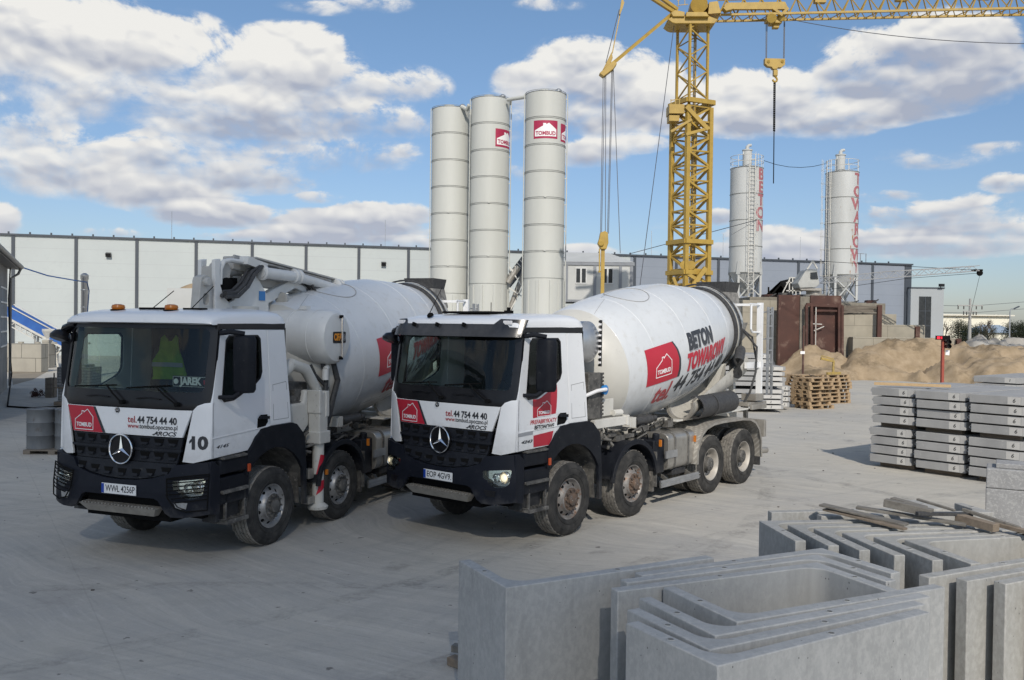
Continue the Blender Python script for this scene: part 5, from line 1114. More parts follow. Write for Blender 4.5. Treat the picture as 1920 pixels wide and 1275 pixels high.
    # bumper
    mb = T(); top = [(-1.225, 1.285), (-.88, 1.245), (-.80, 1.235), (-.72, 1.13), (-.5, 1.065), (-.25, 1.03), (0, 1.02), (.25, 1.03), (.5, 1.065), (.72, 1.13), (.80, 1.235), (.88, 1.245), (1.225, 1.285)]
    hl = [(.775, 1.035), (.80, 1.05), (1.16, 1.085), (1.175, 1.07), (1.16, .90), (1.10, .85), (.97, .845), (.90, .875), (.86, .93), (.80, .95)]
    bot = [(1.225, .66), (.95, .615), (.78, .615), (.70, .66), (.60, .80), (.54, .825), (-.54, .825), (-.60, .80), (-.70, .66), (-.78, .615), (-.95, .615), (-1.225, .66)]
    mb.sheet([top+bot, hl[::-1], mir(hl)], Ff(.05), .05, .05); bmp = mb.build('bumper', 'bumper', root, 45, bevel=.01)
    for sg in (1, -1):
        mb = T(); mb.sheet([[(.13, .66), (.13, 1.285), (.20, 1.285), (.31, 1.20), (.31, .64), (.25, .62)]], Sf(sg, .022), .04, .2); mb.build('bumper_corner', 'bumper', bmp, 40, bevel=.01)
        h_ = hl if sg > 0 else mir(hl)
        mb = T(); mb.sheet([h_], Ff(-.03), .01, .06); lamp = mb.build('headlight', 'lamp mirror', root, 30)
        mb = T()
        for (w, z, r) in ((.97, .965, .05), (1.075, .975, .068)):
            p = Ff(0)(sg*w, z, 0); mb.lathe([(0, r), (.03, r*.85), (.06, r*.5), (.066, .01)], p+Vector((-.02, 0, 0)), (1, 0, 0), 20, False); mb.lathe([(0, r), (-.006, r+.006), (0, r+.012)], p+Vector((-.018, 0, 0)), (1, 0, 0), 20, False)
        mb.build('reflector', 'lamp mirror', lamp)
        mb = T(); p = Ff(0)(sg*1.075, .975, 0)
        mb.lathe([(0, .052), (-.012, .045), (-.02, .02), (-.021, 0)], p+Vector((-.014, 0, 0)), (1, 0, 0), 18, False); mb.build('lamp_lens', 'lamp glow' if B else 'lamp mirror', lamp)
        mb = T(); mb.sheet([h_], Ff(.045), .004, .06); mb.build('lamp_cover', 'clear glass', lamp, 30)
        mb = T(); fl = [(.82, .80), (1.0, .80), (.98, .72), (.86, .72)]; fl = fl if sg > 0 else mir(fl); mb.sheet([fl], Ff(.056), .008, .1); mb.build('fog_lamp', 'gloss black' if B else 'lamp mirror', bmp, 0)
        if not B:
            mb = T()
            for k in range(7):
                z = .80+k*.045; w0, w1 = (.74, 1.215) if z > .86 else (.80+(.86-z), 1.215); mb.tube([Ff(.085)(sg*(w0+(w1-w0)*j/5), z+.01*j, 0) for j in range(6)], .007, 5)
            mb.tube([Ff(.088)(sg*a, b, 0) for a, b in ((.735, 1.08), (1.0, 1.12), (1.22, 1.145), (1.225, .9), (1.22, .72), (1.0, .70), (.86, .74), (.76, .86), (.735, 1.08))], .009, 5); mb.build('lamp_guard', 'matt black', lamp)
    mb = T(); mb.b2((.06, -.62, .60), (.12, .62, .86)); mb.b2((.10, -.66, .52), (.36, .66, .62)); mb.b2((.25, -1.0, .56), (.45, 1.0, .66)); mb.build('underrun_beam', 'matt black', bmp, 0)
    mb = T(); mb.add([(-.10, -.60, .70), (-.10, .60, .70), (-.03, .52, .60), (-.03, -.52, .60), (.05, -.60, .71), (.05, .60, .71), (.05, .52, .60), (.05, -.52, .60)], [(0, 1, 2, 3), (4, 5, 6, 7), (0, 1, 5, 4), (1, 2, 6, 5), (2, 3, 7, 6), (3, 0, 4, 7)])
    for k in range(22): mb.box((-.045, -.55+k*.0524, .712), (.10, .018, .016))
    mb.build('front_step', 'dirty metal', bmp, 0)
    mb = T(); mb.box((-.082, .02, .905), (.012, .54, .125)); pl = mb.build('number_plate', 'plate', bmp, 0, bevel=.003)
    mb = T(); mb.box((-.089, -.228, .905), (.004, .04, .115)); mb.build('plate_band', 'plate blue', pl, 0)
    mb = T(); fp = lambda u, v, d: Vector((-.0895+d, u, v)); mb.text('EOP 4GV9.' if B else 'WWL 4256P', fp, .112, .045, .905, width=.46, step=1, bold=.001); mb.cyl((-.0895, -.02 if B else .0, .905), (-.091, -.02 if B else .0, .905), .009, n=8); mb.build('plate_number', 'dark vinyl', pl, 0)
    # steps under the doors, front wheel arches
    for sg in (1, -1):
        s3 = lambda a, b: ((a[0], sg*a[1], a[2]), (b[0], sg*b[1], b[2]))
        mb = T()
        mb.b2(*s3((.30, .95, 1.10), (.88, 1.225, 1.28))); mb.b2(*s3((.32, 1.0, .72), (.90, 1.20, 1.06))); mb.b2(*s3((.36, .9, .49), (.80, 1.12, .90))); mb.build('step_box', 'black plastic', root, 0, bevel=.02)
        mb = T(); mb.b2(*s3((.34, 1.02, 1.282), (.80, 1.25, 1.31)))
        for k in range(6): mb.box((.42+k*.07, sg*1.14, 1.316), (.02, .18, .012))
        mb.build('step', 'chassis', root, 0, bevel=.006)
        mb = T(); mb.b2(*s3((.34, 1.0, .86), (.84, 1.25, .90))); mb.b2(*s3((.42, .98, .47), (.84, 1.24, .52)))
        for k in range(6): mb.box((.42+k*.07, sg*1.12, .53), (.02, .2, .015))
        mb.b2(*s3((.44, 1.16, .5), (.47, 1.2, .9))); mb.b2(*s3((.80, 1.16, .5), (.83, 1.2, .9))); mb.build('step', 'chassis', root, 0, bevel=.006)
        mb = T(); mb.sheet([[(.80, 1.03), (.82, 1.29), (.90, 1.37), (1.0, 1.49), (1.13, 1.575), (1.3, 1.60), (1.80, 1.60), (1.90, 1.57), (2.06, 1.43), (2.10, 1.33), (2.14, .86), (2.15, .43), (2.08, .43), (2.05, .86)]+[(AX[0]+.74*math.cos(R(a)), .55+.76*math.sin(R(a))) for a in (30, 42, 55, 68, 80, 92, 104, 116, 128, 138)]+[(.86, 1.03)]], Sf(sg, .03), .045, .2)
        fd = mb.build('mudguard', 'black plastic', root, 30, bevel=.012)
        mb = T(); arch(mb, AX[0], .55, .755, sg*.55, sg*1.19, 8, 140, .02); mb.sheet([[(1.95, .43), (2.14, .43), (2.13, 1.1), (1.95, 1.1)]], lambda u, v, d: Vector((2.12-d, sg*(u-1.95)*3+sg*.55, v)), .02, 1); mb.b2((.95, sg*.5, .9), (2.1, sg*.54, 1.3)); mb.build('liner', 'chassis', fd, 30)
        mb = T(); mb.box((.845, sg*1.235, 1.12), (.05, .03, .10)); mb.build('side_lamp', 'lens red', fd, 0, bevel=.008)
        mb = T(); arch(mb, AX[1], .52, .63, sg*.72, sg*1.22, 12, 168, .035); arch(mb, AX[1], .52, .62, sg*1.19, sg*1.235, 8, 172, .075); mb.build('mudguard', 'black plastic', root, 30, bevel=.006)
        mb = T(); mb.b2((AX[1]+.66, sg*.75, .38), (AX[1]+.69, sg*1.2, .95)); mb.build('mud_flap', 'chassis', root, 0)
        # mirrors
        mb = T(); q = lambda p: (p[0], sg*p[1], p[2])
        mb.tube([q((.34, 1.17, 2.83)), q((.40, 1.28, 2.85)), q((.50, 1.42, 2.825))], [.03, .035, .03], 10); mb.build('mirror_arm', 'black plastic', root); mb = T(); mb.tube([q((.30, 1.19, 2.05)), q((.40, 1.33, 2.05)), q((.48, 1.40, 2.12))], [.025, .03, .025], 10); ma = mb.build('mirror_arm', 'black plastic', root)
        mb = T(); z0_, z1_ = 2.10, 2.80; pr = [(.43, 1.30), (.47, 1.27), (.585, 1.28), (.59, 1.52), (.56, 1.55), (.46, 1.52), (.42, 1.46)]
        n_ = len(pr); vs = []
        for z, k in ((z0_, .86), (z0_+.05, 1), (z1_-.06, 1), (z1_, .86)):
            for a, b in pr: vs.append((.51+(a-.51)*k, sg*(1.41+(b-1.41)*k), z))
        mb.add(vs, [tuple(range(n_))[::-1], tuple(3*n_+i for i in range(n_))]+[(j*n_+i, j*n_+(i+1) % n_, (j+1)*n_+(i+1) % n_, (j+1)*n_+i) for j in range(3) for i in range(n_)])
        mr = mb.build('mirror', 'black plastic', root, 40, bevel=.02)
        mb = T(); mb.sheet([[(1.30, 2.32), (1.52, 2.32), (1.52, 2.76), (1.30, 2.76)]], lambda u, v, d: Vector((.593-d, sg*u, v)), .003, 1); mb.sheet([[(1.30, 2.13), (1.52, 2.13), (1.52, 2.29), (1.30, 2.29)]], lambda u, v, d: Vector((.593-d, sg*u, v)), .003, 1); mb.build('mirror_glass', 'chrome', mr, 0)
    mb = T(); mb.tube([(.28, -1.08, 2.91), (.30, -1.18, 2.90), (.32, -1.28, 2.86), (.36, -1.38, 2.78)], [.03, .045, .06, .045], 10)
    mb.lathe([(-.05, .06), (-.02, .11), (.04, .14), (.08, .13)], (.30, -1.33, 2.78), (-.35, -.1, -.90), 18, True); mb.build('front_mirror', 'gloss black', root)
    # interior
    mb = T(); mb.b2((.22, -1.08, 1.6), (.62, 1.08, 2.08)); mb.b2((.5, -.15, 1.5), (.9, .35, 2.0)); dsh = mb.build('dashboard', 'interior', root, 0, bevel=.04)
    mb = T(); mb.tube([Vector((.72, .62, 2.12))+Vector((.10*math.sin(t*TAU/24), .21*math.cos(t*TAU/24), .18*math.sin(t*TAU/24))) for t in range(24)], .014, 6, closed=True)
    for k in range(3): a = k*TAU/3+.5; mb.bar((.72, .62, 2.12), Vector((.72, .62, 2.12))+Vector((.10*math.sin(a), .21*math.cos(a), .18*math.sin(a))), .02)
    mb.build('steering_wheel', 'matt black', dsh)
    for w in (.62, -.62):
        mb = T(); mb.b2((.95, w-.25, 1.75), (1.45, w+.25, 1.95)); mb.box((1.45, w, 2.25), (.16, .48, .70), ry=.15); mb.box((1.50, w, 2.66), (.12, .27, .2), ry=.15); mb.build('seat', 'interior', root, 0, bevel=.05)
    mb = T(); mb.b2((1.66, -1.1, 1.4), (1.698, 1.1, 2.9)); mb.b2((.3, -1.1, 2.88), (1.69, 1.1, 2.90)); mb.build('cab_lining', 'interior', root, 0)
    if not B:
        mb = T(); mb.sheet([[(.44, 2.15), (1.0, 2.15), (1.0, 2.29), (.44, 2.29)]], lambda u, v, d: Vector((.36+d, u, v)), .02, 1); sg_ = mb.build('name_sign', 'gloss black', root, 0)
        mb = T(); f = lambda u, v, d: Vector((.357+d, u, v)); mb.text('JAREK', f, .125, .72, 2.222, width=.34, bold=.006, step=1); mb.cyl((.358, .50, 2.22), (.35, .50, 2.22), .035, n=12); line_loop(mb, [(.45, 2.16), (.99, 2.16), (.99, 2.28), (.45, 2.28)], .004, f, .002, 1); mb.m = 1
        mb.box((.352, .95, 2.21), (.004, .045, .035)); mb.box((.352, .935, 2.235), (.004, .02, .02)); mb.build('lettering', ['white vinyl', 'red vinyl'], sg_, 0)
    # roof equipment
    if B:
        mb = T(); vs = [(-1.20, 2.815), (1.20, 2.815), (1.215, 3.045), (.90, 3.055), (.82, 2.985), (-.82, 2.985), (-.90, 3.055), (-1.215, 3.045)]
        mb.sheet([vs], lambda u, v, d: Vector((X0(v)+bow(u)*1.3-.17+d+(v-2.8)*.3, u, v)), .025, .06); vz = mb.build('sun_visor', 'visor', root, 40, bevel=.008)
        for w in (-.97, 1.02): mb = T(); c = Vector((X0(3.)+bow(w)*1.3-.17+.2*.3-.012, w, 3.005)); mb.box(c, (.02, .15, .055)); mb.build('marker_lamp', 'white vinyl', vz, 0, bevel=.008)
        for w in (-.62, -.15, .35):
            mb = T(); c = Vector((X0(2.95)+bow(w)-.12, w, 2.965)); mb.box(c, (.1, .03, .05), ry=.3); mb.build('bracket', 'matt black', vz, 0)
        mb = T(); mb.b2((.45, -.45, 3.135), (.95, .45, 3.165)); mb.build('roof_hatch', 'matt black', roof, 0, bevel=.01)
        mb = T(); c = Vector((.22, -.45, 3.09)); mb.lathe([(0, .05), (.03, .045), (.05, .015)], c, (-.5, 0, .8), 14); mb.tube([c+Vector((-.02, 0, .04)), c+Vector((.05, .10, .30)), c+Vector((.10, .13, .42))], [.007, .004, .003], 5); mb.build('antenna', 'matt black', roof)
        mb = T(); mb.box((1.0, .35, 3.16), (.14, .06, .05)); mb.box((1.0, .35, 3.20), (.05, .03, .06)); mb.tube([(.9, .1, 3.14), (.9, .1, 3.3)], .006, 5); mb.build('antenna', 'matt black', roof)
    else:
        for l, w in ((.42, -.50), (.42, .36)):
            mb = T(); mb.lathe([(0, .085), (.025, .09), (.03, .075), (.05, .085), (.08, .075), (.092, .04)], (l, w, 3.09), (0, 0, 1), 18); mb.m = 1; mb.lathe([(0, .095), (.03, .096)], (l, w, 3.085), (0, 0, 1), 18); mb.build('beacon', ['orange lamp', 'matt black'], roof)
        for w in (-1.0, .98): mb = T(); mb.box((.245 if w > 0 else .235, w, 3.01), (.03, .13, .06), rz=-.35 if w > 0 else .35, ry=-.4); mb.build('marker_lamp', 'dirty metal', roof, 0, bevel=.01)
        mb = T(); mb.box((.5, .05, 3.13), (.08, .5, .025)); mb.tube([(.5, .0, 3.14), (.62, .22, 3.36)], .006, 5); mb.build('antenna', 'matt black', roof); mb = T(); mb.box((.55, .62, 3.125), (.1, .3, .03)); mb.tube([(.52, .6, 3.14), (.70, .78, 3.42)], .006, 5); mb.build('antenna', 'matt black', roof)
    # ---- wheels
    rf = ('rim grey', 'hub rust') if B else ('rim silver', 'chassis')
    for i, L_ in enumerate(AX):
        for sg in (1, -1):
            if i < 2: put_wheel(root, True, L_, 1.19*sg, sg > 0, 0., rf)
            else: put_wheel(root, False, L_, 1.19*sg, sg > 0, 0., ('rim dusty', 'chassis')); put_wheel(root, False, L_, .84*sg, sg > 0, 0., ('rim dusty', 'chassis'))
    # ---- chassis
    mb = T()
    for sg in (1, -1): mb.b2((.4, sg*.36, .82), (8.45, sg*.44, 1.10)); 
    for l in (1.0, 2.2, 4.3, 6.4, 8.3): mb.b2((l, -.36, .85), (l+.15, .36, 1.05))
    for L_ in AX: mb.cyl((L_, -1.0, .52), (L_, 1.0, .52), .085, n=12); mb.lathe([(-.18, .1), (-.1, .2), (.1, .2), (.18, .1)], (L_, 0, .52), (0, 1, 0), 14)
    mb.b2((.3, -.5, .7), (1.9, .5, 1.25)); mb.b2((2.2, -.4, .6), (2.9, .4, 1.2)); mb.build('chassis', 'chassis', root, 30)
    mb = T()
    for sg in (1, -1): mb.b2((2.05, sg*.37, 1.105), (8.3, sg*.47, 1.33))
    for l in (2.1, 3.6, 5.0, 6.3, 7.6): mb.b2((l, -.37, 1.15), (l+.12, .37, 1.3))
    mb.add([(4.9, .95, 1.36), (4.9, .45, 1.36), (7.7, .45, 1.40), (7.7, 1.0, 1.40), (4.9, .95, 1.33), (4.9, .45, 1.33), (7.7, .45, 1.37), (7.7, 1.0, 1.37)], [(0, 1, 2, 3), (4, 5, 6, 7), (0, 1, 5, 4), (1, 2, 6, 5), (2, 3, 7, 6), (3, 0, 4, 7)])
    mb.build('subframe', 'equipment white', root, 0, bevel=.008)
    mb = T(); rr = random.Random(4 if B else 9)
    for k in range(26):
        l = rr.uniform(2.2, 5.0); w = rr.uniform(.5, .95); z = rr.uniform(1.05, 1.34); mb.box((l, w, z), (rr.uniform(.06, .3), rr.uniform(.05, .15), rr.uniform(.04, .12)), rz=rr.uniform(-.3, .3))
    for k in range(9):
        l = rr.uniform(2.3, 4.6); p = Vector((l, rr.uniform(.6, 1.0), rr.uniform(1.1, 1.4))); mb.tube([p, p+Vector((.2, .06, .08)), p+Vector((.45, -.05, -.04)), p+Vector((.7, -.2, .02))], .014, 6)
    for k in range(8):
        l = rr.uniform(2.15, 2.6); mb.cyl((l, rr.uniform(.9, 1.12), rr.uniform(1.1, 1.38)), (l+rr.uniform(.05, .2), rr.uniform(.95, 1.15), rr.uniform(1.1, 1.42)), .022, n=8)
    mb.build('hoses_and_valves', 'chassis', root, 30)
    mb = T(); mb.cyl((3.7, .82, 1.42), (4.15, .86, 1.44), .075, n=14); mb.cyl((4.2, .86, 1.44), (4.3, .86, 1.44), .05, n=12); mb.m = 1; mb.box((3.6, .82, 1.42), (.12, .12, .16)); mb.box((3.48, .82, 1.42), (.05, .14, .14)); mb.build('hydraulic_motor', ['hose', 'equipment white'], root)
    for sg in (1, -1):
        s3 = lambda a, b: ((a[0], sg*a[1], a[2]), (b[0], sg*b[1], b[2]))
        mb = T(); oc = rrect(.55, .58, 1.17, 1.20, .12, 5); mb.sheet([oc], lambda u, v, d: Vector((4.22+d, sg*u, v)), .92, 2); tk = mb.build('fuel_tank', 'tank metal', root, 40, bevel=.02)
        mb = T()
        for l in (4.42, 4.88): mb.sheet([rrect(.54, .57, 1.18, 1.21, .125, 5), rrect(.55, .58, 1.17, 1.20, .12, 5)[::-1]], lambda u, v, d: Vector((l+d, sg*u, v)), .05, 2)
        mb.build('strap', 'chassis', tk, 30)
        mb = T(); mb.b2(*s3((3.84, .7, .56), (4.18, 1.12, 1.12))); mb.b2(*s3((3.9, .9, .4), (4.05, 1.0, .6))); mb.cyl((4.0, sg*1.05, 1.1), (4.0, sg*1.06, 1.22), .06, n=14); mb.b2(*s3((4.5, .8, .46), (4.95, 1.1, .58))); mb.build('battery_box', 'black plastic', root, 30, bevel=.02)
        mb = T(); mb.b2(*s3((3.92, 1.16, 1.02), (3.95, 1.2, 1.13))); mb.build('marker_lamp', 'orange lamp', root, 0); mb = T(); mb.b2(*s3((5.10, 1.17, .99), (5.12, 1.21, 1.10))); mb.build('marker_lamp', 'orange lamp', root, 0)
        mb = T(); mb.b2(*s3((3.98, 1.15, .33), (5.36, 1.18, .45))); mb.b2(*s3((3.98, 1.182, .36), (5.36, 1.19, .375))); mb.b2(*s3((3.98, 1.182, .405), (5.36, 1.19, .42)))
        mb.b2(*s3((4.12, 1.16, .80), (4.50, 1.19, .92))); mb.build('side_guard', 'steel', root, 0)
        for l_ in (4.3, 5.1): mb = T(); mb.bar((l_, sg*1.14, .4), (l_, sg*.5, .75), .05); mb.build('guard_bracket', 'chassis', root, 0)
        mb = T(); mb.b2(*s3((3.75, .75, .3), (3.80, 1.15, .95))); mb.build('mud_flap', 'chassis', root, 0)
        pth = [(5.10, .60), (5.10, .80), (5.15, .96), (5.27, 1.12), (5.45, 1.22), (5.72, 1.275), (6.1, 1.29), (6.9, 1.28), (7.25, 1.25), (7.5, 1.17), (7.68, 1.02), (7.78, .82), (7.82, .45)]
        mb = T(); sweep(mb, pth, sg*.60, sg*1.235, .02); fdr = mb.build('rear_mudguard', 'chequer', root, 40)
        mb = T(); sweep(mb, pth, sg*1.236, sg*1.25, .045); mb.build('edge_trim', 'dirty metal', fdr, 40)
        mb = T(); mb.b2(*s3((7.80, .7, .28), (7.83, 1.2, .60))); mb.build('mud_flap', 'hose', root, 0)
        mb = T(); mb.b2(*s3((8.0, .55, .82), (8.1, 1.2, 1.16))); mb.b2(*s3((7.9, .9, .68), (8.0, 1.1, .84))); mb.build('rear_lamp_box', 'dirty metal', root, 0, bevel=.01)
    mb = T(); mb.cyl((7.9, .95, .53), (8.45, 1.05, .50), .065, n=14); mb.b2((8.25, -1.1, .45), (8.33, .9, .57)); mb.build('tow_bar', 'dirty metal', root)
    # ---- drum
    mb = T(); mb.m = 1; mb.lathe([q for q in DP if q[0] <= .6], DA, dax, 64, False); mb.m = 0; mb.lathe([q for q in DP if q[0] >= .6], DA, dax, 64, False); drum = mb.build('drum', ['drum white', 'drum cream'], root, 60)
    for s in (.60, 1.3, 2.35, 3.4, 4.3):
        r = dr(s); mb = T(); mb.lathe([(s-.012, r-.004), (s-.005, r+.005), (s+.005, r+.005), (s+.012, r-.004)], DA, dax, 64, False); mb.build('weld_seam', 'drum white', drum, 60)
    for k, (s0, s1) in enumerate(((.62, 1.28), (1.32, 2.33), (2.37, 3.38), (3.42, 4.28))):
        for a in (1.15+k*.33, -1.9+k*.5):
            mb = T(); mb.tube([DA+dax*(s0+(s1-s0)*j/6)+(dw*math.cos(a+.04*j)+dn*math.sin(a+.04*j))*(dr(s0+(s1-s0)*j/6)+.001) for j in range(7)], .004, 4); mb.build('long_seam', 'seam', drum, 0)
    
    mb = T(); cpt = lambda t: DA+dax*(1.9+.42*math.cos(t))+(dw*math.cos(1.35+.34*math.sin(t))+dn*math.sin(1.35+.34*math.sin(t)))*(dr(1.9+.42*math.cos(t))+.004); mb.tube([cpt(t*TAU/32) for t in range(32)], .008, 5, closed=True); mb.build('hatch_ring', 'seam', drum)
    ds = 0 if B else .72
    f_ = Df(.007); f = lambda u, v, d: f_(u+ds, v, d)
    house_logo(drum, f, [(1.03, -.34), (1.94, -.33), (1.97, -.2), (1.97, -.02), (1.92, .14), (1.82, .29), (1.03, .29)], 1.50, -.06, .46, .33, .014, .06)
    mb = T(); mb.sheet([[(1.82, .29), (1.86, .29), (1.97, .14), (2.03, -.02), (2.04, -.2), (2.02, -.33), (1.94, -.33), (1.97, -.2), (1.97, -.02), (1.92, .14)]], f, .003, .06); mb.build('stripe', 'dark vinyl', drum, 30)
    g2_ = Df(.009); f2 = lambda u, v, d: g2_(u+ds, v, d)
    for (o_, mt, g_) in ((.022, 'grey vinyl', f), (0, None, f2)):
        mb = T(); mb.m = 0; mb.text('BETON', g_, .38, 2.84+o_, .175-o_, bold=.022, width=1.0, step=.06, shear=.06); 
        mb.m = 1; mb.text('TOWAROWY', g_, .38, 3.16+o_, -.165-o_, bold=.022, width=1.78, step=.06, shear=.28); mb.build('lettering', ['grey vinyl', 'grey vinyl'] if mt else ['dark vinyl', 'red vinyl'], drum, 0)
    mb = T(); mb.m = 0; mb.text('tel.', f, .50, 1.62, -.58, bold=.012, width=.50, step=.06, shear=.28); mb.m = 1; mb.text('44 754 44 40', f, .37, 2.98, -.50, bold=.010, width=2.1, step=.06, shear=.38); mb.build('lettering', ['red faded', 'dark vinyl'], drum, 0)
    mb = T(); mb.tube([DA+dax*s+(dw*math.cos(-.74)+dn*math.sin(-.74))*(dr(s)+.001) for s in (1.5, 1.8, 2.2, 2.6, 3.0, 3.4, 3.8, 4.2)], .0035, 4); mb.build('underline', 'seam', drum)
    # roller ring and its black cover
    mb = T(); mb.lathe([(4.79, .80), (4.79, .865), (4.81, .872), (4.87, .872), (4.89, .868), (4.89, .70)], DA, dax, 64, False); mb.build('roller_ring', 'hose', root, 40)
    mb = T(); mb.lathe([(4.93, .74), (4.93, .86), (5.08, .86), (5.12, .66)], DA, dax, 64, False); mb.build('roller_track', 'equipment white', root, 40)
    mb = T()
    for a in (0, 1, 2): mb.tube([DA+dax*(4.94+.01*a)+(dw*math.cos(t)+dn*math.sin(t))*(.90+.008*a) for t in [R(120-10*j-a*2) for j in range(20)]], .010, 5)
    mb.build('guard_hose', 'hose', root)
    mb = T()
    for sg in (1, -1):
        mb.bar((7.0, sg*.42, 1.33), (7.35, sg*.50, 2.25), .16, .12); mb.bar((7.8, sg*.42, 1.33), (7.45, sg*.50, 2.25), .16, .12); mb.bar((7.5, sg*.5, 2.2), (8.1, sg*.5, 3.35), .12, .1); mb.cyl((7.32, sg*.45, 2.18), (7.46, sg*.45, 2.20), .11, n=16)
        mb.bar((8.1, sg*.45, 3.3), (8.1, sg*.45, 1.33), .1)
    mb.bar((7.4, -.5, 1.75), (7.4, .5, 1.75), .12); mb.build('drum_support', 'equipment white', root, 30)
    mb = T(); mb.b2((2.15, -.45, 1.33), (2.55, .45, 1.9)); mb.cyl((2.25, 0, 2.10), (2.66, 0, 2.16), .30, n=20); mb.build('drum_drive', 'chassis', root, 30)
    # hopper and chutes
    def hop(z, hx, hy, cx_): return [(cx_-hx, -hy, z), (cx_+hx, -hy, z), (cx_+hx, hy, z), (cx_-hx, hy, z)]
    def ringmesh(mb, secs):
        vs = sum(secs, []); n = 4; mb.add(vs, [(j*4+k, j*4+(k+1) % 4, j*4+4+(k+1) % 4, j*4+4+k) for j in range(len(secs)-1) for k in range(4)])
    mb = T(); ringmesh(mb, [hop(3.93, .32, .34, 8.30), hop(3.70, .28, .30, 8.30), hop(3.68, .25, .27, 8.30), hop(3.91, .30, .32, 8.30), hop(3.93, .32, .34, 8.30)]); hp_ = mb.build('hopper_rim', 'hose', root, 0)
    mb = T(); ringmesh(mb, [hop(3.72, .29, .31, 8.30), hop(3.35, .34, .36, 8.33), hop(3.0, .24, .24, 8.28), hop(2.98, .2, .2, 8.28), hop(3.33, .31, .33, 8.33), hop(3.71, .27, .29, 8.30)]); mb.build('hopper', 'splashed steel', root, 0)
    mb = T(); ringmesh(mb, [hop(3.10, .30, .34, 8.75), hop(2.55, .22, .26, 8.55), hop(2.25, .2, .24, 8.45)]); mb.add([(8.9, -.26, 2.95), (8.9, .26, 2.95), (9.35, .2, 2.85), (9.35, -.2, 2.85), (8.6, -.22, 2.5), (8.6, .22, 2.5)], [(0, 1, 2, 3), (4, 5, 2, 3), (1, 5, 2), (0, 4, 3), (0, 1, 5, 4)]); mb.build('discharge_funnel', 'splashed steel', root, 0)
    def half(mb, p, q, r0, r1, th, n=14, a0=180, a1=360, roll=0.):
        p = Vector(p); q = Vector(q); d = (q-p).normalized(); s_ = Vector((0, 1, 0)); s_ = (s_-d*d.dot(s_)).normalized(); u = s_.cross(d).normalized(); u = -u if u.z < 0 else u
        vs = []; fs = []
        for c, r in ((p, r0), (q, r1)):
            for rr in (r, r-th):
                for i in range(n+1): a = R(a0+roll+(a1-a0)*i/n); vs.append(c+s_*math.cos(a)*rr+u*math.sin(a)*rr)
        m = n+1
        for i in range(n): fs += [(i, i+1, 2*m+i+1, 2*m+i), (m+i+1, m+i, 3*m+i, 3*m+i+1), (i+1, i, m+i, m+i+1), (2*m+i, 2*m+i+1, 3*m+i+1, 3*m+i)]
        fs += [(0, 2*m, 3*m, m), (n, m+n, 3*m+n, 2*m+n)]; mb.add(vs, fs)
    wq = .62 if B else .62
    mb = T(); half(mb, (7.95, .42, 2.30), (5.15, .88, 1.56), .42, .24, .018, a0=165, a1=375); mb.build('chute', 'chute', root, 60)
    mb = T(); half(mb, (5.10, .88, 1.60), (5.17, .88, 1.60), .275, .275, .05, a0=165, a1=375); mb.tube([(5.12, 1.12, 1.68), (5.12, 1.20, 1.76)], .02, 6); mb.build('chute_lip', 'dirty metal', root, 50)
    mb = T(); half(mb, (5.30, 1.06, 1.56), (6.75, 1.04, 1.60), .20, .20, .015, a0=-110, a1=110, roll=180 if False else 0); 
    for l in (5.85,): half(mb, (l, 1.06, 1.57), (l+.05, 1.06, 1.57), .212, .212, .02, a0=-110, a1=110)
    mb.build('spare_chute', 'hose', root, 50)
    mb = T(); mb.tube([(7.9, .55, 2.32), (7.2, .98, 2.1), (7.1, 1.05, 2.35), (7.5, .9, 2.55)], .10, 10); mb.build('rubber_apron', 'hose', root)
    mb = T(); mb.tube([(7.9, .7, 3.0), (8.15, .95, 2.6), (8.0, 1.0, 2.1), (7.85, .95, 1.7), (7.8, .8, 1.4)], .022, 8); mb.tube([(8.0, .5, 3.1), (8.25, .8, 2.8), (8.15, .95, 2.3)], .02, 8); mb.build('rear_hose', 'hose', root)
    # rear platform, rails and ladder
    mb = T(); mb.bar((8.35, .92, 1.55), (8.35, .92, 3.50), .11, .07); mb.bar((8.35, .92, 3.46), (8.15, -.9, 3.46), .05); mb.tube([(7.85, .92, 3.46), (8.35, .92, 3.46)], .02, 6); mb.tube([(8.35, .92, 2.9), (7.98, .92, 2.9), (7.92, .92, 2.96), (7.92, .92, 3.46)], .022, 6); mb.bar((7.7, .92, 2.24), (8.5, .92, 2.24), .05, .12); mb.build('platform_rail', 'truck white', root)
    mb = T()
    for (l, w) in ((8.52, 1.02), (8.72, 1.02)): mb.bar((l, w, 1.62), (l, w, 3.42), .045, .05)
    for k in range(7): mb.bar((8.52, 1.02, 1.78+k*.25), (8.72, 1.02, 1.78+k*.25), .03)
    for z in (3.3, 2.75, 1.9): mb.tube([(8.35, .95, z), (8.78, 1.02, z+.04)], .012, 5)
    mb.build('ladder', 'steel', root)
    mb = T(); mb.b2((7.75, .55, 1.42), (8.6, .98, 1.50)); mb.b2((8.0, .7, 1.52), (8.35, 1.02, 1.66)); mb.b2((7.75, 1.0, 1.36), (8.45, 1.05, 1.46)); mb.bar((8.0, .8, 1.15), (8.0, .8, 1.45), .08); mb.build('platform', 'dirty metal', root, 0, bevel=.008)
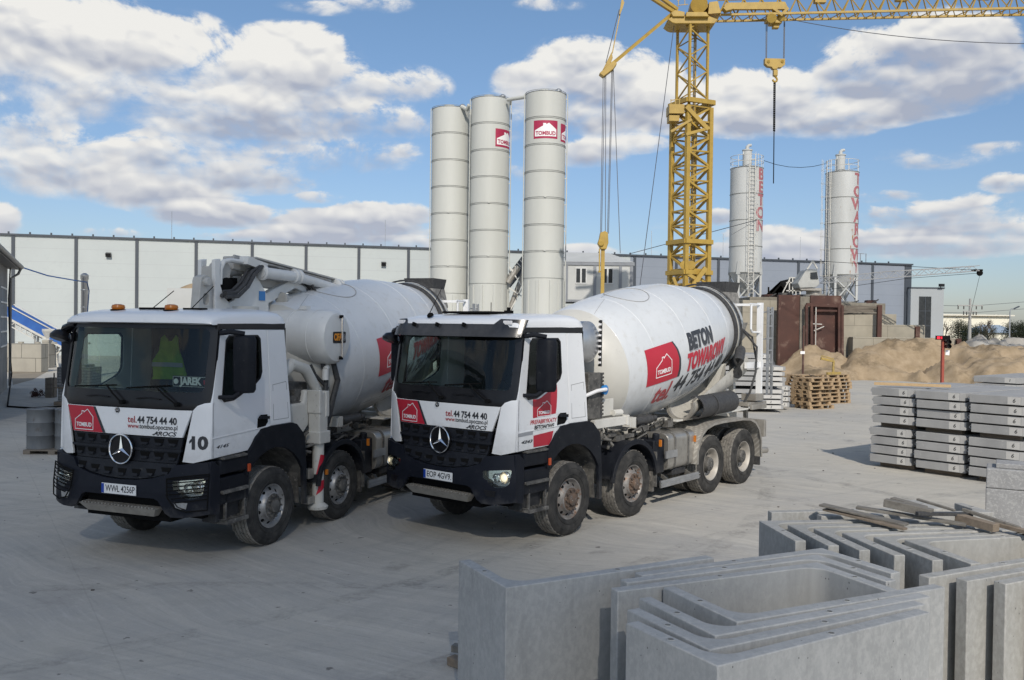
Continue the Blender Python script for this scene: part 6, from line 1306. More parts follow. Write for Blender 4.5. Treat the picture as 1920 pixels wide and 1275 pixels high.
    # ---- behind the cab
    if B:
        mb = T(); mb.lathe([(-1.05, .05), (-1.03, .22), (-.95, .31), (.93, .31), (1.01, .22), (1.04, .05)], (2.16, 0, 2.74), (0, 1, 0), 32, True); wt = mb.build('water_tank', 'steel', root, 40)
        mb = T(); mb.box((2.36, 1.03, 2.72), (.035, .03, .70))
        for k in range(17): mb.m = k % 2; mb.box((2.33, 1.035, 2.39+k*.041), (.03, .035, .03))
        mb.m = 0; mb.build('level_gauge', ['gloss black', 'white vinyl'], wt, 0)
        mb = T(); mb.b2((1.98, .3, 1.60), (2.30, 1.08, 2.28)); mb.m = 1
        for k in range(12): mb.cyl((2.33, 1.06, 1.66+k*.055), (2.36, 1.1, 1.66+k*.055), .018, n=8)
        mb.b2((2.301, 1.0, 1.60), (2.36, 1.08, 2.28)); mb.build('control_box', ['chassis', 'hose'], root, 0, bevel=.01)
        mb = T(); mb.tube([(1.85, 1.10, 1.95), (2.1, 1.15, 2.02), (2.36, 1.14, 2.03)], .028, 8); mb.m = 1; mb.lathe([(0, .07), (.06, .075), (.07, .06)], (2.38, 1.06, 2.02), (0, 1, 0), 18); mb.build('filler_cap', ['white vinyl', 'blue plastic'], root)
        mb = T(); mb.b2((2.10, 1.02, 1.45), (3.0, 1.12, 1.58)); mb.b2((2.98, 1.0, 1.44), (3.04, 1.14, 1.60)); mb.b2((2.45, .95, 1.60), (2.82, .98, 1.86)); mb.cyl((2.75, 1.02, 1.64), (2.95, 1.04, 1.64), .05, n=12); mb.build('support_beam', 'equipment white', root, 0, bevel=.006)
    else:
        # pump truck: upright cylinder, turret, boom, outrigger
        mb = T(); mb.lathe([(-.9, .41), (.95, .41), (1.10, .40), (1.16, .36), (1.18, .28), (1.185, 0)], (3.02, 0, 2.76), (0, 1, 0), 44, True); wt = mb.build('water_tank', 'equipment clean', root, 40)
        mb = T(); mb.lathe([(.48, .412), (.485, .425), (.51, .425), (.515, .412)], (3.02, 0, 2.76), (0, 1, 0), 44, False); mb.lathe([(.86, .412), (.865, .418), (.875, .418), (.88, .412)], (3.02, 0, 2.76), (0, 1, 0), 44, False); mb.box((3.0, .6, 3.20), (.12, .12, .06)); mb.build('tank_band', 'equipment clean', wt, 40)
        mb = T(); fc = lambda u, v, d: Vector((3.02+u, 1.192-d, 2.76+v)); mb.sheet([rrect(-.16, -.085, .19, .085, .02, 2)], fc, .006, 1); lg = mb.build('badge', 'gloss black', wt, 0)
        mb = T(); f3 = lambda u, v, d: Vector((3.02+u, 1.194-d, 2.76+v)); mb.text('CIFA', f3, .14, -.03, 0, width=.22, bold=.006, step=1); mb.m = 1; mb.tube([(3.02+.135+.035*math.cos(t*TAU/16), 1.196, 2.76+.045*math.sin(t*TAU/16)) for t in range(16)], .005, 5, closed=True); mb.tube([(3.02+.135+.018*math.cos(t*TAU/16), 1.196, 2.76+.024*math.sin(t*TAU/16)) for t in range(16)], .004, 5, closed=True); mb.build('lettering', ['orange print', 'grey vinyl'], lg, 0)
        mb = T(); mb.cyl((3.05, 1.225, 2.46), (3.05, 1.225, 3.06), .016, n=10); mb.m = 1
        for z in (2.45, 3.07): mb.box((3.05, 1.21, z), (.04, .05, .05))
        mb.build('sight_glass', ['chrome', 'matt black'], wt)
        mb = T(); mb.tube([(1.9, .9, 2.2), (2.15, .95, 2.38), (2.45, .98, 2.30), (2.72, 1.0, 1.98), (2.80, 1.0, 1.6)], [.09, .09, .085, .08, .07], 12); mb.lathe([(0, .62), (.5, .55), (.9, .45)], (2.25, 0, 1.5), (0, 0, 1), 28); mb.cyl((2.25, 0, 2.3), (2.25, 0, 3.2), .26, n=24); mb.build('turret', 'equipment white', root)
        mb = T(); mb.b2((1.9, -.9, 1.45), (2.7, .85, 2.1)); mb.b2((1.85, .86, 1.78), (2.75, .98, 1.84))
        for k in range(14): rx_ = rr.uniform(1.9, 2.6); mb.box((rx_, .9, rr.uniform(1.5, 2.1)), (.15, .1, .12))
        mb.build('pump_unit', 'chassis', root, 0, bevel=.01)
        mb = T(); mb.add([(1.92, 1.02, 1.45), (1.92, 1.02, 1.82), (2.36, 1.02, 1.82), (2.42, 1.02, 2.0), (2.52, 1.02, 2.0), (2.52, 1.02, 1.5), (2.2, 1.02, 1.25)]+[(1.92, .92, 1.45), (1.92, .92, 1.82), (2.36, .92, 1.82), (2.42, .92, 2.0), (2.52, .92, 2.0), (2.52, .92, 1.5), (2.2, .92, 1.25)], [tuple(range(7)), tuple(range(7, 14))[::-1]]+[(i, (i+1) % 7, 7+(i+1) % 7, 7+i) for i in range(7)]); mb.build('outrigger_arm', 'equipment white', root, 0, bevel=.03)
        orr = T(); orr.b2((2.47, 1.03, 1.28), (2.69, 1.22, 1.96)); orr.b2((2.44, 1.0, 1.22), (2.72, 1.25, 1.40)); orr.b2((2.45, 1.02, 1.66), (2.52, 1.235, 2.0)); orr.b2((2.62, 1.02, 1.60), (2.71, 1.235, 1.98)); og = orr.build('outrigger', 'equipment white', root, 0, bevel=.015)
        mb = T(); mb.cyl((2.58, 1.13, .30), (2.58, 1.13, 1.24), .085, n=18); mb.lathe([(0, .14), (.04, .15), (.08, .1), (.10, .06)], (2.58, 1.13, .26), (0, 0, 1), 18); mb.build('outrigger_leg', 'equipment white', og)
        mb = T()
        for (z, h) in ((.86, .20), (.56, .12)): mb.sheet([[(-.13, z-.09), (.13, z+.07), (.13, z+.07+h*.5), (-.06, z+h)]], lambda u, v, d: Vector((2.58+.09*math.sin(u/.09*.9), 1.13+(.089-d)*math.cos(u/.09*.9), v)), .002, .03)
        mb.build('warning_stripe', 'red vinyl', og, 30)
        mb = T(); mb.b2((2.36, 1.0, .72), (2.50, 1.12, .86)); mb.build('leg_guide', 'dirty metal', og, 0, bevel=.01); mb = T(); mb.b2((2.34, 1.0, .36), (2.50, 1.14, .46)); mb.build('leg_guide', 'dirty metal', og, 0, bevel=.01); mb = T(); mb.box((2.70, 1.2, .78), (.05, .04, .08)); mb.build('side_lamp', 'orange lamp', og, 0, bevel=.01)
        mb = T(); mb.tube([(2.95, .95, 2.4), (2.98, 1.0, 2.1), (2.85, 1.05, 1.75), (2.82, 1.0, 1.4)], .035, 8); mb.tube([(3.15, 1.0, 2.4), (3.22, 1.05, 2.1), (3.05, 1.08, 1.85), (2.95, 1.05, 1.5), (2.8, 1.0, 1.35)], .045, 8); mb.tube([(2.7, .9, 2.35), (2.75, .95, 2.2), (3.0, 1.0, 2.0), (2.95, .9, 1.6)], .03, 8); mb.build('hydraulic_hose', 'hose', root)
        mb = T(); mb.cyl((2.92, 1.02, 2.12), (2.92, 1.02, 2.28), .05, n=12); mb.cyl((2.92, 1.02, 2.28), (2.98, 1.02, 2.32), .04, n=12); mb.build('drain_valve', 'equipment clean', root)
        # boom head above the roof
        before = set(kids(root))
        for w in (.30, .06):
            U_ = [(1.62, 3.10), (1.61, 3.84), (1.74, 3.86), (1.72, 3.66), (1.74, 3.48), (1.82, 3.32), (1.93, 3.25), (2.04, 3.29), (2.13, 3.42), (2.20, 3.56), (2.44, 3.74), (2.62, 3.60), (2.84, 3.36), (2.86, 3.10)]
            mb = T(); mb.sheet([U_], lambda u, v, d: Vector((u, w+.03-d, v)), .06, 3); bh = mb.build('boom_bracket', 'equipment clean', root, 0, bevel=.012)
        mb = T(); mb.b2((2.60, .335, 3.30), (2.74, .345, 3.44)); mb.build('label_plate', 'blue plastic', bh, 0)
        mb = T(); mb.b2((1.63, .08, 3.1), (1.68, .3, 3.75)); mb.lathe([(.06, .10), (.06, .14), (.24, .14), (.24, .10)], (1.93, 0, 3.70), (0, 1, 0), 22); mb.cyl((1.9, .05, 3.70), (2.5, .05, 3.76), .10, n=16)
        mb.m = 1; mb.b2((1.70, .14, 3.2), (2.3, .18, 3.62)); mb.lathe([(0, .02), (.01, .2), (.2, .21)], (1.98, .25, 3.42), (0, -1, 0), 20, False); mb.m = 0; mb.build('slewing_head', ['boom grey', 'matt black'], root, 30, bevel=.01)
        mb = T(); mb.tube([(1.78, .28, 3.50), (1.79, .28, 3.72), (1.86, .28, 3.83), (2.0, .28, 3.86), (2.3, .28, 3.85)], .035, 8); mb.bar((2.28, .3, 3.88), (2.75, .3, 3.80), .16, .12); mb.build('boom_hinge', 'equipment clean', root, 30)
        mb = T(); mb.bar((2.2, .08, 3.84), (5.35, .06, 3.60), .20, .20); mb.bar((2.3, .1, 3.955), (4.4, .1, 3.80), .04, .03); b1 = mb.build('boom', 'boom grey', root, 0, bevel=.02)
        mb = T(); mb.bar((2.45, .34, 3.93), (4.75, .30, 3.73), .10, .025); mb.bar((2.6, .20, 3.92), (4.8, .16, 3.72), .025, .05); 
        for k in range(9): mb.bar((2.7+k*.24, .34, 3.91-.0209*k), (2.7+k*.24, .16, 3.90-.0209*k), .02)
        mb.build('boom_tray', 'boom grey', root, 0)
        mb = T(); mb.bar((2.55, .12, 3.62), (5.15, .12, 3.40), .14, .14); mb.build('boom', 'boom grey', root, 0, bevel=.02)
        mb = T(); mb.bar((2.75, .20, 3.28), (3.55, .24, 3.60), .14, .16); mb.bar((3.55, .24, 3.60), (3.9, .24, 3.50), .12, .10); mb.build('boom_link', 'equipment clean', root, 0, bevel=.02)
        mb = T(); mb.bar((2.75, .12, 3.20), (4.6, .12, 3.34), .14, .14); mb.build('boom', 'boom grey', root, 0, bevel=.02)
        mb = T(); mb.cyl((2.88, .26, 3.13), (3.7, .26, 3.30), .055, n=14); mb.cyl((3.7, .26, 3.30), (4.25, .24, 3.40), .03, n=12); mb.build('hydraulic_cylinder', 'steel', root)
        mb = T(); mb.cyl((3.15, .32, 3.34), (4.25, .28, 3.24), .085, n=16)
        for l in (3.2, 3.55, 3.62, 4.2): mb.lathe([(-.03, .09), (-.02, .112), (.02, .112), (.03, .09)], (l, .32-.036*(l-3.15), 3.34-.09*(l-3.15)), (1, 0, -.09), 16)
        mb.build('concrete_pipe', 'boom grey', root)
        mb = T(); mb.cyl((3.7, .20, 3.46), (5.1, .16, 3.30), .07, n=14)
        for l in (4.3, 4.9, 5.05): mb.lathe([(-.03, .08), (-.02, .10), (.02, .10), (.03, .08)], (l, .19, 3.46-.114*(l-3.7)), (1, 0, -.11), 16)
        mb.build('concrete_pipe', 'boom grey', root)
        mb = T()
        for k in range(5): mb.tube([(3.2+.02*k, .25+.03*k, 3.78), (3.9, .26+.03*k, 3.71-.01*k), (4.5, .25+.02*k, 3.65), (4.8, .27, 3.55-.02*k), (4.7, .26+.02*k, 3.42)], .013, 5)
        mb.build('control_hose', 'hose', root)
        mb = T(); mb.cyl((2.55, .40, 3.72), (3.55, .38, 3.70), .085, n=18); mb.cyl((3.55, .38, 3.70), (4.85, .34, 3.56), .075, n=18)
        for l in (2.6, 3.42, 3.55, 4.70, 4.82): mb.lathe([(-.03, .10), (-.02, .118), (.02, .118), (.03, .10)], (l, .395-.02*(l-2.5), 3.72-.075*max(0, l-3.3)*.9), (1, 0, -.06), 18)
        mb.tube([(4.85, .34, 3.56), (4.98, .33, 3.50), (5.0, .32, 3.38), (4.9, .3, 3.30)], .085, 10); mb.build('concrete_pipe', 'equipment clean', root)
        mb = T()
        for k, (dx, dy) in enumerate(((0, 0), (.03, .05), (-.02, .09), (.05, -.03))):
            mb.tube([(1.72+dx, .36+dy, 3.34+dx), (1.95, .38+dy, 3.36+dx), (2.18, .36+dy, 3.50+dx), (2.35, .34+dy, 3.68+dx), (2.55, .33+dy, 3.80), (3.1, .30, 3.80)], .03, 6)
            mb.tube([(3.9, .30+dy, 3.62), (4.0+dx, .36+dy, 3.45), (3.85+dx, .34+dy, 3.28), (3.5, .30+dy, 3.26), (3.15, .3+dy, 3.16+dx)], .022, 6)
        mb.build('hydraulic_hose', 'hose', root)
        mb = T(); mb.sheet([[(1.28, 3.12), (1.33, 3.58), (1.44, 3.62), (1.56, 3.56), (1.56, 3.12)], rrect(1.38, 3.2, 1.5, 3.36, .05)[::-1]], lambda u, v, d: Vector((u, .33-d, v)), .14, 3); mb.cyl((1.42, .15, 3.52), (1.42, .40, 3.52), .06, n=14); mb.build('boom_rest', 'boom grey', root, 30, bevel=.01)
        for o in set(kids(root))-before: o.location.y += .28
    # truck specific door lettering
    dr_ = [c for c in kids(root) if c.name.startswith('door')][0]
    sf = Sf(1, .004)
    if B:
        house_logo(dr_, sf, [(.505, 1.735), (.50, 1.985), (.62, 1.985), (.68, 2.0), (1.04, 2.16), (1.045, 2.09), (1.03, 1.85), (1.013, 1.765)], .745, 1.845, .30, .19, .008, .2)
        mb = T(); mb.sheet([[(.522, 1.50), (.525, 1.345), (.86, 1.345), (.93, 1.42), (.965, 1.53)]], sf, .003, .2); mb.build('logo', 'red vinyl', dr_, 0)
        mb = T(); f4 = Sf(1, .008); mb.m = 0; mb.text('PREFABRYKATY', f4, .08, .74, 1.678, width=.585, bold=.0005, shear=.15, step=1); mb.m = 1; mb.text('BETONOWE', f4, .08, .757, 1.602, width=.445, bold=.0015, shear=.15, step=1); mb.text('4243', f4, .055, .38, 1.431, width=.24, shear=.4, bold=.001, step=1); mb.build('lettering', ['red vinyl', 'dark vinyl'], dr_, 0)
        mb = T(); mb.bar((.2, 1.204, 1.535), (.5, 1.204, 1.545), .006, .05); mb.build('side_stripe', 'grey vinyl', dr_, 0)
    else:
        mb = T(); mb.text('4145', Sf(1, .003), .055, .38, 1.445, width=.24, shear=.4, bold=.001, step=1); mb.build('lettering', 'dark vinyl', dr_, 0)
    return root
mat('bumper', (.006, .008, .014), (.010, .012, .019), 4., .55, spec=.22, c3=(.07, .07, .07), s3=12, t3=(.64, .9), bump=.02, bscale=150, extra=grime(.8, .35, DUST, .3, 5))
mat('drum cream', (.56, .55, .51), (.50, .49, .45), 1.2, .45, c3=(.40, .39, .36), s3=5, t3=(.6, .8))
mat('grille plastic', (.011, .013, .018), (.018, .020, .026), 5., .5, spec=.25, c3=(.09, .088, .082), s3=12, t3=(.6, .85), bump=.02, bscale=150)
mat('lining', (.05, .052, .055), (.07, .072, .075), 3., .8)
mat('visor', (.018, .020, .024), (.05, .05, .052), 3., .22)
mat('splashed steel', (.30, .29, .27), (.14, .135, .125), 5., .75, c3=(.06, .058, .055), s3=8, t3=(.55, .65), bump=.3, bscale=20)
mat('chute', (.50, .485, .44), (.38, .365, .33), 3., .6, c3=(.25, .24, .22), s3=8, t3=(.6, .75), bump=.08, bscale=10)
mat('equipment clean', (.70, .70, .68), (.62, .62, .60), 3., .45, c3=(.42, .41, .38), s3=10, t3=(.66, .8))
trA = make_truck('mixer_truck', 'left white concrete mixer with a folded pump boom, round white tank and number 10', (-4.7821, 10.8989, .3627), 'pump')
trB = make_truck('mixer_truck', 'right white concrete mixer with black sun visor, lit headlights and red door panel', (-.9561, 12.1796, .6868), 'mixer')
for o in (trA, trB): o['group'] = 'two concrete mixer trucks parked side by side'
# hi-vis vest over the driver's seat
def tw(root, p): return root.matrix_world @ Vector((p[0], -p[1], p[2]))
bpy.context.view_layer.update()
mb = MB(flip=True); vs = [(-.27, -.30), (-.30, -.34), (.26, -.33), (.31, -.26), (.25, -.05), (.17, .08), (.15, .25), (.11, .28), (.04, .20), (-.02, .19), (-.09, .28), (-.14, .24), (-.17, .05), (-.26, -.08)]
mb.sheet([vs], lambda u, v, d: Vector((-.12+d+.05*math.cos(u*9)*.5+.12*(v < -.1)*-(v+.1), u, v)), .02, .06); o = mb.build('safety_vest', 'vest', None, 60)
bpy.context.view_layer.update(); o.rotation_euler = trA.rotation_euler; o.location = tw(trA, (1.36, -.42, 2.50)); mb = MB(flip=True); mb.sheet([[(-.27, -.16), (.27, -.16), (.26, -.10), (-.26, -.10)]], lambda u, v, d: Vector((-.128+d+.025*math.cos(u*9)+.0, u, v)), .003, .06); st_ = mb.build('reflective_strip', 'grey vinyl', o, 30)
tag(o, 'yellow hi-vis safety vest hung over a seat inside the left truck', 'vest')
# ================================================================ precast L walls in the foreground
def conc(name, c1, c2, c3, s=2.2, **k): mat(name, c1, c2, s, .82, c3=c3, s3=11, t3=(.60, .78), bump=.12, bscale=30, stretch=(1, 1, .7), **k)
def pores(q, tc, p, c):
    bl = q.noise(p, .9, 4, .55); c = q.mix(q.math('MULTIPLY', q.rng(bl, .48, .66), .22), c, (.235, .24, .24, 1)); c = q.mix(q.math('MULTIPLY', q.rng(bl, .30, .44, 1, 0), .22), c, (.45, .45, .44, 1))
    pt = q.new('ShaderNodeNewGeometry').outputs['Pointiness']; eg = q.math('MULTIPLY', q.rng(pt, .51, .60), q.rng(q.noise(p, 22, 5, .7), .42, .60)); c = q.mix(q.math('MULTIPLY', eg, .5), c, (.52, .515, .50, 1))
    v = q.new('ShaderNodeTexVoronoi'); v.inputs['Scale'].default_value = 17.; q.put(v.inputs['Vector'], p)
    n = q.noise(p, 2.4, 3, .5); k = q.math('LESS_THAN', v.outputs['Distance'], q.math('MULTIPLY', q.rng(n, .38, .7), .10))
    c = q.mix(q.math('MULTIPLY', k, .75), c, (.07, .07, .07, 1))
    dr_ = q.noise(q.vec('MULTIPLY', p, (3.2, 3.2, .35)), 2.2, 5, .6); return q.mix(q.math('MULTIPLY', q.rng(dr_, .54, .74), .30), c, (.19, .193, .19, 1))
conc('cast concrete', (.36, .365, .36), (.32, .325, .32), (.40, .40, .39), 1.1, extra=pores)
conc('cast concrete warm', (.335, .33, .305), (.30, .295, .275), (.38, .37, .345), 1.1, extra=pores)
mat('hole', (.13, .125, .115), (.20, .195, .18), 20, .9); mat('timber', (.17, .135, .10), (.25, .20, .15), 5, .85, stretch=(.4, 3, 3), bump=.2, c3=(.14, .12, .10), s3=8)
mat('timber grey', (.13, .12, .105), (.21, .195, .17), 5, .85, stretch=(.4, 3, 3), bump=.25, c3=(.10, .09, .085), s3=6)
mat('fresh timber', (.44, .30, .16), (.50, .36, .20), 5, .7, stretch=(.4, 3, 3), c3=(.28, .19, .11), s3=8)
TH = .10; ZT = 1.08
def L_wall(label, corner, ang, long_=1.93, short=.82, side=1, warm=False, z=ZT, h=1.075, seed=0):
    # corner = outer corner, long arm along ang, short arm at ang + side*90 degrees
    o = thing('retaining_wall_element', label, 'concrete element', (corner[0], corner[1], z-h), R(ang), 'precast L-shaped wall elements standing in the foreground')
    s = side; t = TH; r = .16
    out = [(0, 0), (long_, 0), (long_, s*t), (t+r, s*t)]
    for k in range(1, 6): a = PI/2*k/6; out.append((t+r-r*math.sin(a)*1., s*(t+r-r*math.cos(a))))
    out += [(t, s*(t+r)), (t, s*short), (0, s*short)]
    if s < 0: out = out[::-1]
    rr = random.Random(seed*7+1); n = len(out)
    mb = MB(); vs = [(a, b, 0) for a, b in out]+[(a, b, h) for a, b in out]
    mb.add(vs, [tuple(range(n))[::-1], tuple(range(n, 2*n))]+[(i, (i+1) % n, n+(i+1) % n, n+i) for i in range(n)])
    mb.build('body', 'cast concrete warm' if warm else 'cast concrete', o, 40, bevel=.008)
    for (a, b) in ((long_*.52, s*t/2), (t/2, s*short*.55)):
        mb = MB(); mb.cyl((a, b, h-.02), (a, b, h+.0015), .024, n=16); mb.m = 1; mb.lathe([(0, .026), (.004, .024), (.003, .018)], (a, b, h), (0, 0, 1), 16, False); mb.build('lifting_socket', ['hole', 'cast concrete'], o)
    return o
L_wall('big grey L-shaped wall element standing on a timber at the left of the foreground group', (-.02, 6.34), 28, h=.99)
L_wall('front one of the three nested grey elements with corners at the far right', (2.50, 7.16), 204, seed=2)
L_wall('middle one of the three nested grey elements with corners at the far right', (2.58, 7.41), 205, seed=3)
L_wall('rearmost of the three nested grey elements with corners at the far right', (2.70, 7.63), 206, seed=4)
L_wall('grey element closing the open rectangle, innermost of four with corners towards the viewer', (1.47, 5.66), 25.5, seed=5)
L_wall('grey element second from the inside of the four with corners towards the viewer', (1.27, 5.40), 26.5, seed=6)
L_wall('third from the inside of the four grey elements with corners towards the viewer', (1.18, 5.16), 28.5, seed=7)
L_wall('nearest grey element of all, its large dark faces filling the bottom of the picture', (1.17, 4.91), 31.0, seed=8)
F_ = [((2.45, 8.68), 7), ((2.68, 8.52), 7.5), ((2.88, 8.37), 8.5), ((3.09, 8.21), 10), ((3.32, 8.06), 11.5), ((3.56, 7.96), 13.5)]
for i, (c, a) in enumerate(F_):
    L_wall('%s from the left of the six pale elements with corners at the far left' % ORD[i+1], c, a, side=-1, warm=True, seed=10+i)
for i, (c, a) in enumerate((((4.72, 8.30), 15.),)): L_wall('pale element standing inside the open right end of the rear right group', c, a, side=-1, warm=True, seed=20)
for i, (c, a) in enumerate((((2.70+1.9, 9.08+.3), 189), ((3.16+1.9, 8.93+.3), 189))):
    L_wall(('left' if i == 0 else 'right')+' one of two pale elements peeping out behind the right group', c, a, side=-1, warm=True, z=1.08, h=1.075, short=.5, seed=30+i)
for i, (p, a) in enumerate((((3.17, 6.83), 26), ((3.42, 6.75), 26), ((3.67, 6.68), 27), ((3.93, 6.62), 27.))):
    ar = R(a); c = (p[0]+1.93*math.cos(ar), p[1]+1.93*math.sin(ar))
    L_wall('bright sunlit element at the lower right edge, %s of four counted from the left' % ORD[i+1], c, a+180, warm=True, seed=40+i)
# bearers under the elements
def plank(label, a, b, w, h, m='timber', g=None, up=(0, 0, 1)):
    mb = MB(); mb.bar(a, b, w, h, up=up); return tag(mb.build('timber_beam', m, None, 0, bevel=.004), label, 'timber', g)
plank('dark brown timber bearer sticking out left of the big front wall element', (-.50, 7.70, .04), (.9, 6.5, .04), .10, .07, 'timber')
plank('paler timber lying on the dark bearer at the left foot of the big wall element', (-.49, 7.80, .11), (.3, 7.5, .11), .08, .06, 'timber grey')

# loose boards on top of the rear group
Z = ZT
PL = [((1540, 946, 1.18), (1700, 984, 1.115), .16, .028, 'timber grey', 'bluish grey worn board lying aslant on the wall elements, leftmost of the pile'),
      ((1546, 955, 1.135), (1698, 992, 1.10), .10, .028, 'timber', 'brown board underneath the bluish one at the left end of the pile'),
      ((1606, 951, 1.16), (1812, 984, 1.11), .13, .035, 'timber grey', 'long brown grey board crossing the middle of the pile'),
      ((1659, 942, 1.24), (1748, 962, 1.20), .12, .10, 'timber grey', 'short thick timber with a pale end at the back of the pile'),
      ((1673, 934, 1.26), (1736, 952, 1.22), .12, .03, 'timber grey', 'flat grey board on the thick timber at the back of the pile'),
      ((1720, 936, 1.24), (1790, 957, 1.20), .05, .03, 'timber grey', 'thin pale lath pointing right at the back of the pile'),
      ((1719, 963, 1.20), (1822, 964, 1.18), .07, .045, 'hose', 'dark nearly level lath across the back of the pile'),
      ((1796, 970, 1.15), (1868, 990, 1.13), .13, .10, 'timber', 'thick pale brown beam in the right part of the pile'),
      ((1805, 955, 1.22), (1912, 990, 1.14), .06, .04, 'timber grey', 'slender dark board running to the right edge over the thick beam'),
      ((1868, 982, 1.14), (1935, 1000, 1.12), .10, .05, 'timber', 'brown board at the right edge of the pile')]
for a, b, w, h, m, lab in PL: plank(lab, at(a[0], a[1], z=a[2]+.01), at(b[0], b[1], z=b[2]+.01), w*.72, h*.75, m, 'loose boards lying on the rear wall elements')

# grey blocks at the right edge
mat('foam concrete', (.30, .30, .30), (.25, .25, .25), 3, .9, c3=(.36, .36, .355), s3=30, t3=(.5, .6), bump=.3, bscale=60)
Y = 12.5; a = at(1849, 878, Y=Y)
o = thing('concrete_block', 'large rough grey block with a horizontal joint at the right edge behind the boards', 'concrete block', (a.x, Y, 0), R(-29))
mb = MB(); mb.b2((0, 0, 0), (2.4, .6, a.z-.28)); mb.b2((0.004, .004, a.z-.274), (2.396, .596, a.z)); mb.build('body', 'foam concrete', o, 0, bevel=.015)
mb = MB(); mb.b2((.12, .1, a.z+.003), (2.2, .55, a.z+.07)); o = mb.build('concrete_plate', 'foam concrete', None, 0, bevel=.01); o.location = (a.x, Y, 0); o.rotation_euler = (0, 0, R(-29)); tag(o, 'speckled brownish plate lying on the large grey block at the right edge', 'plate')

# stacks of floor slabs
conc('slab concrete', (.34, .34, .335), (.28, .28, .278), (.42, .415, .40))
conc('slab end', (.54, .53, .50), (.48, .47, .45), (.60, .59, .56))
mat('marker', (.05, .05, .05), None, 1, .7)
def slab_proto(w, l, h, digit):
    # local: x = across (visible end), y = backwards
    o = thing('floor_slab', 'x', 'concrete slab'); mb = MB(); c = .09
    mb.sheet([[(0, 0), (w-c, 0), (w, .05), (w+.0, l), (0, l)]], lambda u, v, d: Vector((u, v, h-d)), h, 20); mb.build('body', 'slab concrete', o, 0, bevel=.008)
    mb = MB(); mb.b2((w*.68, -.0025, .01), (w-c-.01, .01, h-.012)); mb.build('end_patch', 'slab end', o, 0)
    for y_ in (.0,): 
        mb = MB(); mb.tube([(-.005, .12, h*.35), (-.05, .11, h*.32), (-.078, .10, h*.5), (-.05, .09, h*.72), (-.005, .08, h*.68)], .0065, 6); mb.build('lifting_loop', 'steel', o)
    mb = MB(); mb.text(digit, flat((w*.79, -.004, h*.5), (1, 0, 0), (0, 0, 1)), .11, 0, 0, shear=.2, step=1, bold=.002); mb.build('digit', 'marker', o, 0)
    return o
def slab_stack(x, y, ang, zs, w, l, h, who, grp, digit, cat_jit=.025, seed=0, protos={}):
    rr = random.Random(seed); key = (w, l, h, digit); n = len(zs)
    for i, z in enumerate(zs):
        dx, dy = rr.uniform(-1, 1)*cat_jit, rr.uniform(-1, 1)*cat_jit; loc = (x+dx, y+dy, z)
        if key not in protos: o = slab_proto(*key); protos[key] = o; 
        else: o = dup(protos[key])
        o.location = loc; o.rotation_euler = (0, 0, R(ang+rr.uniform(-.6, .6))); pos = n-i
        o['label'] = ('top' if pos == 1 else 'bottom' if pos == n else ORD[pos]+' from top')+' slab '+who; o['group'] = grp
G1 = 'concrete slabs stacked on the right of the yard'
def zlist(z0, h, gap, n, mid, extra): return [z0+i*(h+gap)+(extra if i >= mid else 0) for i in range(n)]
zs = zlist(.11, .165, .032, 8, 4, .075)
angs = -51
slab_stack(7.88, 19.33, angs, zs, .90, 3.4, .165, 'in the left stack of the right hand row', G1, '6', seed=1)
slab_stack(8.48, 18.52, angs, zs, 1.00, 3.4, .165, 'in the middle stack of the right hand row', G1, '6', seed=2)
slab_stack(9.15, 17.62, angs, zs, 1.05, 3.4, .165, 'in the nearest stack of the right hand row', G1, '6', seed=3)
slab_stack(13.0, 24.9, angs, [z+.0 for z in zs], 1.2, 3.2, .165, 'in the stack behind the row at the right edge', G1, '1', seed=4)
def dunnage(label, x, y, ang, z, h, w, l): 
    mb = MB(); mb.b2((.1, .22, z), (w-.15, .34, z+h)); o = mb.build('timber_beam', 'timber', None, 0, bevel=.004); o.location = (x, y, 0); o.rotation_euler = (0, 0, R(ang)); tag(o, label, 'timber')
for (x, y, nm) in ((7.88, 19.33, 'left'), (8.48, 18.52, 'middle'), (9.15, 17.62, 'nearest')):
    dunnage('brown timber between the upper and lower slabs of the %s stack' % nm, x, y, angs, .11+4*.197-.03, .098, 1.0, 3); dunnage('brown timber under the bottom slab of the %s stack' % nm, x, y, angs, .0, .105, 1.0, 3)
    for k in range(7):
        if k != 3: mb2 = MB(); mb2.b2((.1, .24, zs[k]+.1665), (.85, .30, zs[k+1]-.0015)); o = mb2.build('spacer_lath', 'timber', None, 0); o.location = (x, y, 0); o.rotation_euler = (0, 0, R(angs)); tag(o, 'thin wooden lath in a dark gap between two slabs of the %s stack' % nm, 'timber', 'spacer laths between the slabs of the %s stack' % nm)
plank('pale fresh wooden beam lying on the top of the left slab stack', at(1639, 719, z=1.80), at(1783, 724, z=1.80), .10, .06, 'fresh timber')
# slabs behind the right truck
G2 = 'concrete slabs stacked behind the right truck'
p = at(1366, 779, z=0)
zs2 = zlist(.12, .14, .045, 4, 9, 0); zu = [.12+4*.185+.08+i*.185 for i in range(4)]
slab_stack(7.55, 31.6, -3, zs2, 2.15, 2.6, .14, 'in the lower half of the stack behind the right truck', G2, '2', seed=6)
slab_stack(7.6, 31.6, -3, zu, 2.15, 2.6, .14, 'in the upper half of the stack behind the right truck', G2, '2', seed=7)
slab_stack(7.75, 31.8, -3, [1.74, 1.92], 1.55, 2.0, .15, 'in the short pair on top of the stack behind the right truck', G2, '2', seed=8)
slab_stack(9.3, 32.6, -3, [.12+i*.2 for i in range(4)], .95, 2.0, .16, 'in the low stack between the big stack and the pallets', G2, '3', seed=9)

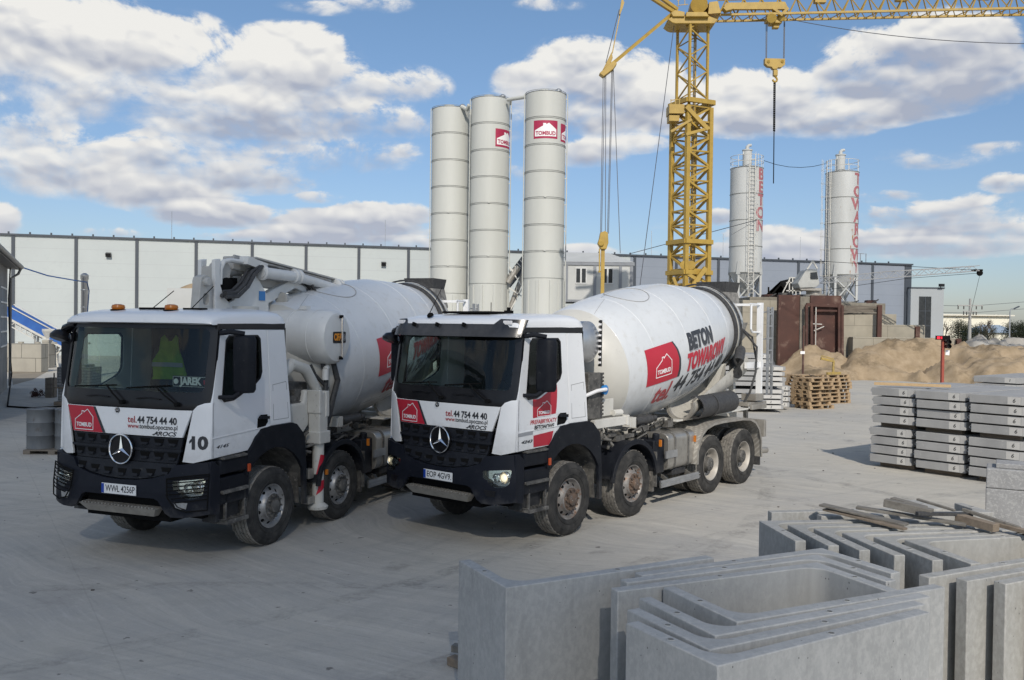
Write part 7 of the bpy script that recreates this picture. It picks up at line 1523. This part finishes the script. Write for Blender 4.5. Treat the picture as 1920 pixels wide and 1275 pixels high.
# pallets
def pallet():
    o = thing('wooden_pallet', 'x', 'pallet'); mb = MB()
    for k in range(5): mb.b2((0, k*.1675, .122), (1.2, k*.1675+.13, .144))
    mb.build('deck', 'pallet wood', o, 0)
    mb = MB()
    for x_ in (0, .55, 1.1): mb.b2((x_, 0, .1), (x_+.1, .8, .121))
    for y_ in (0, .35, .7): mb.b2((0, y_, 0), (1.2, y_+.1, .021))
    for x_ in (0, .53, 1.06):
        for y_ in (0, .33, .66): mb.b2((x_, y_, .0215), (x_+.14, y_+.14, .0995))
    mb.build('boards', 'pallet wood', o, 0); return o
mat('pallet wood', (.42, .30, .175), (.32, .225, .135), 3, .85, c3=(.20, .15, .10), s3=7, t3=(.56, .7), bump=.1)
PP = pallet(); first = True; rr = random.Random(12)
for si, (u, v, n, ang, nm) in enumerate(((1519, 768, 8, 28, 'front left'), (1552, 757, 8, 24, 'right'), (1502, 759, 8, 32, 'left rear'))):
    p = at(u, v, z=0)
    for i in range(n):
        o = PP if first else dup(PP); first = False
        o.location = (p.x+rr.uniform(-.05, .05), p.y+rr.uniform(-.05, .05), i*.146); o.rotation_euler = (rr.uniform(-.01, .01), 0, R(ang+rr.uniform(-4, 4)))
        o['label'] = ('bottom' if i == 0 else 'top' if i == n-1 else ORD[i+1]+' from the ground')+' wooden pallet in the %s pallet stack before the sand' % nm; o['group'] = 'wooden pallets stacked in front of the sand heap'
# small yellow lifting frame on the pallets
mat('worn yellow', (.42, .29, .07), (.30, .22, .08), 8, .7, c3=(.10, .08, .06), s3=14)
p = at(1562, 700, Y=34.2); mb = MB(); mb.bar(p, at(1563, 676, Y=34.2), .08); mb.bar(at(1563, 677, Y=34.2), at(1539, 672, Y=34.2), .13, .1); mb.bar(at(1563, 673, Y=34.8), at(1541, 667, Y=34.8), .04); mb.bar(at(1539, 672, Y=34.2), at(1541, 667, Y=34.8), .04); mb.bar(p-Vector((.3, .2, .0)), p+Vector((.35, .2, .0)), .1)
tag(mb.build('lifting_frame', 'worn yellow', None, 0, bevel=.01), 'worn yellow lifting frame standing bent above the pallets', 'frame')

# left side: paver stacks, trunk, drums
block_mat('pavers', (.30, .30, .295), (.24, .24, .235), .22, .10, jw=.012, jc=(.08, .08, .08))
for i, (u0, u1, vt, vb, lab) in enumerate(((103, 131, 684, 727, 'stack of grey paving stones, the upper rougher one beside the left cab'), )):
    pass
p = at(103, 760, z=0); Y = p.y
o = thing('paver_stack', 'tall stack of grey paving stones half hidden by the left truck mirror', 'paving stones', (at(103.5, 740, Y=Y).x, Y, 0)); z1 = at(110, 684, Y=Y).z; zm = at(110, 727, Y=Y).z
mb = MB(); mb.b2((.05, 0, zm+.03), (1.2, .9, z1-.08)); mb.b2((.16, .1, z1-.079), (1.0, .8, z1)); mb.build('upper_load', 'pavers', o, 0, bevel=.015)
mb = MB(); mb.b2((0.12, -.05, .14), (1.3, .95, zm-.02)); mb.build('lower_load', 'pavers', o, 0, bevel=.01)
mb = MB(); mb.b2((0, -.1, 0), (1.3, .9, .135)); mb.b2((0.02, -.1, zm-.018), (1.25, .9, zm+.028)); mb.build('pallet', 'timber', o, 0)
for i, (u, vb, h_, w_, lab) in enumerate(((-6.0, 26, 1.5, 1.1, 'stack of grey paving blocks on a pallet seen through the left cab window'), (-5.2, 29, 2.2, 1.3, 'higher stack of grey paving blocks behind the left truck cab'))):
    o = thing('paver_stack', lab, 'paving stones', (u, vb, 0)); mb = MB(); mb.b2((0, 0, .14), (w_, .9, h_)); mb.build('load', 'pavers', o, 0, bevel=.02); mb = MB(); mb.b2((-.05, -.05, 0), (w_+.05, .95, .135)); mb.build('pallet', 'timber', o, 0)
p = at(95, 745, z=0); o = thing('timber_block', 'dark upright timber block wrapped with a chain beside the paving stones', 'timber', (p.x, p.y, 0)); mb = MB(); mb.b2((-.12, -.2, 0), (.15, .2, at(95, 708, Y=p.y).z)); mb.b2((.17, -.15, 0), (.22, -.1, .95)); mb.build('post', 'old timber', o, 0, bevel=.02)
mb = MB(); rr = random.Random(2)
for k in range(40): c = Vector((-.25-rr.random()*.45, rr.uniform(-.2, .2), .03+rr.random()*.3*(1-abs(k/40-.5)))); mb.tube([c+Vector((.05*math.cos(t*TAU/8), rr.uniform(-.01, .01), .035*math.sin(t*TAU/8))) for t in range(8)], .012, 5, closed=True)
mb.build('chain', 'rust plate', o)
mat('drum steel', (.10, .11, .12), (.17, .18, .185), 2.2, .6, metal=.15, stretch=(1, 1, .4), c3=(.09, .075, .065), s3=7, t3=(.58, .7))
p = at(46, 852, z=0); Y = p.y; o = thing('low_pallet', 'dark wooden pallet carrying the two steel barrels', 'pallet', (at(43, 850, Y=Y).x, Y, 0)); mb = MB(); mb.b2((0, 0, .075), (1.25, .8, .10))
for k in (0, .55, 1.1): mb.b2((k, 0, 0), (k+.15, .8, .074))
mb.build('boards', 'old timber', o, 0)
def barrel(lab, u):
    c = at(u, 800, Y=Y+.4); o = thing('steel_barrel', lab, 'barrel', (c.x, Y+.4, .10), 0, 'steel barrels on the dark pallet'); mb = MB(); r = .30; h = .88
    mb.lathe([(0, r-.01), (0, r+.008), (.02, r+.008), (.03, r), (h*.33-.02, r), (h*.33, r+.012), (h*.33+.02, r), (h*.66-.02, r), (h*.66, r+.012), (h*.66+.02, r), (h-.03, r), (h-.02, r+.008), (h, r+.008), (h, r-.012), (h-.02, r-.02), (h-.02, 0)], (0, 0, 0), (0, 0, 1), 40, False); mb.build('shell', 'drum steel', o, 40)
    mb = MB(); mb.lathe([(0, .035), (.02, .035), (.021, 0)], (.15, -.1, h-.02), (0, 0, 1), 14, False); mb.build('bung', 'chassis', o); return o
barrel('left steel barrel, streaked dark grey, standing on the dark pallet', 78)
barrel('right steel barrel, half hidden behind the left truck corner', 131)

# small litter and stains on the ground
mat('scrap', (.06, .055, .05), (.12, .11, .10), 5, .9)
rr = random.Random(21)
mb = MB()
for k in range(150):
    u = rr.uniform(-12, 12); v = rr.uniform(6, 32); s = rr.uniform(.008, .03); mb.box((u, v, s*.3), (s*rr.uniform(.8, 2), s, s*.6), rz=rr.random()*3)
tag(mb.build('gravel_crumbs', 'scrap', None, 0), 'small dark crumbs and stone chips scattered over the concrete yard', 'gravel', kind='stuff')
# ---------------------------------------------------------------- added blob out of view, shaped to shade the left of the yard
mcl = bpy.data.materials.new('shade_blocker'); mcl.use_nodes = True; q = NG(mcl.node_tree); q.n.clear()
tr_ = q.new('ShaderNodeBsdfTransparent'); df_ = q.new('ShaderNodeBsdfDiffuse'); q.put(df_.inputs[0], (.9, .9, .9, 1)); mx = q.new('ShaderNodeMixShader'); mx.inputs[0].default_value = .62
q.l.new(tr_.outputs[0], mx.inputs[1]); q.l.new(df_.outputs[0], mx.inputs[2]); oo = q.new('ShaderNodeOutputMaterial'); q.l.new(mx.outputs[0], oo.inputs[0]); MATS['shade_blocker'] = mcl
DIST = 450; target = Vector((-16., 9.5, 0)); cc_ = target+sun_from*DIST
e1 = Vector((0, 0, 1)).cross(sun_from).normalized(); e2 = sun_from.cross(e1)
bm = bmesh.new(); bmesh.ops.create_icosphere(bm, subdivisions=5, radius=1)
for v in bm.verts:
    n_ = v.co.normalized(); k = 1+.16*mn.noise(n_*1.7+Vector((3, 1, 2)))+.10*mn.noise(n_*4)+.05*mn.noise(n_*9)
    c_ = n_*k; v.co = cc_+e1*c_.x*16+e2*c_.y*13.5+sun_from*c_.z*9
me = bpy.data.meshes.new('shade_blocker'); bm.to_mesh(me); bm.free(); me.materials.append(mcl); o = bpy.data.objects.new('shade_blocker', me); COL.objects.link(o)
for f in me.polygons: f.use_smooth = True
tag(o, None, None, kind='structure')
